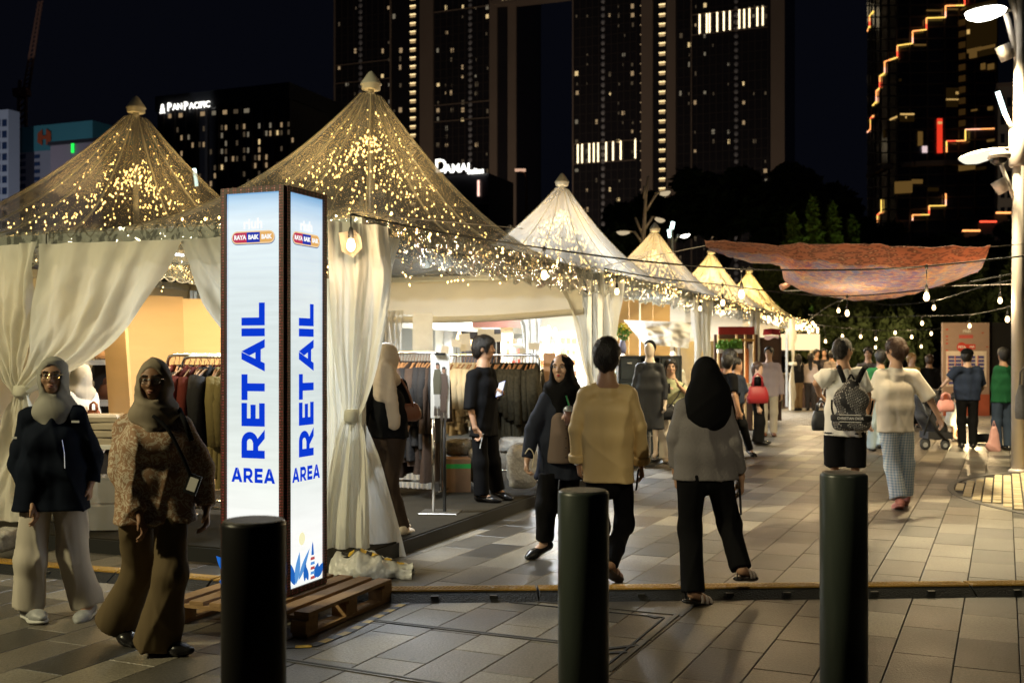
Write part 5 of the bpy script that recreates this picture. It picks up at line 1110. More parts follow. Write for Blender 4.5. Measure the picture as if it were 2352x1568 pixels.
handbag('handbag','tan handbag on top of the open shelf',P(240,823,Ys-.02),.2,.10,.12,M_leath)
handbag('handbag','brown handbag standing in the dark niche of the shelf',P(250,917,Ys-.08),.2,.15,.14,M_leath2)
handbag('handbag','small brown tote bag hanging beside the white shirt',P(215,978,10.2),.14,.15,.09,mat('cognac_leather',(.30,.09,.03),.45))
tb=thing('display_table','white table with folded beige clothes behind the two women','table',gx(240,9.7))
MB().bbox(Vector((gx(245,9.7).x,9.7,.80)),(.75,.5,.04)).build('table_top',M_white,tb)
for dx in(-.34,.34):
    for dy in(-.2,.2): MB().box(Vector((gx(245,9.7).x+dx,9.7+dy,.45)),(.04,.04,.66)).build('leg',M_alu,tb)
M_fold=mat('folded_cloth',(.50,.42,.30),.85,var=.25,vs=7,bump=.3,bs=20)
for k in range(4):
    o=MB().bbox(Vector((gx(238,9.6).x+random.uniform(-.02,.02),9.62,.85+.066*k)),(.34,.3,.06),random.uniform(-.1,.1),.02).build('folded_clothes',M_fold); tag(o,('bottom','second','third','top')[k]+' folded beige garment in the pile on the white table','clothing','folded clothes on the white table')
M_box=film('clear_box',.55,(.75,.75,.72),gloss=.12,rough=.15,haze_noise=False)
for k in range(2):
    o=MB().bbox(Vector((gx(228,9.25).x,9.25,.24+.23*k)),(.4,.3,.21),.1,.01).build('plastic_box',M_box); tag(o,('lower clear plastic storage box beside the cream trousers','upper clear plastic storage box under the white table')[k],'storage box','clear boxes under the table')
# skirted table, cards, poster, parcels
sk=thing('skirted_table','small table with a pleated white skirt under the dark robes','table',gx(955,12.2)); rows=[]
for i in range(8):
    z=.12+.62*i/7; rows.append([gx(908,12.2).lerp(gx(996,12.0),k/40)+Vector((0,.02*math.sin(k*1.25)*(1.2-i/7),z)) for k in range(41)])
MB().grid(rows).build('skirt',M_curw,sk,True); c=gx(952,12.35); MB().box((c.x,c.y,.755),(.5,.5,.03)).build('table_top',M_white,sk)
def card(label,x,y,w_,h_,Y,tilt=0,stem=True,m=None,cat='sign card'):
    c=P(x,y,Y); k=Y/F; t=thing('sign_card',label,cat,c,'blank cards standing over the stalls'); M=Matrix.Rotation(tilt,3,'Y'); MB().box(c,(w_*k,.012,h_*k),M=M).build('card',m or M_card,t)
    if stem: MB().tube([c+Vector((0,.012,-h_*k/2)),Vector((c.x,c.y+.012,1.25))],.008,5).build('stem',M_chrome,t)
    return t
card('large glowing white panel hanging behind the dark robes',971,764,46,90,14,0,False,mat('lit_banner',(.82,.85,.86),.7),'banner')
for q in((1022,803,18,18,13.4,.1,'small white card above the poster stand'),(1048,788,22,18,13.6,.06,'white card between the poster and the tilted card'),(1068,786,26,40,13.9,-.12,'tall tilted white card beside the head of the man in black'),(1116,765,38,19,14.2,.02,'wide white card above the head of the man in black'),(1140,776,24,18,14,-.05,'white card just past the head of the man in black'),(1226,795,24,16,14,.04,'small white card near the far end of the printed shirts'),(1200,810,16,22,14.3,0,'small grey card among the shirts by the back curtain')): card(q[6],*q[:6])
pst=thing('poster_stand','white fashion poster of two figures on a slim metal stand','poster stand',gx(1005,10.2)); Yp=10.2
pc=P(1011,886,Yp); R_=Matrix.Rotation(-.12,3,'Z'); kx=Yp/F
MB().box(pc,(44*kx,.01,147*kx),-.12).build('poster',M_card,pst)
for dx in(-.045,.06): MB().tube([(pc.x-.02+dx,Yp+.02,.13),(pc.x-.02+dx,Yp+.02,1.1)],.016,8).build('pole',M_chrome if dx<0 else mat('black_metal',(.015,.015,.015),.4),pst,True)
MB().bbox((pc.x,Yp+.02,.127),(.36,.3,.012),-.12,.004).build('base_plate',mat('base_steel',(.2,.19,.17),.35,metal=.8),pst); MB().box(pc+Vector((0,-.002,.30)),(.10,.03,.02),-.12).build('clip',MATS['black_metal'],pst)
PM=frame_matrix(pc+R_@Vector((0,-.0065,0)),R_@Vector((1,0,0)),(0,0,1))
def pfig(x,h,mc,s):
    for nm,m,pts in(('printed_head',mat('print_skin',(.35,.2,.13),.7),[(-.014,.0),(.014,.0),(.016,.03),(0,.05),(-.016,.03)]),('printed_cap',mat('print_black',(.02,.02,.02),.7),[(-.017,.035),(.017,.035),(.014,.058),(-.014,.058)]),('printed_tunic',mc,[(-.028,-.005),(.028,-.005),(.042,-.12),(.036,-.24),(-.036,-.24),(-.042,-.1)]),('printed_trousers',mat('print_grey',(.5,.48,.44),.7) if s else mc,[(-.03,-.24),(.03,-.24),(.026,-.37),(-.026,-.37)]),('printed_boots',mat('print_boot',(.08,.06,.045),.7),[(-.03,-.35),(-.008,-.35),(-.004,-.44),(-.034,-.44)]),('printed_boots',MATS.get('print_boot'),[(.004,-.35),(.026,-.35),(.034,-.44),(.006,-.44)])):
        MB().add([PM@Vector((x+px,h+py,.002)) for px,py in pts],[tuple(range(len(pts)))]).build(nm,m,pst)
pfig(-.025,.16,mat('print_olive',(.12,.11,.07),.7),1); pfig(.035,.12,mat('print_brown',(.12,.08,.06),.7),0)
put_text('printed_title','riuh',.016,PM@Matrix.Translation((0,.265,.002)),MATS['print_black'],pst,0,.0003); MB().add([PM@Vector(p) for p in((-.03,-.265,.002),(.03,-.265,.002),(.03,-.26,.002),(-.03,-.26,.002))],[(0,1,2,3)]).build('printed_line',MATS['print_black'],pst)
p2=thing('poster_stand','tall dim poster with a printed figure beside the black hijab woman','poster stand',gx(1262,12.6)); c=P(1262,878,12.6); MB().box(c,(.14,.01,.68),-.1).build('poster',mat('poster_tan',(.45,.27,.16),.7,var=.5,vs=9,stretch=(1,1,.4)),p2); MB().tube([(c.x,12.62,.13),(c.x,12.62,1.0)],.014,8).build('pole',M_chrome,p2)
cbx=thing('cardboard_box','brown cardboard box with a green stripe under the cream shirts','box',gx(1052,11.9)); c=gx(1048,11.9); MB().bbox((c.x,c.y,.30),(.30,.3,.36),.1,.006).build('box_body',mat('cardboard',(.24,.13,.06),.85,bump=.1),cbx); MB().box((c.x,c.y,.40),(.302,.302,.05),.1).build('green_stripe',mat('stripe_green',(.03,.35,.06),.6),cbx)
def bundle(label,x,y0,y1,wpx,Y,seed,m=None):
    t=thing('wrapped_bundle',label,'parcel',gx(x,Y),'plastic wrapped clothes bundles'); k=Y/F; c=P(x,(y0+y1)/2,Y); sp=sph(1,(0,0,0),1,1,1,22,12)
    vs=[]
    for v in sp.v:
        q=Vector(v); b_=Vector([math.copysign(abs(e)**.55,e) for e in q]); nn=1+.22*noise.noise(q*2.2+Vector((seed,0,0)))+.10*noise.noise(q*6+Vector((0,seed,0)))
        vs.append(c+Vector((b_.x*wpx*k/2*nn,b_.y*.2*nn,b_.z*(y1-y0)*k/2*(.9+.15*nn))))
    sp.v=[tuple(v) for v in vs]; sp.build('wrap',m or mat('plastic_wrap',(.42,.41,.38),.16,var=.45,vs=9,bump=1.0,bs=22,spec=.8),t,True); return t
bundle('big crumpled plastic bundle on the platform behind the black hijab woman',1200,1020,1118,70,11.6,1); bundle('crumpled plastic bundle on top of the parcels by the printed shirts',1185,1002,1040,80,12.2,2); bundle('plastic bundle on the parcels beside the cardboard box',1055,1008,1045,70,12.2,3,mat('plastic_wrap_dark',(.16,.14,.10),.18,var=.5,vs=9,bump=1.0,bs=22,spec=.8)); bundle('wrapped brown parcel standing behind the man in black',1100,1025,1105,50,12.1,4,MATS['plastic_wrap_dark'])
bundle('clear plastic sack slumped beside the cream curtain tail',8,1215,1262,60,8.6,5)
# third tent stall
sh=thing('cube_shelf','black cube shelving unit with drawers beside the mannequin','shelf',gx(1490,16.4)); c=gx(1490,16.4); zb=.12
Wd=.92; MB().box((c.x,c.y+.17,.12+.72),(Wd,.02,1.44)).build('back_panel',mat('shelf_black',(.02,.025,.028),.5),sh)
for i in range(4): MB().box((c.x-Wd/2+Wd*i/3,c.y,.84),(.03,.34,1.46)).build('upright',MATS['shelf_black'],sh)
for i in range(5): MB().box((c.x,c.y-.003,.135+.36*i),(Wd+.02,.345,.03)).build('shelf_board',MATS['shelf_black'],sh)
for i in range(3):
    for j in range(4):
        if (i,j) in((1,3),): continue
        d_=MB().bbox((c.x-Wd/2+Wd*(i+.5)/3,c.y-.165,.315+.36*j),(.26,.03,.31),0,.003).build('drawer',mat('drawer_front',(.035,.045,.05),.45,objvar=.3),sh)
        MB().box((c.x-Wd/2+Wd*(i+.5)/3,c.y-.187,.40+.36*j),(.07,.012,.02)).build('label_holder',M_alu,d_)
wp=thing('wood_panel','pale timber display boards above the cube shelving','display wall',gx(1465,17.2))
for i,(x0,x1) in enumerate(((1418,1444),(1445,1468),(1472,1500),(1501,1540))): a=P(x0,742+i*5,17.2);b=P(x1,742+i*5,17.2); MB().box(((a.x+b.x)/2,17.2+.02*i,(a.z+1.0)/2+.2),(b.x-a.x,.03,a.z-.6)).build('board',M_ply,wp)
sheet('draped_cloth','white cloth draped over the timber boards of the third stall',[P(1432,735,16.9),P(1588,740,16.9),P(1582,800,16.9),P(1478,790,16.9)],M_curw,'cloth',.08,26)
vz=thing('flower_vase','vase of yellow and green flowers beside the post curtain','vase',P(1428,800,16.3)); c=P(1430,806,16.3); MB().lathe([(.04,-.04),(.06,.03),(.05,.10),(.035,.14),(.045,.16)],c,14).build('vase',mat('vase_blue',(.2,.22,.4),.3),vz,True)
put('leaves',leaves([(c+Vector((0,0,.27)),.13,.13,.13,1)],130,.035),mat('flower_green',(.08,.2,.04),.7),vz); put('petals',leaves([(c+Vector((0,0,.33)),.11,.11,.09,1)],60,.03),mat('petal_yellow',(.6,.5,.05),.7),vz)
# red stall in the fourth tent, brown door in the fifth, food counter in the sixth
M_red=mat('red_cloth',(.30,.02,.02),.7,var=.2); M_dkw=mat('dark_wood',(.06,.03,.018),.6,var=.3)
rs=thing('red_stall','stall front with a red fascia, timber posts and hanging goods','stall',gx(1685,22)); Yr=22.5
def rb(name,x0,x1,y0,y1,m,Y=Yr,dd=.06): a=P(x0,y0,Y);b=P(x1,y1,Y); MB().box(((a.x+b.x)/2,Y,(a.z+b.z)/2),(abs(b.x-a.x),dd,abs(a.z-b.z))).build(name,m,rs)
rb('fascia',1650,1732,750,768,M_red); rb('back_wall',1640,1740,768,1000,M_dkw,Yr+.6)
for x in(1650,1692,1712,1732): rb('post',x-2,x+2,768,985,M_ply)
rb('hanging_board',1720,1728,790,880,M_white,Yr-.1); rb('orange_board',1712,1719,800,880,mat('orange_board',(.55,.16,.03),.6),Yr-.1); rb('beam',1650,1732,778,784,mat('yellow_beam',(.5,.3,.08),.6),Yr-.08); rb('counter',1648,1735,880,890,M_ply,Yr-.3,.5)
pg=thing('hanging_plant','bright green trailing plant on the red stall beam','plant',P(1672,795,22.2)); put('foliage',leaves([(P(1662,795,22.2),.16,.1,.12,1),(P(1690,792,22.2),.14,.1,.14,1)],420,.05),mat('plant_green',(.14,.32,.04),.7),pg); MB().box(P(1676,806,22.2),(.5,.14,.08)).build('planter',M_white,pg)
dr=thing('brown_door','tall dark brown timber door leaf in the fifth tent','door',gx(1772,25.5)); a=P(1770,775,25.6); MB().box((a.x,25.6,a.z/2+.03),(.5,.06,a.z-.06)).build('door_leaf',M_dkw,dr); 
for i in range(3): MB().box((a.x,25.562,.5+.62*i),(.36,.02,.5)).build('panel',mat('dark_wood_b',(.09,.045,.025),.55),dr)
rc=thing('red_awning','small red cloth awning with pink trim above the brown door','awning',P(1772,765,25)); MB().grid([[P(1754,756,25),P(1772,754,25),P(1792,756,25)],[P(1752,770,24.8),P(1772,768,24.7),P(1793,770,24.8)]]).build('awning_cloth',M_red,rc); MB().grid([[P(1756+i*4,771,24.7) for i in range(9)],[P(1756+i*4,778+3*math.sin(i*.8),24.7) for i in range(9)]]).build('pink_trim',mat('pink_trim',(.7,.45,.4),.7),rc)
fs=thing('food_counter','lit food counter with pots under the last tent','stall',gx(1850,33)); a=gx(1848,33.2); MB().box((a.x,33.2,.5),(1.2,.6,1.0)).build('counter',M_dkw,fs); MB().box((a.x,33.2,1.03),(1.3,.7,.05)).build('counter_top',M_alu,fs); MB().lathe([(.14,1.06),(.17,1.2),(.15,1.34),(.05,1.4)],(a.x-.2,33.1,0),12).build('pot',M_chrome,fs,True); MB().box((a.x,33.7,2.0),(1.2,.05,.5)).build('menu_board',emat('menu_lit',(1,.75,.4),1.4,False),fs)
lamp('stall_glow','POINT',(a.x,32.9,2.4),60,(1,.75,.42),.15)
# ------------------------------------------------------------------ MAP BOARD, BLACK PANEL
Yb=28.6; mbd=thing('map_board','tall printed map board with a red round heading and blue listing columns','notice board',gx(2217,Yb))
def bb(name,x0,x1,y0,y1,m,off,dd=.02): a=P(x0,y0,Yb);b=P(x1,y1,Yb); return MB().box(((a.x+b.x)/2,Yb-off,(a.z+b.z)/2),(abs(b.x-a.x),dd,abs(a.z-b.z))).build(name,m,mbd)
bb('board',2164,2270,741,955,mat('board_print',(.36,.25,.19),.6,var=.1),0,.12); bb('listing_panel',2171,2263,806,887,mat('board_cream',(.72,.62,.5),.6),.07)
bb('skyline_print',2164,2270,905,955,mat('board_orange',(.40,.10,.05),.6,var=.4,vs=3),.064)
M_bcol=mat('board_blue',(.07,.07,.25),.6)
for i,x in enumerate((2176,2192,2208,2224,2244)):
    for j in range(8): bb('listing_row',x,x+13,817+j*8.4,823+j*8.4,M_bcol,.085,.01)
    bb('listing_edge',x-1.6,x-.6,816,884,mat('board_red',(.55,.05,.03),.6),.085,.01)
c=P(2206,797,Yb); MB().lathe([(.125,-.004),(.125,.004)],(c.x,Yb-.08,c.z),24,axis=(0,-1,0)).build('round_heading',mat('board_red',(.55,.05,.03),.6),mbd); c2=P(2224,796,Yb); MB().box((c2.x,Yb-.08,c2.z),(.30,.012,.13)).build('heading_band',MATS['board_red'],mbd)
put_text('heading_text','PETA',.085,frame_matrix((c.x,Yb-.09,c.z),(1,0,0),(0,0,1)),M_white,mbd,.003,.001); put_text('heading_text','riuh',.08,frame_matrix((c2.x+.06,Yb-.09,c2.z),(1,0,0),(0,0,1)),M_white,mbd,.003,.001)
c=P(2218,760,Yb); put_text('heading_text','riuh',.13,frame_matrix((c.x,Yb-.075,c.z),(1,0,0),(0,0,1)),M_white,mbd,.004,.001); bb('logo_bar',2200,2232,769,777,mat('bar_red',(.5,.1,.08),.6),.075,.01)
for i in range(7): x=random.choice((2170,2176,2252,2258,2262)); y=755+i*8; bb('print_fleck',x,x+5,y,y+3,MATS['board_orange'] if i%2 else MATS['board_red'],.075,.01)
bp=thing('black_panel','plain black backdrop panel standing beside the map board','panel',gx(2305,Yb+.3)); a=P(2271,741,Yb+.3);b=P(2345,955,Yb+.3); MB().box(((a.x+b.x)/2,Yb+.35,a.z/2+.01),(b.x-a.x,.08,a.z)).build('panel',mat('black_cloth',(.012,.012,.012),.85),bp); MB().box(((a.x+b.x)/2,Yb+.5,.03),(b.x-a.x,.5,.06)).build('foot',MATS['black_metal'],bp)
fn=thing('barrier','low metal crowd barrier behind the woman in white tee','barrier',gx(2120,26.5))
MB().tube([P(2093,868,26.5),P(2150,868,26.5)],.03,8).build('top_rail',M_alu,fn)
for i in range(7): x=2094+i*9; MB().tube([P(x,868,26.5),P(x,955,26.5)],.015 if 0<i<6 else .025,6).build('bar',M_alu,fn)
gl=thing('ground_floodlight','small glowing floodlight on the paving behind the stroller','lamp',G(2252,1018)); q=G(2252,1018); MB().box(q+Vector((0,.0,.10)),(.26,.12,.16)).build('housing',MATS['black_metal'],gl); MB().box(q+Vector((0,.065,.10)),(.22,.01,.12)).build('lens',emat('flood_lens',(1,.8,.4),6,False),gl); lamp('flood_glow','POINT',q+Vector((0,.35,.3)),55,(1,.76,.36),.08)
fst=thing('folding_stool','white folding stool by the food counter queue','stool',gx(1888,30)); 
for a,b in(((1880,892),(1893,934)),((1893,892),(1880,934))): MB().tube([P(*a,30),P(*b,30)],.02,6).build('leg',M_white,fst)
MB().box(P(1887,891,30),(.22,.25,.03)).build('seat',M_white,fst)
# goods glimpsed in the tents behind the rails
bs_=thing('back_stall','busy stall with a brown fascia, shelves and warm bulbs behind the clothes rails','stall',gx(1110,19))
def kb(name,x0,x1,y0,y1,m,Y=18.6,dd=.06): a=P(x0,y0,Y);b=P(x1,y1,Y); return MB().box(((a.x+b.x)/2,Y,(a.z+b.z)/2),(abs(b.x-a.x),dd,abs(a.z-b.z))).build(name,m,bs_)
kb('fascia',1010,1235,736,752,mat('fascia_brown',(.10,.035,.02),.6)); kb('opening_shade',1060,1150,756,880,mat('niche_dark',(.025,.02,.018),.8),19.2)  # near-black board: shade of an opening put into its colour
for i,(x0,x1) in enumerate(((1000,1018),(1020,1040),(1150,1178),(1240,1262))): kb('hanging_cloth',x0,x1,752,900,(M_wall,M_curw)[i%2],18.8,.05)
for r_ in range(4):
    kb('shelf_board',1160,1330,790+r_*24,793+r_*24,M_ply,18.9,.3)
    for k in range(13): x=1164+k*12.5; kb('goods',x,x+random.uniform(6,10),790+r_*24-random.uniform(7,15),790+r_*24,random.choice((mat('goods_rust',(.35,.12,.04),.7),mat('goods_cream',(.6,.5,.35),.7),mat('goods_green',(.10,.14,.06),.7),mat('goods_brown',(.16,.08,.04),.7),mat('goods_red',(.32,.05,.03),.7))),18.85,.16)
for x,y in((1055,772),(1082,790),(1216,760),(1230,758),(1246,763),(1260,757),(1275,762),(1222,800),(1240,806),(1262,800),(1280,804)):
    o=bpy.data.objects.new('bulb',bulbme); C.objects.link(o); o.parent=bs_; o.location=P(x,y,18.2)-Vector(bs_.location); o.scale=(1.6,)*3
lamp('stall_glow','POINT',P(1245,780,18.0),60,(1,.74,.42),.2)
for i,(x,wd,lab) in enumerate(((905,46,'cream curtain hanging by the corner post inside the nearest tent'),(1222,52,'white curtain glowing behind the end of the printed shirts'))):
    Yq=15.0 if i==0 else 15.6
    curtain(lab,[(0,P(x-wd*.6,715 if i==0 else 712,Yq),P(x+wd*.5,712,Yq),.04),(.5,P(x-wd*.4,790,Yq),P(x+wd*.35,790,Yq),.05),(1,P(x-wd*.3,1000,Yq),P(x+wd*.3,1000,Yq),.05)],(0,-1,0),3,M_curw,res=(30,40),ph=i*2.0,grp='curtains inside the tents')
# ------------------------------------------------------------------ FIGURES: smooth blended solids meshed as one surface
def A3(v): return np.array([v[0],v[1],v[2]],float)
class SDF:
    def __init__(s): s.ops=[]; s.lo=np.full(3,1e9); s.hi=np.full(3,-1e9); s.d_=[]
    def _b(s,c,r): s.lo=np.minimum(s.lo,c-r); s.hi=np.maximum(s.hi,c+r)
    def rc(s,a,b,ra,rb=None,k=.03,flat=None,op='u'):
        a=A3(a);b=A3(b); rb=ra if rb is None else rb; ba=b-a; L2=max(1e-9,ba@ba)
        if flat is not None: fx=A3(flat[0]); fx/=np.linalg.norm(fx); q=flat[1]
        def fn(p):
            w=p-a
            if flat is not None:
                mid=a; w=w+ (w@fx)[:,None]*fx*(1/q-1); bb=ba+(ba@fx)*fx*(1/q-1); l2=max(1e-9,bb@bb)
            else: bb=ba; l2=L2
            t=np.clip(w@bb/l2,0,1); return (np.sqrt(((w-t[:,None]*bb)**2).sum(1))-(ra+t*(rb-ra)))*(q if flat is not None and q<1 else 1)
        c=(a+b)/2; R=np.sqrt(L2)/2+max(ra,rb); s.ops.append((op,k,fn,c,R))
        if op=='u': s._b(a,max(ra,rb)); s._b(b,max(ra,rb))
        return s
    def ell(s,c,r,ax=None,k=.02,op='u'):
        c=A3(c); r=np.array(r,float); ax=np.eye(3) if ax is None else np.array([A3(v)/np.linalg.norm(A3(v)) for v in ax])
        def fn(p):
            q=(p-c)@ax.T; k0=np.sqrt(((q/r)**2).sum(1)); k1=np.sqrt(((q/r**2)**2).sum(1))+1e-9; return k0*(k0-1)/k1
        s.ops.append((op,k,fn,c,r.max()))
        if op=='u': s._b(c,r.max())
        return s
    def cut(s,p,n,k=.004):
        p=A3(p);n=A3(n);n=n/np.linalg.norm(n); s.ops.append(('i',k,lambda q:(q-p)@n,None,None)); return s
    def sub(s,o,k=.02):
        s.ops.append(('u',k,lambda p:o.ev(p),(o.lo+o.hi)/2,np.linalg.norm(o.hi-o.lo)/2)); s.lo=np.minimum(s.lo,o.lo); s.hi=np.maximum(s.hi,o.hi); return s
    def disp(s,fn): s.d_.append(fn); return s
    def ev(s,p):
        d=np.full(len(p),.5)
        for op,k,fn,c,R in s.ops:
            if c is not None:
                m=((p-c)**2).sum(1)<(R+.11)**2
                if not m.any(): continue
                e=fn(p[m]); dm=d[m]
            else: m=slice(None); e=fn(p); dm=d
            if op=='u': h=np.clip(.5+.5*(e-dm)/k,0,1); d[m]=e*(1-h)+dm*h-k*h*(1-h)
            elif op=='s': h=np.clip(.5-.5*(dm+e)/k,0,1); d[m]=dm*(1-h)-e*h+k*h*(1-h)
            else: h=np.clip(.5-.5*(e-dm)/k,0,1); d[m]=e*(1-h)+dm*h+k*h*(1-h)
        for fn in s.d_: d=d+fn(p)
        return d
    def mesh(s,name,h):
        H=4*h; lo=s.lo-.05; n=np.ceil((s.hi+.05-lo)/H).astype(int)+1
        g=np.stack(np.meshgrid(*[np.arange(k) for k in n],indexing='ij'),-1).reshape(-1,3)
        d=s.ev(lo+(g+.5)*H); g=g[np.abs(d)<H*1.15+.006]
        loc=np.stack(np.meshgrid(np.arange(5),np.arange(5),np.arange(5),indexing='ij'),-1).reshape(-1,3)
        pts=(g[:,None,:]*4+loc[None]).reshape(-1,3); D=np.empty(len(pts)); 
        for i in range(0,len(pts),400000): D[i:i+400000]=s.ev(lo+pts[i:i+400000]*h)
        D=D.reshape(-1,5,5,5); S=D<0
        c=[(i,j,k) for i in(0,1) for j in(0,1) for k in(0,1)]
        cs={o:S[:,o[0]:o[0]+4,o[1]:o[1]+4,o[2]:o[2]+4] for o in c}; cd={o:D[:,o[0]:o[0]+4,o[1]:o[1]+4,o[2]:o[2]+4] for o in c}
        tot=sum(cs[o].astype(int) for o in c); act=(tot>0)&(tot<8)
        bi,ci,cj,ck=np.nonzero(act); acc=np.zeros((len(bi),3)); cnt=np.zeros(len(bi))
        for o in c:
            for ax in range(3):
                if o[ax]==1: continue
                e=list(o); e[ax]=1; e=tuple(e); a=cd[o][act]; b=cd[e][act]; m=(a<0)!=(b<0)
                t=np.where(m,a/np.where(m,a-b,1),0); pos=np.tile(np.array(o,float),(len(a),1)); pos[:,ax]+=t; acc+=pos*m[:,None]; cnt+=m
        cell=g[bi]*4+np.stack([ci,cj,ck],1); V=lo+(cell+acc/cnt[:,None])*h
        B=np.int64(1<<20); key=(cell[:,0].astype(np.int64)*B+cell[:,1])*B+cell[:,2]; order=np.argsort(key); sk=key[order]
        def look(cc):
            kk=(cc[:,0].astype(np.int64)*B+cc[:,1])*B+cc[:,2]; i=np.searchsorted(sk,kk); i=np.minimum(i,len(sk)-1); ok=sk[i]==kk; return order[i],ok
        Q=[]
        for ax in range(3):
            u,v=(ax+1)%3,(ax+2)%3; sl0=[slice(None)]+[slice(0,4)]*3; sl1=[slice(None)]+[slice(0,4)]*3; sl1[ax+1]=slice(1,5)
            m=S[tuple(sl0)]!=S[tuple(sl1)]; bi,ii,jj,kk=np.nonzero(m); fl=S[tuple(sl0)][m]; base=g[bi]*4+np.stack([ii,jj,kk],1); idx=[];ok=np.ones(len(bi),bool)
            for du,dv in((0,0),(-1,0),(-1,-1),(0,-1)):
                cc=base.copy(); cc[:,u]+=du; cc[:,v]+=dv; i,o_=look(cc); idx.append(i); ok&=o_
            q=np.stack(idx,1); q[~fl]=q[~fl][:,::-1]; Q.append(q[ok])
        Q=np.concatenate(Q); me=bpy.data.meshes.new(name); me.vertices.add(len(V)); me.vertices.foreach_set('co',V.astype(np.float32).ravel())
        me.loops.add(len(Q)*4); me.loops.foreach_set('vertex_index',Q.astype(np.int32).ravel()); me.polygons.add(len(Q)); me.polygons.foreach_set('loop_start',(np.arange(len(Q))*4).astype(np.int32)); me.polygons.foreach_set('loop_total',np.full(len(Q),4,np.int32))
        me.update(calc_edges=True); me.polygons.foreach_set('use_smooth',np.ones(len(Q),dtype=bool)); return me
def folds(amp,fr=(14,14,5),seed=0):
    """cloth folds: sharp warped creases in two slants that come and go over the cloth, on top of a soft swell"""
    r=np.random.default_rng(seed); ph=r.uniform(0,6.28,12); fx,fy,fz=fr; k=r.uniform(.8,1.2,4); sl=r.choice([-1,1])
    def fn(p):
        x,y,z=p[:,0],p[:,1],p[:,2]
        w=1.5*np.sin(2.3*z+4*x+ph[0])+.9*np.sin(6.1*z-3*x+ph[1])+.5*np.sin(9*x+5*y+ph[2])
        u1=k[0]*fx*x+.7*fy*y+sl*.9*fz*z+w+ph[3]; u2=-k[1]*.8*fx*x+.6*fy*y+sl*1.5*fz*z+.8*w+ph[4]; u3=.5*fx*x-.5*fy*y+2.2*fz*z+1.4*w+ph[5]
        m1=np.clip(.5+.9*np.sin(5*x+3.1*z+ph[6]),0,1); m2=np.clip(.4+.9*np.sin(-4*x+4.3*z+3*y+ph[7]),0,1); m3=np.clip(-.1+np.sin(3*x+6.5*z+ph[8]),0,1)
        rg=lambda u:(1-np.abs(np.sin(.5*u)))**2.6
        return -amp*(1.9*rg(u1)*m1+1.6*rg(u2)*m2+1.3*rg(u3)*m3-.75)
    return fn
SKIN=[mat('skin_light',(.52,.33,.23),.5,var=.08,vs=20,bump=.04,bs=150),mat('skin_tan',(.40,.23,.14),.5,var=.08,vs=20,bump=.04,bs=150),mat('skin_brown',(.30,.16,.09),.5,var=.08,vs=20,bump=.04,bs=150)]
M_hair=mat('black_hair',(.012,.010,.009),.38,var=.4,vs=60,bump=.6,bs=120,stretch=(1,1,.15)); M_hairb=mat('brown_hair',(.045,.022,.012),.4,var=.4,vs=60,bump=.6,bs=120,stretch=(1,1,.15))
def fab(n,c,rough=.85,var=.08,bump=.55,bs=8,vs=5,sheen=.0,spec=.15):
    m=mat('cloth_'+n,c,rough,var=var,vs=vs,bump=bump*.5,bs=bs,spec=spec,sheen=sheen,stretch=(1,1,.32))
    for nd in m.node_tree.nodes:
        if nd.type=='TEX_NOISE' and nd.inputs['Scale'].default_value==bs: nd.inputs['Detail'].default_value=1.0; nd.inputs['Distortion'].default_value=.8
        if nd.type=='BUMP': nd.inputs['Distance'].default_value=.035
    return m
Z=Vector((0,0,1))
class Person: pass
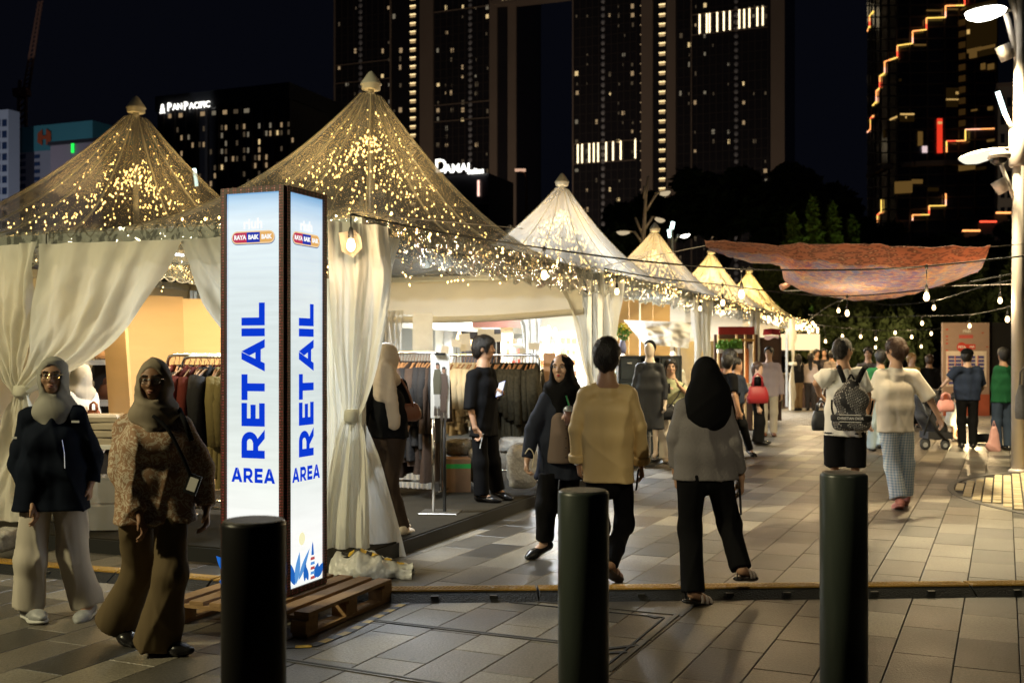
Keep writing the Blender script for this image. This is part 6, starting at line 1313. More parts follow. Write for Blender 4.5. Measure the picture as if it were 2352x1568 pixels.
def person(label,x,yt,yf,psi,z0=0.0,o=None,Y=None,skin=1,hs=1.0,fem=False,near=True,stride=0.0,group=None,hx=None,hpsi=None,curl=.9,h=None,sw=1.0,face=False,hand=True,bare_leg=False,arms=True,barefoot=False):
    p=Person(); p.Y=Y or F*(EYE-z0)/(yf-HY); p.z0=z0; k=p.Y/F; p.k=k
    top=EYE+(HY-yt)*k; H=top-z0; p.H=H; a=math.radians(psi); p.f=Vector((math.sin(a),-math.cos(a),0)); p.lat=Vector((math.cos(a),math.sin(a),0)) if abs(psi)<=90 else Vector((-math.cos(a),-math.sin(a),0))
    b=math.radians(psi if hpsi is None else hpsi); p.hf=Vector((math.sin(b),-math.cos(b),0)); p.hl=p.hf.cross(Z)
    base=P(x,HY,p.Y); base.z=z0; p.base=base; J={}; lat=p.lat
    px=lambda xx,yy,dy=0: P(xx,yy,p.Y+dy)
    p.px=px
    hd=Vector((P(hx if hx else x,HY,p.Y).x,p.Y,top-.105*hs)); J['hd']=hd
    nk=base+Z*(.825*H)+p.f*-.01; J['nk']=nk
    if hx: nk.x+= (hd.x-base.x)*.6
    for s,n in((-1,'L'),(1,'R')):
        J['s'+n]=base+lat*(s*(.100 if fem else .112)*H*sw)+Z*(.805*H); J['e'+n]=J['s'+n]+lat*(s*.035)-Z*(.185*H)-p.f*.02; J['w'+n]=J['e'+n]+lat*(s*.01)-Z*(.15*H)+p.f*.05; J['h'+n]=J['w'+n]-Z*.17+p.f*.03
        J['p'+n]=base+lat*(s*.055*H)+Z*(.50*H); st=stride*s; J['k'+n]=base+lat*(s*.055*H)+Z*(.275*H)+p.f*(st*.5+.03); J['a'+n]=base+lat*(s*.052*H)+Z*.075+p.f*st; J['t'+n]=J['a'+n]+p.f*.16-Z*.045
    J['hip']=base+Z*(.52*H); J['ch']=base+Z*(.70*H); J['wa']=base+Z*(.60*H)
    for kk,v in (o or {}).items():
        J[kk]=px(*v)
    for n in 'LR':   # keep hands at a human length when only the wrist was placed
        if 'w'+n in (o or {}) and 'h'+n not in (o or {}): J['h'+n]=J['w'+n]+(J['w'+n]-J['e'+n]).normalized()*.17
        if 'a'+n in (o or {}) and 't'+n not in (o or {}): J['t'+n]=J['a'+n]+p.f*.16-Z*.045
    p.J=J; t=thing('person',label,'person',base,group); p.t=t; p.h=h or ((.0066 if face else .0078) if near else .016); p.fem=fem
    # ---- body: one surface
    s=SDF(); hf,hl=p.hf,p.hl; A=(hl,hf,Z); q=hs
    s.ell(hd+Z*.012-hf*.008,(.076*q,.094*q,.093*q),A); s.ell(hd+hf*.022*q-Z*.055*q,(.057*q,.062*q,.060*q),A,.035); s.ell(hd+hf*.050*q-Z*.088*q,(.028*q,.025*q,.022*q),A,.03)
    s.rc(hd-Z*.06*q-hf*.012,nk+Z*.0,.052*q,.060*q,.03)
    if near:
        s.ell(hd+hf*.068*q+Z*.020*q,(.052*q,.020*q,.012*q),A,.022)                 # brow
        for sg in(-1,1): s.ell(hd+hf*.094*q+hl*(.031*q*sg)-Z*.002*q,(.015*q,.012*q,.010*q),A,.012,'s'); s.ell(hd+hf*.062*q+hl*(.037*q*sg)-Z*.030*q,(.022*q,.022*q,.020*q),A,.02); s.ell(hd+hl*(.076*q*sg)-Z*.012*q-hf*.008,(.010*q,.020*q,.032*q),A,.008)
        s.rc(hd+hf*.086*q+Z*.012*q,hd+hf*.106*q-Z*.030*q,.009*q,.0125*q,.012); s.ell(hd+hf*.092*q-Z*.036*q,(.018*q,.013*q,.010*q),A,.008)
        s.ell(hd+hf*.083*q-Z*.062*q,(.024*q,.014*q,.007*q),A,.006); s.ell(hd+hf*.081*q-Z*.072*q,(.021*q,.014*q,.008*q),A,.006)
    J_=J
    s.rc(J['ch']-lat*.06,J['ch']+lat*.06,.075,.075,.04); s.rc(J['ch'],J['hip'],.07,.06,.04); s.rc(nk,J['ch'],.055,.08,.05)
    for n in 'LR':
        if arms:
            inw=(nk-J['s'+n]); inw.z=0; S_=J['s'+n]+inw.normalized()*.040-Z*.038; s.rc(nk-Z*.02,S_,.042,.042,.03); s.rc(S_,J['e'+n],.043,.034,.02); s.rc(J['e'+n],J['w'+n],.037,.026,.02)
            if hand: hand_sdf(s,J['e'+n],J['w'+n],J['h'+n],p,curl,-1 if n=='L' else 1)
        s.rc(J['hip'],J['p'+n],.068,.064,.03); s.rc(J['p'+n],J['k'+n],.066,.036,.02); s.rc(J['k'+n],J['a'+n],.038,.030,.02); s.rc(J['k'+n].lerp(J['a'+n],.15),J['k'+n].lerp(J['a'+n],.5),.040,.033,.02)
        d=(J['t'+n]-J['a'+n]); s.rc(J['a'+n],J['a'+n]+d*.75,.034,.030,.02)
        if barefoot: s.rc(J['a'+n]+d*.6,J['t'+n],.030,.022,.02,(Z,.7))
    put('body',s.mesh('body',p.h),SKIN[skin],t)
    if face:
        for sg in(-1,1):
            c=hd+hf*.0785*q+hl*(.030*q*sg)-Z*.001*q
            sph(.0115*q,c,1.25,1,.62,10,6).build('eye',mat('eye_white',(.36,.34,.31),.3),t,True); sph(.0050*q,c+hf*.0088*q,1,.6,1,8,6).build('iris',mat('eye_dark',(.012,.008,.006),.15),t,True)
            MB().tube([c+hl*(-.016*sg*q)+Z*.019*q+hf*.013*q,c+hl*(.004*sg*q)+Z*.024*q+hf*.012*q,c+hl*(.019*sg*q)+Z*.018*q+hf*.001*q],[.0035*q,.0035*q,.002*q],6).build('eyebrow',M_hair,t,True)
            MB().tube([c+hl*(-.013*sg*q)+Z*.003*q+hf*.009*q,c+Z*.008*q+hf*.012*q,c+hl*(.016*sg*q)+Z*.004*q+hf*.007*q],[.0010*q,.0014*q,.0008*q],5).build('lash_line',M_hair,t,True)
        lip=face if not isinstance(face,bool) else mat('lips_natural',(.34,.13,.10),.4)
        mb=SDF(); c=hd+hf*.0905*q-Z*.066*q
        mb.ell(c+Z*.004*q+hf*.002,(.016*q,.007*q,.0042*q),A,.003); mb.ell(c-Z*.005*q+hf*.001,(.014*q,.008*q,.0052*q),A,.003)
        put('lips',mb.mesh('lips',.0025),lip,t)
    return p
def hand_sdf(s,e,w,tip,p,curl,side):
    e,w,tip=Vector(e),Vector(w),Vector(tip); d=(tip-w).normalized(); ref=p.f if abs(d.dot(p.f))<.85 else Z
    n=(ref-d*ref.dot(d)).normalized()                 # across the palm, thumb side
    q=d.cross(n).normalized()*side
    if q.dot(p.base-w)<0 and abs(q.dot(p.base-w))>.001: q=-q   # palm faces the body
    b=w+d*.012; m=w+d*.085
    s.rc(b,m,.022,.026,.02,(q,.62)); s.rc(b+n*.016,m+n*.028,.016,.014,.015,(q,.7)); s.rc(b-n*.014,m-n*.026,.015,.013,.015,(q,.7))
    for i,(off,l) in enumerate(((.028,.068),(.010,.077),(-.009,.072),(-.026,.056))):
        r=w+d*(.088-.004*abs(i-1))+n*off; c1=curl*.45; j1=r+(d*math.cos(c1)+q*math.sin(c1))*l*.45; c2=curl*1.05; j2=j1+(d*math.cos(c2)+q*math.sin(c2))*l*.32; c3=curl*1.5; j3=j2+(d*math.cos(c3)+q*math.sin(c3))*l*.25
        s.rc(r-d*.01,j1,.0098,.0090,.006); s.rc(j1,j2,.0090,.0084,.004); s.rc(j2,j3,.0084,.0072,.004)
    t0=w+d*.03+n*.024; t1=t0+d*.032+n*.026+q*.010; t2=t1+d*.030+n*.004+q*.012
    s.rc(t0,t1,.0125,.0105,.012); s.rc(t1,t2,.0105,.0085,.005)
def strands(p,o,n,l,m,seed):
    me=o.data; V=np.empty(len(me.vertices)*3,np.float32); me.vertices.foreach_get('co',V); V=V.reshape(-1,3); Nn=np.empty(len(V)*3,np.float32); me.vertices.foreach_get('normal',Nn); Nn=Nn.reshape(-1,3)
    r=np.random.default_rng(seed+90); i=r.integers(0,len(V),n); b=V[i]; nn=Nn[i]; hd=A3(p.J['hd']); crown=hd+A3(p.hf)*-.03+np.array([0,0,.12]); t=b-crown; t=t/np.linalg.norm(t,axis=1,keepdims=True)+np.array([0,0,-.55])+r.normal(size=(n,3))*.22; t-=nn*(t*nn).sum(1,keepdims=True)*.92; t/=np.linalg.norm(t,axis=1,keepdims=True); sd=np.cross(t,nn); ln=l*r.uniform(.5,1.25,(n,1))
    b=b-t*ln*.35+nn*.001; mid=b+t*ln*.55+nn*.0055; tip=b+t*ln+nn*.0025; w=.0017; Q=np.stack([b-sd*w,b+sd*w,mid+sd*w,mid-sd*w,tip],1).reshape(-1,3)
    fs=[]
    for k in range(n): j=k*5; fs+=[(j,j+1,j+2,j+3),(j+3,j+2,j+4)]
    mm=bpy.data.meshes.new('hair_strands'); mm.from_pydata(Q.tolist(),[],fs); mm.update(); q=put('hair_strands',mm,m,o); q['kind']='stuff'; return q
# ---- garments
def top(p,m,hem,bust=.0,wid=.0,hemw=.0,sleeve=1.0,sr=(.066,.056,.05),neck=.072,fold=.0055,seed=0,name='shirt',depth=.94,hr=.6,fr=(30,30,7),collar=0,h=None,hemtilt=None,cuffdir=None):
    """hem: height of the lower edge (m above the soles); sleeve: 1 wrist, .5 elbow"""
    J=p.J; s=SDF(); lat,f=p.lat,p.f; g=.014
    sh=(J['sR']-J['sL']).length/2; hz=p.z0+hem; WH=max(.05,(sh-.12+wid+.060+hemw)/2); hemc=Vector((p.J['hip'].x,p.J['hip'].y,hz))
    s.rc(J['ch']-lat*(sh-.125+wid),J['ch']+lat*(sh-.120+wid),.100+g,None,.05,(f,.92*depth))
    if bust: s.rc(J['ch']+f*.055-lat*.06-Z*.01,J['ch']+f*.055+lat*.06-Z*.01,.07+bust,None,.05)
    s.rc(J['wa']-lat*WH,J['wa']+lat*WH,.106+g,None,.05,(f,.92*depth)); s.rc(J['ch'],J['wa'],.11,.11,.04)
    s.rc(hemc-lat*(.060+hemw)-Z*.02,hemc+lat*(.060+hemw)-Z*.02,.100+g,None,.03,(f,.97*depth)); s.rc(J['wa'],hemc,.112,.112,.03); p.hem=hz
    for sg in(-1,1):
        c_=J['ch']+lat*(sg*(sh-.120+wid)); w_=J['wa']+lat*(sg*WH); h_=hemc+lat*(sg*(.060+hemw))-Z*.02; s.rc(c_,w_,.110,.112,.02,(f,.92*depth)); s.rc(w_,h_,.112,.112,.02,(f,.95*depth))
    s.rc(J['nk']-Z*.005,J['nk']-Z*.06,neck,.09,.04)
    s.cut(hemc,-Z if hemtilt is None else -(Z+hemtilt))
    for n in 'LR':
        sr_=[x*.86 for x in sr]; q=SDF(); E_,W_=J['e'+n],J['w'+n]; inw=(J['nk']-J['s'+n]); inw.z=0; S_=J['s'+n]+inw.normalized()*.034-Z*.034
        q.rc(J['nk']-Z*.030,S_,.05,sr_[0]*.95,.03); end=W_
        if sleeve>=.6:
            q.rc(S_,E_.lerp(S_,.3),sr_[0],sr_[1],.02); end=E_.lerp(W_,min(1,(sleeve-.5)*2)); q2=SDF(); q2.rc(E_.lerp(S_,.35),E_,sr_[1]*1.02,sr_[1],.02); q2.rc(E_,end,sr_[1],sr_[2],.02); q2.cut(end,(W_-E_).normalized()); s.sub(q2,.004)
        else:
            end=S_.lerp(E_,sleeve*2); q.rc(S_,end,sr_[0],sr_[1]*1.05,.02); q.cut(end,(E_-S_).normalized())
        s.sub(q,.022)
    s.cut(J['nk']+Z*(.045 if collar else .022),Z-p.f*.12)
    # hollow the neck so the edge reads as a neckline
    if fold: s.disp(folds(fold,fr,seed))
    o=put(name,s.mesh(name,h or p.h*1.25),m,p.t); return o
def pants(p,m,waist,r=(.095,.075,.07),hem=.04,fold=.005,seed=0,name='trousers',short=None,fr=(34,34,5),h=None,crotch=None,lr=None):
    J=p.J; s=SDF(); wz=Vector((J['hip'].x,J['hip'].y,p.z0+waist)); lat,f=p.lat,p.f
    s.rc(wz-lat*.055,wz+lat*.055,.092,None,.03,(f,.9)); s.rc(wz,J['hip'].lerp(wz,.2)-Z*.06,.098,.094,.03)
    for n in 'LR':
        q=SDF(); A_,K_,H_=J['a'+n],J['k'+n],J['p'+n]; rr=[x*.92 for x in (lr[n] if lr else r)]
        q.rc(H_+Z*.02,K_,rr[0],rr[1],.03); 
        if short is None:
            e=A_+(K_-A_).normalized()*(hem-.045); q.rc(K_,e,rr[1],rr[2],.05); q.cut(e,(A_-K_).normalized())
        else:
            e=H_.lerp(K_,short); q.cut(e,(K_-H_).normalized())
        s.sub(q,.012)
    if getattr(p,'hem',None): s.cut(Vector((0,0,p.hem+.05)),Z)
    if fold: s.disp(folds(fold,fr,seed))
    return put(name,s.mesh(name,h or p.h*1.25),m,p.t)
def hijab(p,m,front=.22,back=.10,side=.13,fold=.006,seed=0,cape=None,open_=True,wide=.0,name='hijab',tails=()):
    J=p.J; s=SDF(); hd,hf,hl=J['hd'],p.hf,p.hl; A=(hl,hf,Z); g=.009; nk=J['nk']
    s.ell(hd+Z*.014-hf*.012,(.078+g,.098+g,.094+g),A); s.ell(hd-Z*.05+hf*.005,(.078+g,.082+g,.085+g),A,.05)
    s.rc(hd-Z*.115-hf*.012,nk-Z*.0,.062,.078,.04); s.rc(nk-p.lat*(side-.075)-Z*.02,nk+p.lat*(side-.075)-Z*.02,.078,None,.04,(Z,.75))
    if front: s.rc(nk+p.f*.04,nk+p.f*.085-Z*front,.080+wide,.050+wide,.05,(p.f,.55))
    if back: s.rc(nk-p.f*.05,nk-p.f*.075-Z*back,.11+wide,.08+wide,.06,(p.f,.5))
    if cape: s.ell(nk-p.f*.055-Z*cape[2],(cape[0],.10,cape[1]),(p.lat,p.f,Z),.04)
    for a,b,r0,r1 in tails: s.rc(a,b,r0,r1,.03,(p.f,.45))
    s.disp(folds(fold,(26,26,22),seed))
    if open_:
        s.ell(hd+hf*.115-Z*.012,(.060,.075,.082),A,.012,'s'); s.ell(hd+hf*.112-Z*.058,(.052,.07,.066),A,.012,'s')
    return put(name,s.mesh(name,p.h*1.15),m,p.t)
def hair(p,m=None,style='short',seed=0,length=.3,name='hair'):
    J=p.J; s=SDF(); hd,hf,hl=J['hd'],p.hf,p.hl; A=(hl,hf,Z); g=.017 if style!='buzz' else .006
    s.ell(hd+Z*.022-hf*.012,(.078+g,.098+g,.095+g),A); s.ell(hd-hf*.045-Z*.03,(.066+g*.6,.055+g,.075+g*.5),A,.04)
    if style=='short': s.ell(hd+hf*.055+Z*.075,(.058,.045,.035),A,.03)
    if style in('long','tail'): s.rc(hd-hf*.05,hd-hf*.085-Z*length,.085,.05 if style=='long' else .035,.05,(hf,.6))
    if style=='bun': s.ell(hd-hf*.115-Z*.01,(.045,.042,.055),A,.02); s.rc(hd-hf*.10-Z*.03,hd-hf*.09-Z*.12,.03,.012,.02)
    s.ell(hd+hf*.115-Z*.030,(.066,.085,.092),A,.015,'s'); s.ell(hd+hf*.05-Z*.10,(.085,.10,.075),A,.02,'s')
    for sg in(-1,1): s.ell(hd+hl*(.09*sg)-Z*.03+hf*.015,(.022,.036,.042),A,.012,'s')
    s.disp(folds(.0045,(60,60,22),seed)); o=put(name,s.mesh(name,p.h*.95),m or M_hair,p.t)
    if p.Y<14 and style!='buzz': strands(p,o,2600,.050,m or M_hair,seed)
    elif p.Y<14: strands(p,o,1500,.012,m or M_hair,seed)
    return o
def shoes(p,m,sole=None,r=.043,up=.05,name='shoe',only='LR'):
    for n in only:
        J=p.J; a,t=J['a'+n],J['t'+n]; d=(t-a); dn=Vector((d.x,d.y,d.z+.045)).normalized(); nz=(Z-dn*dn.dot(Z)).normalized(); heel=a-nz*.035-dn*.035; ball=heel+dn*.17; toe=heel+dn*.235
        s=SDF(); s.rc(heel,ball,r*.92,r*1.02,.03,(nz,.8)); s.rc(ball,toe,r*1.0,r*.66,.03,(nz,.72)); s.rc(heel+nz*.02,a+nz*up,.038,.040,.03); s.cut(heel-nz*.036,-nz)
        o=put(name,s.mesh(name,p.h),m,p.t)
        if sole:
            q=SDF(); q.rc(heel-nz*.026,ball-nz*.026,r*.98,r*1.07,.02,(nz,.33)); q.rc(ball-nz*.026,toe-nz*.02,r*1.05,r*.75,.02,(nz,.33)); put('sole',q.mesh('sole',p.h*.9),sole,o)
def sandals(p,ms,mstrap,only='LR'):
    for n in only:
        J=p.J; a,t=J['a'+n],J['t'+n]; d=t-a; dn=Vector((d.x,d.y,d.z+.045)).normalized(); nz=(Z-dn*dn.dot(Z)).normalized(); heel=a-nz*.055-dn*.05; sd=dn.cross(nz)
        q=SDF(); q.rc(heel,heel+dn*.2,.038,.045,.02,(nz,.4)); q.rc(heel+dn*.2,heel+dn*.26,.045,.032,.02,(nz,.4)); o=put('sandal',q.mesh('sandal',p.h*.9),ms,p.t)
        for w_ in(.10,.155,.20):
            pts=[heel+dn*w_+sd*(.048*math.cos(x))+nz*(.062*math.sin(x)*(1.25-w_*2.4)+.004) for x in [math.pi*i/8 for i in range(9)]]
            mb=MB(); mb.grid([[q_-dn*.013 for q_ in pts],[q_+dn*.013 for q_ in pts]]); so=mb.build('strap',mstrap,o,True); solid(so,.006)
def phone(label,c,d,up,m=None,glow=None,sz=(.072,.15,.009)):
    d=Vector(d).normalized();up=Vector(up).normalized(); n=d.cross(up).normalized(); M=Matrix((d,up,n)).transposed(); t=thing('phone',label,'phone',c); MB().box(c,sz,M=M).build('case',m or mat('phone_black',(.015,.015,.018),.25),t); MB().box(Vector(c)+n*(sz[2]/2+.0015),(sz[0]*.9,sz[1]*.94,.002),M=M).build('screen',glow or mat('phone_screen',(.01,.01,.012),.08),t); return t
def glasses(p,m=None,r=.019):
    J=p.J; hd,hf,hl=J['hd'],p.hf,p.hl; t=thing('glasses',p.glass_label,'glasses',hd+hf*.1); mm=m or mat('glasses_frame',(.06,.04,.03),.3)
    for sg in(-1,1):
        c=hd+hf*.102+hl*(.031*sg)-Z*.004; mb=MB(); mb.tube([c+hl*(r*1.15*math.cos(a))+Z*(r*math.sin(a)) for a in [2*math.pi*i/16 for i in range(17)]],.0015,5,False); mb.build('rim',mm,t); MB().tube([c+hl*(r*1.1*sg)+Z*.006,hd+hl*(.080*sg)+hf*.02+Z*.002],.0022,5).build('temple',mm,t)
        MB().add([c+hl*(r*1.1*math.cos(a))+Z*(r*.97*math.sin(a)) for a in [2*math.pi*i/14 for i in range(14)]],[tuple(range(14))]).build('lens',film('spectacle_lens',.97,(.8,.8,.8),gloss=.02,rough=.03,haze_noise=False,bump=0) if 'spectacle_lens' not in MATS else MATS['spectacle_lens'],t)
    MB().tube([hd+hf*.105+hl*.01,hd+hf*.109+Z*.002,hd+hf*.105-hl*.01],.002,5).build('bridge',mm,t); return t
def strap_(name,pts,m,parent,w=.018,th=.004):
    mb=MB(); cv=catm([Vector(q) for q in pts],6); mb.tube(cv,w/2,6); return mb.build(name,m,parent,True)
def crossbag(label,c,w_,h_,d_,m,ang,straps,cat='bag'):
    t=thing('shoulder_bag',label,cat,c); s=SDF(); R=Matrix.Rotation(ang,3,'Z'); x=R@Vector((1,0,0)); y=R@Vector((0,1,0)); s.rc(c-x*(w_/2-d_/2)-Z*(h_*.2),c+x*(w_/2-d_/2)-Z*(h_*.2),h_*.36,None,.03,(y,d_/h_)); s.rc(c-x*(w_/2-d_*.6)+Z*(h_*.15),c+x*(w_/2-d_*.6)+Z*(h_*.15),h_*.32,None,.04,(y,d_/h_*.8)); s.disp(folds(.003,(30,30,20),3)); put('bag_body',s.mesh('bag_body',.009),m,t)
    for st in straps: strap_('strap',st,m,t)
    return t
# ------------------------------------------------------------------ PEOPLE
import time; T_=time.time()
M_blackc=fab('black',(.006,.006,.0065),spec=.08); M_blacks=mat('shoe_black',(.014,.013,.013),.25,var=.2); M_navy=fab('navy',(.005,.008,.016),spec=.1); M_creamp=fab("cream_trouser",(.58,.53,.45)); 
M_sandp=fab('sand_hijab',(.27,.225,.16),.7); M_grayh=fab('pale_grey_hijab',(.31,.30,.26),.7)
# woman in navy top
p=person('woman in navy top, pale grey hijab and wide cream trousers walking at the picture edge',122,821,1420,12,o=dict(sL=(60,948),sR=(186,944,.02),eL=(42,1066),wL=(74,1150,-.10),hL=(90,1200,-.12),eR=(213,1046,.08),wR=(208,1106,.06),hR=(203,1168,.04),kL=(72,1285,-.05),aL=(68,1392,0),tL=(92,1420,-.12),kR=(166,1268,.06),aR=(202,1388,.10),tR=(186,1424,-.05),hip=(118,1120),ch=(122,1010),wa=(120,1075),nk=(125,940)),skin=1,fem=True,hpsi=14,face=True)
top(p,M_navy,.66,bust=.01,depth=1.2,wid=.01,hemw=.055,sr=(.080,.074,.06),fold=.006,seed=1,h=.009); pants(p,M_creamp,.82,(.108,.095,.105),hem=.04,fold=.0075,seed=2,h=.010); hijab(p,M_grayh,front=.16,back=.1,fold=.005,seed=3)
shoes(p,mat('sneaker_grey',(.35,.36,.36),.45,var=.5,vs=25),mat('sneaker_sole',(.55,.55,.52),.6),.044)
p.glass_label='thin round spectacles on the woman in pale grey hijab'; glasses(p,mat('gold_rim',(.5,.35,.15),.25,metal=.9))
MB().tube([p.px(142,1010,-.20),p.px(147,1040,-.2),p.px(148,1075,-.19)],.004,5).build('zip_pull',M_chrome,p.t); MB().box(p.px(173,968,-.17),(.045,.004,.012)).build('chest_logo',mat('logo_thread',(.6,.6,.6),.7),p.t); MB().box(p.px(33,1005,-.11),(.03,.004,.012)).build('sleeve_logo',MATS['logo_thread'],p.t)
# woman in patterned blouse
def blouse_mat():
    m=bpy.data.materials.new('paisley_blouse'); m.use_nodes=True; nt=m.node_tree; b=nt.nodes['Principled BSDF']; L=nt.links.new; tc=N(nt,'ShaderNodeTexCoord'); no=N(nt,'ShaderNodeTexNoise'); no.inputs['Scale'].default_value=14; no.inputs['Detail'].default_value=2; no.inputs['Distortion'].default_value=2.5; L(tc.outputs['Object'],no.inputs['Vector'])
    ml=N(nt,'ShaderNodeMath',operation='MULTIPLY'); ml.inputs[1].default_value=26; L(no.outputs['Fac'],ml.inputs[0]); sn=N(nt,'ShaderNodeMath',operation='SINE'); L(ml.outputs[0],sn.inputs[0]); cr=N(nt,'ShaderNodeValToRGB'); e=cr.color_ramp.elements; e[0].position=.25; e[0].color=(.30,.17,.09,1); e[1].position=.6; e[1].color=(.55,.46,.34,1); L(sn.outputs[0],cr.inputs[0]); L(cr.outputs[0],b.inputs['Base Color']); b.inputs['Roughness'].default_value=.75; return m
p=person('woman in patterned beige blouse, sand hijab and flared brown trousers striding beside the pillar',354,826,1496,14,o=dict(sL=(276,968,.02),sR=(430,966,.06),eL=(280,1082,-.04),wL=(318,1178,-.14),hL=(338,1232,-.16),eR=(462,1075,.10),wR=(474,1162,.06),hR=(476,1210,.03),kL=(318,1318,.12),aL=(268,1425,.22),tL=(310,1484,.10),kR=(392,1318,-.08),aR=(362,1470,-.02),tR=(426,1496,-.08),hip=(358,1150),ch=(352,1020),wa=(352,1090),nk=(354,944)),skin=2,fem=True,hpsi=6,face=True)
top(p,blouse_mat(),.70,bust=.015,depth=1.08,wid=.01,hemw=.045,sr=(.080,.086,.06),fold=.006,seed=5,h=.009,name='blouse'); pants(p,fab('brown_trouser',(.13,.095,.05)),.85,(.105,.095,.135),hem=.02,fold=.006,seed=6,h=.010); hijab(p,M_sandp,front=.10,back=.10,fold=.005,seed=7)
shoes(p,M_blacks,None,.045,.04,'loafer')
p.glass_label='dark rimmed spectacles on the woman in patterned blouse'; glasses(p,None,.021)
lan=thing('lanyard','black lanyard with a card holder worn over the patterned blouse','lanyard',p.px(440,1112,-.2)); strap_('strap',[p.px(352,955,-.17),p.px(385,985,-.2),p.px(415,1040,-.21),p.px(438,1092,-.2)],M_blackc,lan,.02); MB().box(p.px(442,1112,-.2),(.07,.008,.105),M=Matrix.Rotation(.35,3,'Y')).build('card_holder',MATS['black_metal'],lan); MB().box(p.px(442,1112,-.207),(.045,.004,.07),M=Matrix.Rotation(.35,3,'Y')).build('card',M_card,lan)
strap_('bag_strap',[p.px(412,940,.05),p.px(425,970,-.1),p.px(440,1010,-.08)],M_blackc,p.t,.03)
# woman with beige hijab seen from behind at the rails
p=person('woman in black top with a long beige hijab browsing the rails, seen from behind',890,789,1229,150,.12,o=dict(sL=(850,872),sR=(926,872,.05),eL=(838,940,-.05),wL=(832,985,-.15),eR=(940,935,.05),wR=(934,978,.0),hR=(925,1000,-.05),kL=(872,1110,0),aL=(905,1205,.1),kR=(896,1110,.05),aR=(928,1212,.1),tR=(938,1224,.2)),skin=1,fem=True,hpsi=120)
top(p,M_blackc,.80,wid=.02,hemw=.03,seed=8,h=.011); pants(p,fab('dark_brown_trouser',(.04,.026,.018)),.85,(.10,.07,.06),seed=9)
hijab(p,fab('beige_hijab',(.50,.40,.30),.6),front=.0,back=.14,fold=.003,seed=10,tails=((p.px(889,852,-.12),p.px(906,972,-.19),.075,.06),)); shoes(p,mat('shoe_cream',(.5,.42,.32),.6),None,.04)
crossbag('brown shoulder bag under the arm of the beige hijab woman',p.px(936,945,-.02),.22,.15,.10,M_leath2,.4,[[p.px(920,868,-.05),p.px(938,900,-.08),p.px(950,935,-.02)]])
# man in black with phones
p=person('man in black holding a phone and facing the rails, standing on the platform',1112,775,1150,62,.12,o=dict(sL=(1082,856,-.12),sR=(1128,850,.12),eL=(1080,932,-.16),wL=(1091,982,-.18),hL=(1104,1012,-.14),eR=(1135,915,.15),wR=(1142,906,-.02),hR=(1152,892,-.1),kL=(1103,1062,-.08),aL=(1106,1136,-.08),tL=(1138,1150,-.14),kR=(1132,1060,.08),aR=(1142,1124,.12),tR=(1164,1142,.04)),skin=1,hpsi=78,curl=1.2)
top(p,M_blackc,.66,wid=.01,hemw=.02,sleeve=.56,sr=(.082,.075,.07),seed=11,h=.012); pants(p,M_blackc,.85,(.10,.085,.09),seed=12); hair(p,style='short',seed=1); shoes(p,M_blacks,None,.043)
phone('phone with a blue case held up by the man in black',p.px(1150,893,-.12),(.8,-.3,.3),(.25,.1,1),mat('case_blue',(.08,.12,.4),.4),mat('screen_pale',(.5,.5,.5),.3)); phone('phone in the lowered hand of the man in black',p.px(1108,1012,-.16),(.3,1,0),(.2,0,1),mat('case_pale',(.5,.5,.48),.4))
# woman with black hijab
p=person('woman with black hijab and red lips walking towards us holding an iced drink',1290,812,1278,-14,o=dict(hd=(1290,847),sL=(1247,906,.0),sR=(1328,900,.06),eL=(1222,985,-.02),wL=(1211,1052,-.06),hL=(1207,1100,-.08),eR=(1336,985,.0),wR=(1324,965,-.16),hR=(1308,952,-.22),kL=(1254,1165,-.08),aL=(1250,1248,.0),tL=(1222,1276,-.10),kR=(1302,1165,.08),aR=(1310,1255,.18),tR=(1305,1275,.05),nk=(1290,893),ch=(1288,945),wa=(1286,1010),hip=(1286,1060)),skin=0,fem=True,hpsi=-20,face=mat('lips_red',(.35,.035,.03),.35),curl=1.2)
top(p,fab('navy_cardigan',(.018,.022,.036)),.62,wid=.0,hemw=.03,sr=(.078,.07,.06),seed=14,h=.011,name='cardigan'); pants(p,M_blackc,.85,(.10,.085,.08),hem=.08,seed=13); hijab(p,M_blackc,front=.20,back=.12,side=.15,fold=.006,seed=15,wide=.02)
s=SDF(); c=p.px(1286,1005,-.13); s.rc(c+Z*.13,c-Z*.18,.075,.095,.03,(p.f,.5)); s.cut(c-Z*.20,-Z); s.disp(folds(.004,(14,14,6),4)); put('vest',s.mesh('vest',.011),fab('taupe_vest',(.16,.12,.10)),p.t)
for i in range(5): sph(.006,p.px(1300,962+i*22,-.222),1,.5,1,6,4).build('button',mat('button_dark',(.02,.02,.02),.3),p.t)
cp=thing('iced_drink','plastic cup of iced drink with a green straw and dome lid','drink',p.px(1307,950,-.28)); c=p.px(1307,953,-.28)
MB().lathe([(.030,-.075),(.042,.03)],c,18).build('cup',mat('cup_cola',(.14,.075,.06),.12,var=.6,vs=30),cp,True); MB().lathe([(.046,.03),(.047,.036),(.04,.055),(.022,.07),(.012,.072)],c,18).build('dome_lid',film('cup_lid',.5,(.7,.7,.66),gloss=.25,rough=.05,haze_noise=False),cp,True); MB().tube([c-Z*.03+Vector((.005,0,0)),c+Z*.075,c+Z*.15+Vector((-.022,0,0))],.006,8).build('straw',mat('straw_green',(.01,.22,.07),.4,emit=(.01,.25,.07),es=.02),cp)
shoes(p,M_blacks,None,.044,.04); MB().tube([p.J['aL']+Z*.03,p.J['aL']+Z*.075],.038,10).build('sock',mat('sock_grey',(.4,.4,.38),.8),p.t)
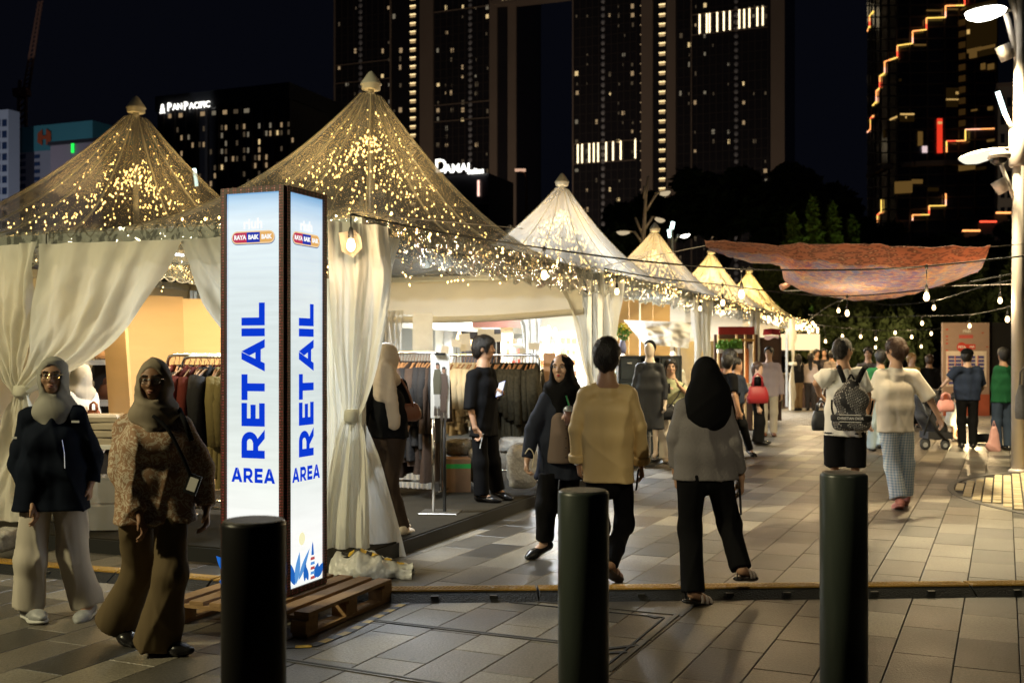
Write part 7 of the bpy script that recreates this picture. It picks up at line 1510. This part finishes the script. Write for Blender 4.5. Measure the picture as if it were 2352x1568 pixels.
strap_('bead_strap',[p.px(1206,1042,-.1),p.px(1216,1030,-.12),p.px(1226,1045,-.12),p.px(1222,1075,-.12)],mat('beads_cream',(.55,.48,.35),.4),p.t,.010)
# man in tan shirt
p=person('man in long tan shirt and black trousers seen from behind in the walkway',1394,781,1335,172,o=dict(sL=(1335,897,.0),sR=(1455,897,0),eL=(1323,985,.0),wL=(1328,1058,.05),hL=(1334,1106,.06),eR=(1468,980,-.02),wR=(1472,1062,.06),hR=(1478,1122,.06),kL=(1378,1208,.10),aL=(1372,1300,.05),kR=(1434,1200,.12),aR=(1402,1296,-.16),tR=(1425,1330,.02),hip=(1398,1100),nk=(1394,880)),skin=1,hpsi=172)
M_tan=fab('tan_shirt',(.68,.50,.23),.5,.08,spec=.3,sheen=0); top(p,M_tan,.70,depth=1.05,wid=.015,hemw=.01,sr=(.078,.066,.062),sleeve=.98,fold=.0065,seed=16,h=.0085,collar=1,neck=.072); pants(p,M_blackc,.80,(.095,.075,.065),seed=17); hair(p,style='short',seed=2)
s=SDF(); c=p.J['nk']+Z*.045; s.rc(c-Z*.03,c+Z*.022,.072,.066,.01); s.cut(c+Z*.026,Z); put('collar',s.mesh('collar',.009),M_tan,p.t)
for n in 'LR':
    e,w_=p.J['e'+n],p.J['w'+n]; d=(w_-e).normalized(); s=SDF(); s.rc(w_-d*.045,w_-d*.0,.067,.067,.01); s.cut(w_+d*.004,d); s.cut(w_-d*.055,-d); put('cuff',s.mesh('cuff',.009),M_tan,p.t)
wt=thing('wristwatch','steel wristwatch on the man in tan shirt','watch',p.J['wL']); d=(p.J['hL']-p.J['wL']).normalized(); MB().lathe([(.034,-.011),(.036,0),(.034,.011)],p.J['wL']+d*.012,14,axis=d).build('band',M_chrome,wt,True)
phone('black phone in the hand of the man in tan shirt',p.px(1464,1100,.02),(.2,1,0),(.1,0,1)); sandals(p,mat('sandal_dark',(.05,.03,.02),.6),mat('strap_tan',(.35,.2,.14),.6),'R'); 
# woman in grey sweater
p=person('woman in grey sweater with long black hijab seen from behind stepping over the ramp',1620,821,1388,186,o=dict(sL=(1560,925,0),sR=(1672,928,0),eL=(1551,1005,.0),wL=(1553,1085,.05),hL=(1557,1125,.06),eR=(1684,1015,-.02),wR=(1702,1095,.03),hR=(1702,1142,.04),kL=(1584,1212,.08),aL=(1592,1362,-.04),tL=(1634,1384,.10),kR=(1676,1205,.10),aR=(1704,1308,-.06),tR=(1728,1322,.10),hip=(1620,1085),ch=(1616,985),wa=(1618,1040),nk=(1622,905)),skin=1,fem=True,hpsi=184)
top(p,fab('grey_sweater',(.19,.175,.17),.9,bs=180),.80,wid=.03,hemw=.04,sr=(.076,.066,.056),sleeve=.92,fold=.0045,seed=18,h=.009,name='sweater'); pants(p,M_blackc,.86,(.105,.085,.075),hem=.05,seed=19,lr=dict(L=(.108,.08,.088),R=(.105,.075,.075)))
hijab(p,M_blackc,front=.0,back=.0,side=.13,fold=.003,seed=20,open_=False,cape=(.152,.215,.05)); sandals(p,M_blacks,mat('strap_white',(.55,.47,.42),.6)); phone('black phone in the hand of the woman in grey sweater',p.px(1700,1150,.0),(.2,1,0),(-.05,0,1),sz=(.075,.17,.012))
# woman filming
p=person('woman in olive blouse holding up a phone with a black bag across her body',1541,826,1062,-5,o=dict(sL=(1516,884),sR=(1568,884),eL=(1508,922,-.05),wL=(1528,902,-.22),hL=(1538,890,-.26),eR=(1578,905,-.05),wR=(1558,885,-.20),hR=(1552,868,-.22)),skin=0,fem=True,face=True,h=.012,curl=1.1)
top(p,fab('olive_blouse',(.42,.44,.27)),.86,wid=.02,hemw=.03,sleeve=.5,sr=(.085,.08,.07),seed=21); pants(p,M_creamp,.92,(.11,.1,.105),seed=22); hair(p,style='tail',seed=3,length=.16); shoes(p,mat('shoe_cream',(.5,.42,.32),.6),None,.042)
phone('phone held in front of the olive blouse',p.px(1534,892,-.30),(1,0,0),(0,.2,1)); crossbag('black crossbody bag on the woman filming with a phone',p.px(1526,944,-.16),.34,.24,.12,mat('bag_black',(.02,.022,.026),.3),0,[[p.px(1572,880,-.08),p.px(1556,910,-.18),p.px(1536,935,-.2)]])
# two men stepping past
p=person('man in black tee with glasses facing away behind the grey sweater woman',1672,816,1052,110,o=dict(eL=(1682,905,-.1),wL=(1668,935,-.15)),skin=1,near=False,hpsi=150)
top(p,M_blackc,.82,sleeve=.42,sr=(.095,.085,.08),seed=23); pants(p,M_blackc,.92,(.1,.08,.07),seed=24); hair(p,seed=4); shoes(p,M_blacks)
p=person('man in dark navy tee striding across behind the man in black tee',1692,822,1048,80,o=dict(sR=(1705,868),eR=(1712,905,.05),wR=(1700,925,.0),kR=(1706,975,.0),aR=(1722,1032,.1),tR=(1731,1046,0),kL=(1680,975),aL=(1668,1030)),skin=1,near=False)
top(p,fab('ink_tee',(.022,.028,.045)),.84,sleeve=.45,sr=(.095,.085,.08),seed=25); pants(p,M_blackc,.92,(.1,.08,.065),seed=26); hair(p,style='buzz',seed=5); shoes(p,M_blacks)
p=person('person with bushy black hair partly hidden behind the men in dark tees',1676,806,1030,170,near=False,skin=2); top(p,fab('rust_shirt',(.12,.05,.03)),.8,seed=27); pants(p,M_blackc,.9,seed=28)
s=SDF(); s.ell(p.J['hd']+Z*.03,(.13,.13,.125)); s.disp(folds(.012,(60,60,50),5)); put('hair',s.mesh('hair',.014),M_hair,p.t)
# red bag woman, lavender man
p=person('woman with long brown hair in black carrying a big red bag',1741,833,1021,70,o=dict(eR=(1748,890,.0),eL=(1730,890)),near=False,fem=True,skin=0,hpsi=40)
top(p,M_blackc,.82,sleeve=.42,sr=(.085,.08,.075),seed=29); pants(p,M_blackc,.92,(.105,.095,.115),hem=.02,seed=30); hair(p,M_hairb,'long',6,.34); shoes(p,M_blacks)
handbag('tote_bag','big red leather tote bag on the long haired woman',p.px(1740,926,-.2),.40,.30,.16,mat('red_leather',(.28,.018,.022),.42,var=.1),.1,hh=.75)
p=person('man in lavender shirt and cream trousers standing beside the red bag',1766,797,1002,-10,near=False,skin=0,hpsi=-30,face=True); top(p,fab('lavender_shirt',(.48,.42,.50)),.78,wid=.01,hemw=.02,sr=(.085,.075,.065),seed=31,collar=1); pants(p,M_creamp,.9,(.1,.085,.08),seed=32); hair(p,seed=7); shoes(p,M_leath2)
# queue at the food stall
for i,(x,yt,yf,ps,c1,c2,st,lab,sk) in enumerate(((1832,815,943,200,(.012,.012,.013),(.25,.17,.09),'long','woman in black top and tan trousers with long black hair in the food queue',0),(1862,812,943,160,(.45,.36,.30),(.05,.045,.045),'long','woman with a pale bag on her back in the food queue',0),(1876,803,935,20,(.02,.02,.02),(.02,.02,.022),'short','man in black facing us at the food queue',1),(1893,801,935,-20,(.05,.04,.035),(.03,.03,.03),'short','man in dark brown shirt beyond the food queue',1),(1910,806,938,170,(.25,.2,.16),(.06,.05,.05),'short','person in grey shirt at the end of the food queue',1))):
    p=person(lab,x,yt,yf,ps,near=False,skin=sk,h=.022,fem=st=='long',group='people queueing at the food stall'); top(p,fab('queue_top_%d'%i,c1),.8,wid=.01,hemw=.02,seed=40+i); pants(p,fab('queue_bottom_%d'%i,c2),.9,(.1,.085,.08),seed=50+i); hair(p,None,st,20+i,.36); shoes(p,M_blacks)
# backpack man
p=person('man in white tee with a black patterned backpack and black shorts',1940,778,0,158,Y=10.7,o=dict(sL=(1902,848,.0),sR=(1982,850,0),eL=(1876,880,.05),wL=(1882,905,.22),hL=(1896,918,.28),eR=(1992,905,.0),wR=(1996,950,.05),hR=(1995,985,.08)),skin=1,hpsi=120,h=.010,hx=1936)
M_wtee=fab('white_tee',(.74,.72,.66),.85,.05); top(p,M_wtee,.80,wid=.015,hemw=.03,sleeve=.46,sr=(.088,.09,.09),fold=.006,seed=60,h=.011); pants(p,M_blackc,.90,(.115,.115,.11),short=.95,seed=61); hair(p,style='buzz',seed=8); shoes(p,M_blacks)
p.glass_label='spectacles on the man with the backpack'; glasses(p)
def dior_mat():
    m=bpy.data.materials.new('oblique_weave'); m.use_nodes=True; nt=m.node_tree; b=nt.nodes['Principled BSDF']; L=nt.links.new; tc=N(nt,'ShaderNodeTexCoord'); mp=N(nt,'ShaderNodeMapping'); mp.inputs['Scale'].default_value=(1.5,.3,1); mp.inputs['Rotation'].default_value=(0,.35,0); L(tc.outputs['Object'],mp.inputs[0]); v=N(nt,'ShaderNodeTexVoronoi'); v.inputs['Scale'].default_value=40; v.inputs['Randomness'].default_value=.35; v.feature='DISTANCE_TO_EDGE'; L(mp.outputs[0],v.inputs['Vector'])
    cr=N(nt,'ShaderNodeValToRGB'); cr.color_ramp.interpolation='CONSTANT'; e=cr.color_ramp.elements; e[0].color=(.015,.014,.014,1); e[1].position=.19; e[1].color=(.34,.32,.29,1); k=e.new(.30); k.color=(.02,.02,.02,1); L(v.outputs['Distance'],cr.inputs[0]); L(cr.outputs[0],b.inputs['Base Color']); b.inputs['Roughness'].default_value=.75; return m
bk=thing('backpack','black and grey woven backpack with a lettered band worn over the white tee','backpack',p.px(1955,980,-.28)); c=p.px(1955,925,-.26); s=SDF(); X=p.lat; Yb_=p.f
s.rc(c-X*.085-Z*.19,c+X*.085-Z*.19,.10,None,.05,(Yb_,.85)); s.rc(c-X*.06+Z*.03,c+X*.06+Z*.03,.11,None,.08,(Yb_,.8)); s.rc(c+Z*.12,c+Z*.16,.10,.075,.06,(Yb_,.8)); s.cut(c-Z*.27,-Z,.02); s.disp(folds(.004,(14,14,8),9)); put('bag_body',s.mesh('bag_body',.010),dior_mat(),bk)
s=SDF(); s.rc(c-X*.087-Z*.145,c+X*.087-Z*.145,.105,None,.03,(Yb_,.86)); s.cut(c-Z*.178,-Z); s.cut(c-Z*.112,Z); put('lettered_band',s.mesh('lettered_band',.010),mat('band_black',(.012,.012,.012),.8),bk)
Mb=frame_matrix(c-Z*.145-Yb_*.094,X,Z); put_text('band_lettering','CHRISTIAN DIOR',.036,Mb,mat('thread_white',(.6,.58,.54),.8),bk,.0008,.001,.86)
for dz in(-.112,-.178): MB().tube([c-Yb_*.085+X*.19*math.cos(a)+Z*dz-Yb_*.0 for a in [math.pi*i/8 for i in range(9)]] if False else [c+Z*dz-Yb_*.093+X*xx for xx in(-.10,0,.10)],.004,5).build('band_edge',MATS['thread_white'],bk)
for sg in(-1,1): strap_('strap',[c+X*.06*sg+Z*.2-Yb_*.0,c+X*.10*sg+Z*.30+Yb_*.03,c+X*.125*sg+Z*.345+Yb_*.11],M_blackc,bk,.05); strap_('lower_strap',[c+X*.13*sg-Z*.2,c+X*.18*sg-Z*.08+Yb_*.05,c+X*.19*sg+Z*.02+Yb_*.12],M_blackc,bk,.02)
strap_('grab_loop',[c-X*.03+Z*.22,c+Z*.27,c+X*.03+Z*.22],M_blackc,bk,.02)
handbag('tote_bag','small black tote hanging in front of the backpack man',p.px(1886,988,.2),.2,.2,.08,mat('bag_black',(.02,.022,.026),.3),.2)
# gingham trousers woman
p=person('woman in white tee and blue gingham trousers walking away from us',2056,779,1168,196,o=dict(sL=(2016,856,0),sR=(2106,856,0),eL=(2002,918,.0),wL=(1996,962,.06),hL=(1996,998,.08),eR=(2136,918,-.02),wR=(2156,955,-.04),hR=(2168,985,-.04),kL=(2050,1070,.06),aL=(2066,1150,-.06),tL=(2058,1166,.10),kR=(2082,1065,.12),aR=(2078,1140,.20),tR=(2070,1160,.34)),skin=0,fem=True,hpsi=215,h=.0095)
top(p,M_wtee,.80,wid=.02,hemw=.03,sleeve=.48,sr=(.085,.09,.095),fold=.003,seed=62,h=.011)
def gingham():
    m=bpy.data.materials.new('gingham'); m.use_nodes=True; nt=m.node_tree; b=nt.nodes['Principled BSDF']; L=nt.links.new; tc=N(nt,'ShaderNodeTexCoord'); out=[]
    for ax in('X','Z'):
        sp=N(nt,'ShaderNodeSeparateXYZ'); L(tc.outputs['Object'],sp.inputs[0]); a=N(nt,'ShaderNodeMath',operation='MULTIPLY'); a.inputs[1].default_value=36; L(sp.outputs[ax],a.inputs[0]); fr=N(nt,'ShaderNodeMath',operation='FRACT'); L(a.outputs[0],fr.inputs[0]); g=N(nt,'ShaderNodeMath',operation='GREATER_THAN'); g.inputs[1].default_value=.5; L(fr.outputs[0],g.inputs[0]); out.append(g.outputs[0])
    s_=N(nt,'ShaderNodeMath',operation='ADD'); L(out[0],s_.inputs[0]); L(out[1],s_.inputs[1]); d=N(nt,'ShaderNodeMath',operation='DIVIDE'); d.inputs[1].default_value=2; L(s_.outputs[0],d.inputs[0]); cr=N(nt,'ShaderNodeValToRGB'); cr.color_ramp.interpolation='CONSTANT'; e=cr.color_ramp.elements; e[0].color=(.66,.70,.75,1); e[1].position=.4; e[1].color=(.42,.53,.66,1); k=e.new(.9); k.color=(.25,.36,.53,1); L(d.outputs[0],cr.inputs[0]); L(cr.outputs[0],b.inputs['Base Color']); b.inputs['Roughness'].default_value=.85; return m
pants(p,gingham(),.90,(.11,.09,.10),hem=.07,seed=63); hair(p,M_hairb,'bun',9); shoes(p,mat('clog_pink',(.5,.20,.17),.6),mat('clog_sole',(.42,.17,.15),.6),.046,.0,'clog')
# further people
p=person('person in green tee and pale jeans behind the woman in white tee',2022,805,1038,175,near=False,skin=1,o=dict(aL=(2006,1026,.1),aR=(2028,1022,-.1))); top(p,fab('green_tee',(.02,.12,.05)),.85,sleeve=.45,sr=(.09,.085,.08),seed=64); pants(p,fab('pale_jeans',(.26,.32,.34)),.92,(.11,.1,.115),hem=.02,seed=65); hair(p,seed=10); shoes(p,M_blacks)
p=person('man with glasses in a grey shirt facing us beyond the white tees',1994,798,0,-25,Y=22,near=False,skin=0,face=True); top(p,fab('grey_shirt',(.12,.11,.11)),.8,sleeve=.45,seed=66); pants(p,M_blackc,.9,seed=67); hair(p,seed=11); shoes(p,M_blacks)
p=person('man in navy polo and cap pushing the stroller',2222,803,1030,165,near=False,skin=0,hpsi=130,o=dict(eL=(2178,872,.05),wL=(2160,892,.2),hL=(2150,898,.25),sL=(2192,845),sR=(2250,847),eR=(2256,890,.1),wR=(2240,915,.25))); top(p,fab('navy_polo',(.018,.026,.050)),.82,wid=.03,hemw=.03,sleeve=.42,sr=(.10,.095,.09),seed=68); pants(p,M_blackc,.9,(.105,.085,.08),seed=69); hair(p,seed=12); shoes(p,M_blacks)
cpp=thing('cap','black baseball cap on the man pushing the stroller','cap',p.J['hd']+Z*.1); s=SDF(); hd=p.J['hd']; s.ell(hd+Z*.04-p.hf*.01,(.105,.118,.095),(p.hl,p.hf,Z)); s.cut(hd+Z*.03,-Z); put('crown',s.mesh('crown',.014),M_blackc,cpp); s=SDF(); s.rc(hd+Z*.04+p.hf*.08-p.hl*.04,hd+Z*.035+p.hf*.14,.05,.05,.02,(Z,.2)); put('brim',s.mesh('brim',.011),M_blackc,cpp)
p=person('man in green tee and jeans standing near the lamp mast base',2304,800,1035,185,near=False,skin=1,o=dict(sL=(2288,846),sR=(2338,846),eL=(2286,900),wL=(2288,935,.05))); top(p,fab('bottle_green_tee',(.010,.075,.03)),.80,wid=.02,hemw=.03,sleeve=.45,sr=(.095,.09,.085),seed=70); pants(p,fab('dark_jeans',(.03,.045,.075)),.9,(.1,.085,.08),seed=71); hair(p,seed=13); shoes(p,M_blacks)
p=person('fair haired woman with glasses in the crowd before the barrier',2095,812,0,10,Y=24,near=False,fem=True,skin=0,h=.02,face=True); top(p,fab('yellow_top',(.45,.36,.12)),.8,seed=72); pants(p,M_blackc,.9,seed=73); hair(p,mat('fair_hair',(.30,.17,.06),.45),'long',14,.2); shoes(p,M_blacks)
p=person('person in black with reddish hair before the map board',2134,815,0,170,Y=24,near=False,skin=1,h=.02); top(p,M_blackc,.7,seed=74); pants(p,M_blackc,.9,seed=75); hair(p,M_hairb,'short',15); shoes(p,M_blacks)
p=person('child in a pale dress standing behind the stroller',2195,905,1012,0,near=False,fem=True,skin=0,h=.016,hs=.85); top(p,fab('pale_dress',(.5,.52,.55)),.28,wid=-.02,hemw=.06,sleeve=.4,sr=(.06,.055,.05),seed=76,name='dress'); hair(p,style='long',seed=16,length=.15); shoes(p,mat('shoe_cream',(.5,.42,.32),.6))
# staff in the tents
p=person('dark haired person in black behind the white shirt display',234,835,0,40,.12,Y=11.6,near=False,skin=1); top(p,M_blackc,.8,seed=77); pants(p,M_blackc,.9,seed=78); hair(p,seed=17); shoes(p,M_blacks)
# ------------------------------------------------------------------ MANNEQUINS
def dummy(label,x,yt,Y,psi,z0=.12,H=1.66,skin_c=(.6,.5,.4)):
    p=person(label,x,yt,0,psi,z0,Y=Y,near=False,h=.014); p.t['category']='mannequin'; p.t.name='mannequin'
    b=[c for c in p.t.children if c.name.startswith('body')][0]; b.data.materials.clear(); b.data.materials.append(mat('mannequin_shell',skin_c,.4)); return p
p=dummy('mannequin in a long black dress and black cap by the cube shelf',1492,784,15.6,-20); s=SDF(); 
top(p,mat('dress_black',(.014,.016,.02),.6),.42,wid=-.005,hemw=.04,sleeve=.9,sr=(.06,.055,.05),seed=80,name='dress',fold=.005)
s.ell(p.J['hd']+Z*.03-p.hf*.03,(.09,.095,.10),(p.hl,p.hf,Z)); s.rc(p.J['hd']-p.hf*.05,p.J['nk']-p.hf*.05+Z*.03,.06,.05,.03); put('head_cover',s.mesh('head_cover',.014),M_blackc,p.t); MB().lathe([(.18,.12),(.18,.135),(.02,.14),(.015,.5)],p.base*1.0-Z*.12,16).build('stand',M_chrome,p.t)
p=dummy('mannequin with a white head and navy cap behind the woman filming',1546,806,18.5,10,.0,skin_c=(.7,.66,.6)); top(p,fab('ivory_dress',(.6,.56,.46)),.5,sleeve=.9,seed=81,name='dress'); s=SDF(); s.ell(p.J['hd']-Z*.03-p.hf*.01,(.10,.11,.06),(p.hl,p.hf,Z)); put('cap',s.mesh('cap',.014),M_navy,p.t)
p=dummy('mannequin in a white shirt beside the open shelf and tan bags',188,836,10.3,60); top(p,fab('white_shirt',(.80,.78,.72)),.7,wid=.02,hemw=.03,seed=82,fold=.009); pants(p,M_creamp,.85,seed=83); hijab(p,fab('ivory_hijab',(.6,.55,.45)),open_=False,seed=84)
p=dummy('small mannequin bust in grey green near the back curtain',1430,812,17.0,0); top(p,fab('sage_top',(.35,.4,.33)),.7,seed=85); 
# ------------------------------------------------------------------ STROLLER
sr_=thing('stroller','black folding stroller with a pink and mint bag on its handle','stroller',P(2150,HY,18.6)); sr_.location.z=0; c=Vector((P(2148,HY,18.6).x,18.6,0)); M_blk2=MATS['black_metal']
def sp_(x,y,dy=0): return P(x,y,18.6+dy)
for dy in(-.22,.22):
    MB().tube([sp_(2158,892,dy),sp_(2138,945,dy),sp_(2122,1000,dy)],.016,8).build('frame_tube',M_blk2,sr_,True); MB().tube([sp_(2118,925,dy),sp_(2140,970,dy),sp_(2172,1012,dy)],.016,8).build('frame_tube',M_blk2,sr_,True)
    for x,r in((2125,.085),(2171,.075)):
        q=sp_(x,0,dy); q.z=r+.002; w_=MB(); w_.lathe([(r*.55,-.012),(r,-.018),(r,.018),(r*.55,.012)],q,20,axis=(0,1,0)); wo=w_.build('wheel',mat('tyre',(.02,.02,.02),.8),sr_,True); MB().lathe([(r*.5,-.014),(r*.5,.014)],q,14,axis=(0,1,0)).build('hub',mat('hub_grey',(.2,.2,.2),.5),wo)
MB().tube([sp_(2158,892,-.22),sp_(2160,890,0),sp_(2158,892,.22)],.018,8).build('handle',M_blk2,sr_,True)
s=SDF(); s.rc(sp_(2128,955),sp_(2150,985),.17,.19,.05,(Vector((0,1,0)),1.1)); s.rc(sp_(2128,955),sp_(2118,915),.17,.15,.05); s.disp(folds(.008,(14,14,10),6)); put('seat',s.mesh('seat',.014),mat('stroller_cloth',(.015,.015,.017),.7),sr_)
s=SDF(); s.ell(sp_(2135,918),(.24,.24,.2)); s.ell(sp_(2122,935),(.2,.2,.16),None,.02,'s'); s.cut(sp_(2150,930),(1,0,-.6)); put('hood',s.mesh('hood',.014),MATS['stroller_cloth'],sr_); MB().box(sp_(2150,998),(.42,.4,.12)).build('basket',MATS['stroller_cloth'],sr_)
handbag('tote_bag','pink and mint green tote bag hanging on the stroller handle',sp_(2172,945,-.28),.30,.20,.14,mat('pink_canvas',(.55,.25,.22),.7),.1,hh=.6)
g=handbag('tote_bag','pale grey bag of a passer-by at the picture edge by the lamp mast',P(2354,962,9.5),.16,.3,.12,mat('grey_canvas',(.18,.17,.17),.7,var=.3,vs=40),.3,hh=.5)
pb=thing('carrier_bag','pale pink plastic carrier bag beside the man in green tee','bag',P(2282,1015,18)); s=SDF(); c=P(2283,1000,18.1); s.rc(c-Z*.18,c+Z*.1,.12,.07,.05,(Vector((0,1,0)),.6)); s.disp(folds(.01,(18,18,12),7)); put('bag_body',s.mesh('bag_body',.014),mat('pink_plastic',(.55,.3,.28),.4),pb); MB().tube([c+Z*.1-Vector((.04,0,0)),c+Z*.25,c+Z*.1+Vector((.04,0,0))],.01,5).build('handle',MATS['pink_plastic'],pb)
print('people',time.time()-T_)
# ------------------------------------------------------------------ street lamps out in front that light the foreground
lamp('street_lamp_glow','SPOT',(-8.8,3.0,6.2),2500,(1,.88,.52),.38,rot=(7.2,5.2,-5.4),spot_size=math.radians(75),spot_blend=.6)
lamp('street_lamp_glow','SPOT',(3.2,-3.0,7.0),1250,(1,.86,.58),.12,rot=(-1.9,12.6,-5.5),spot_size=math.radians(33),spot_blend=.9)
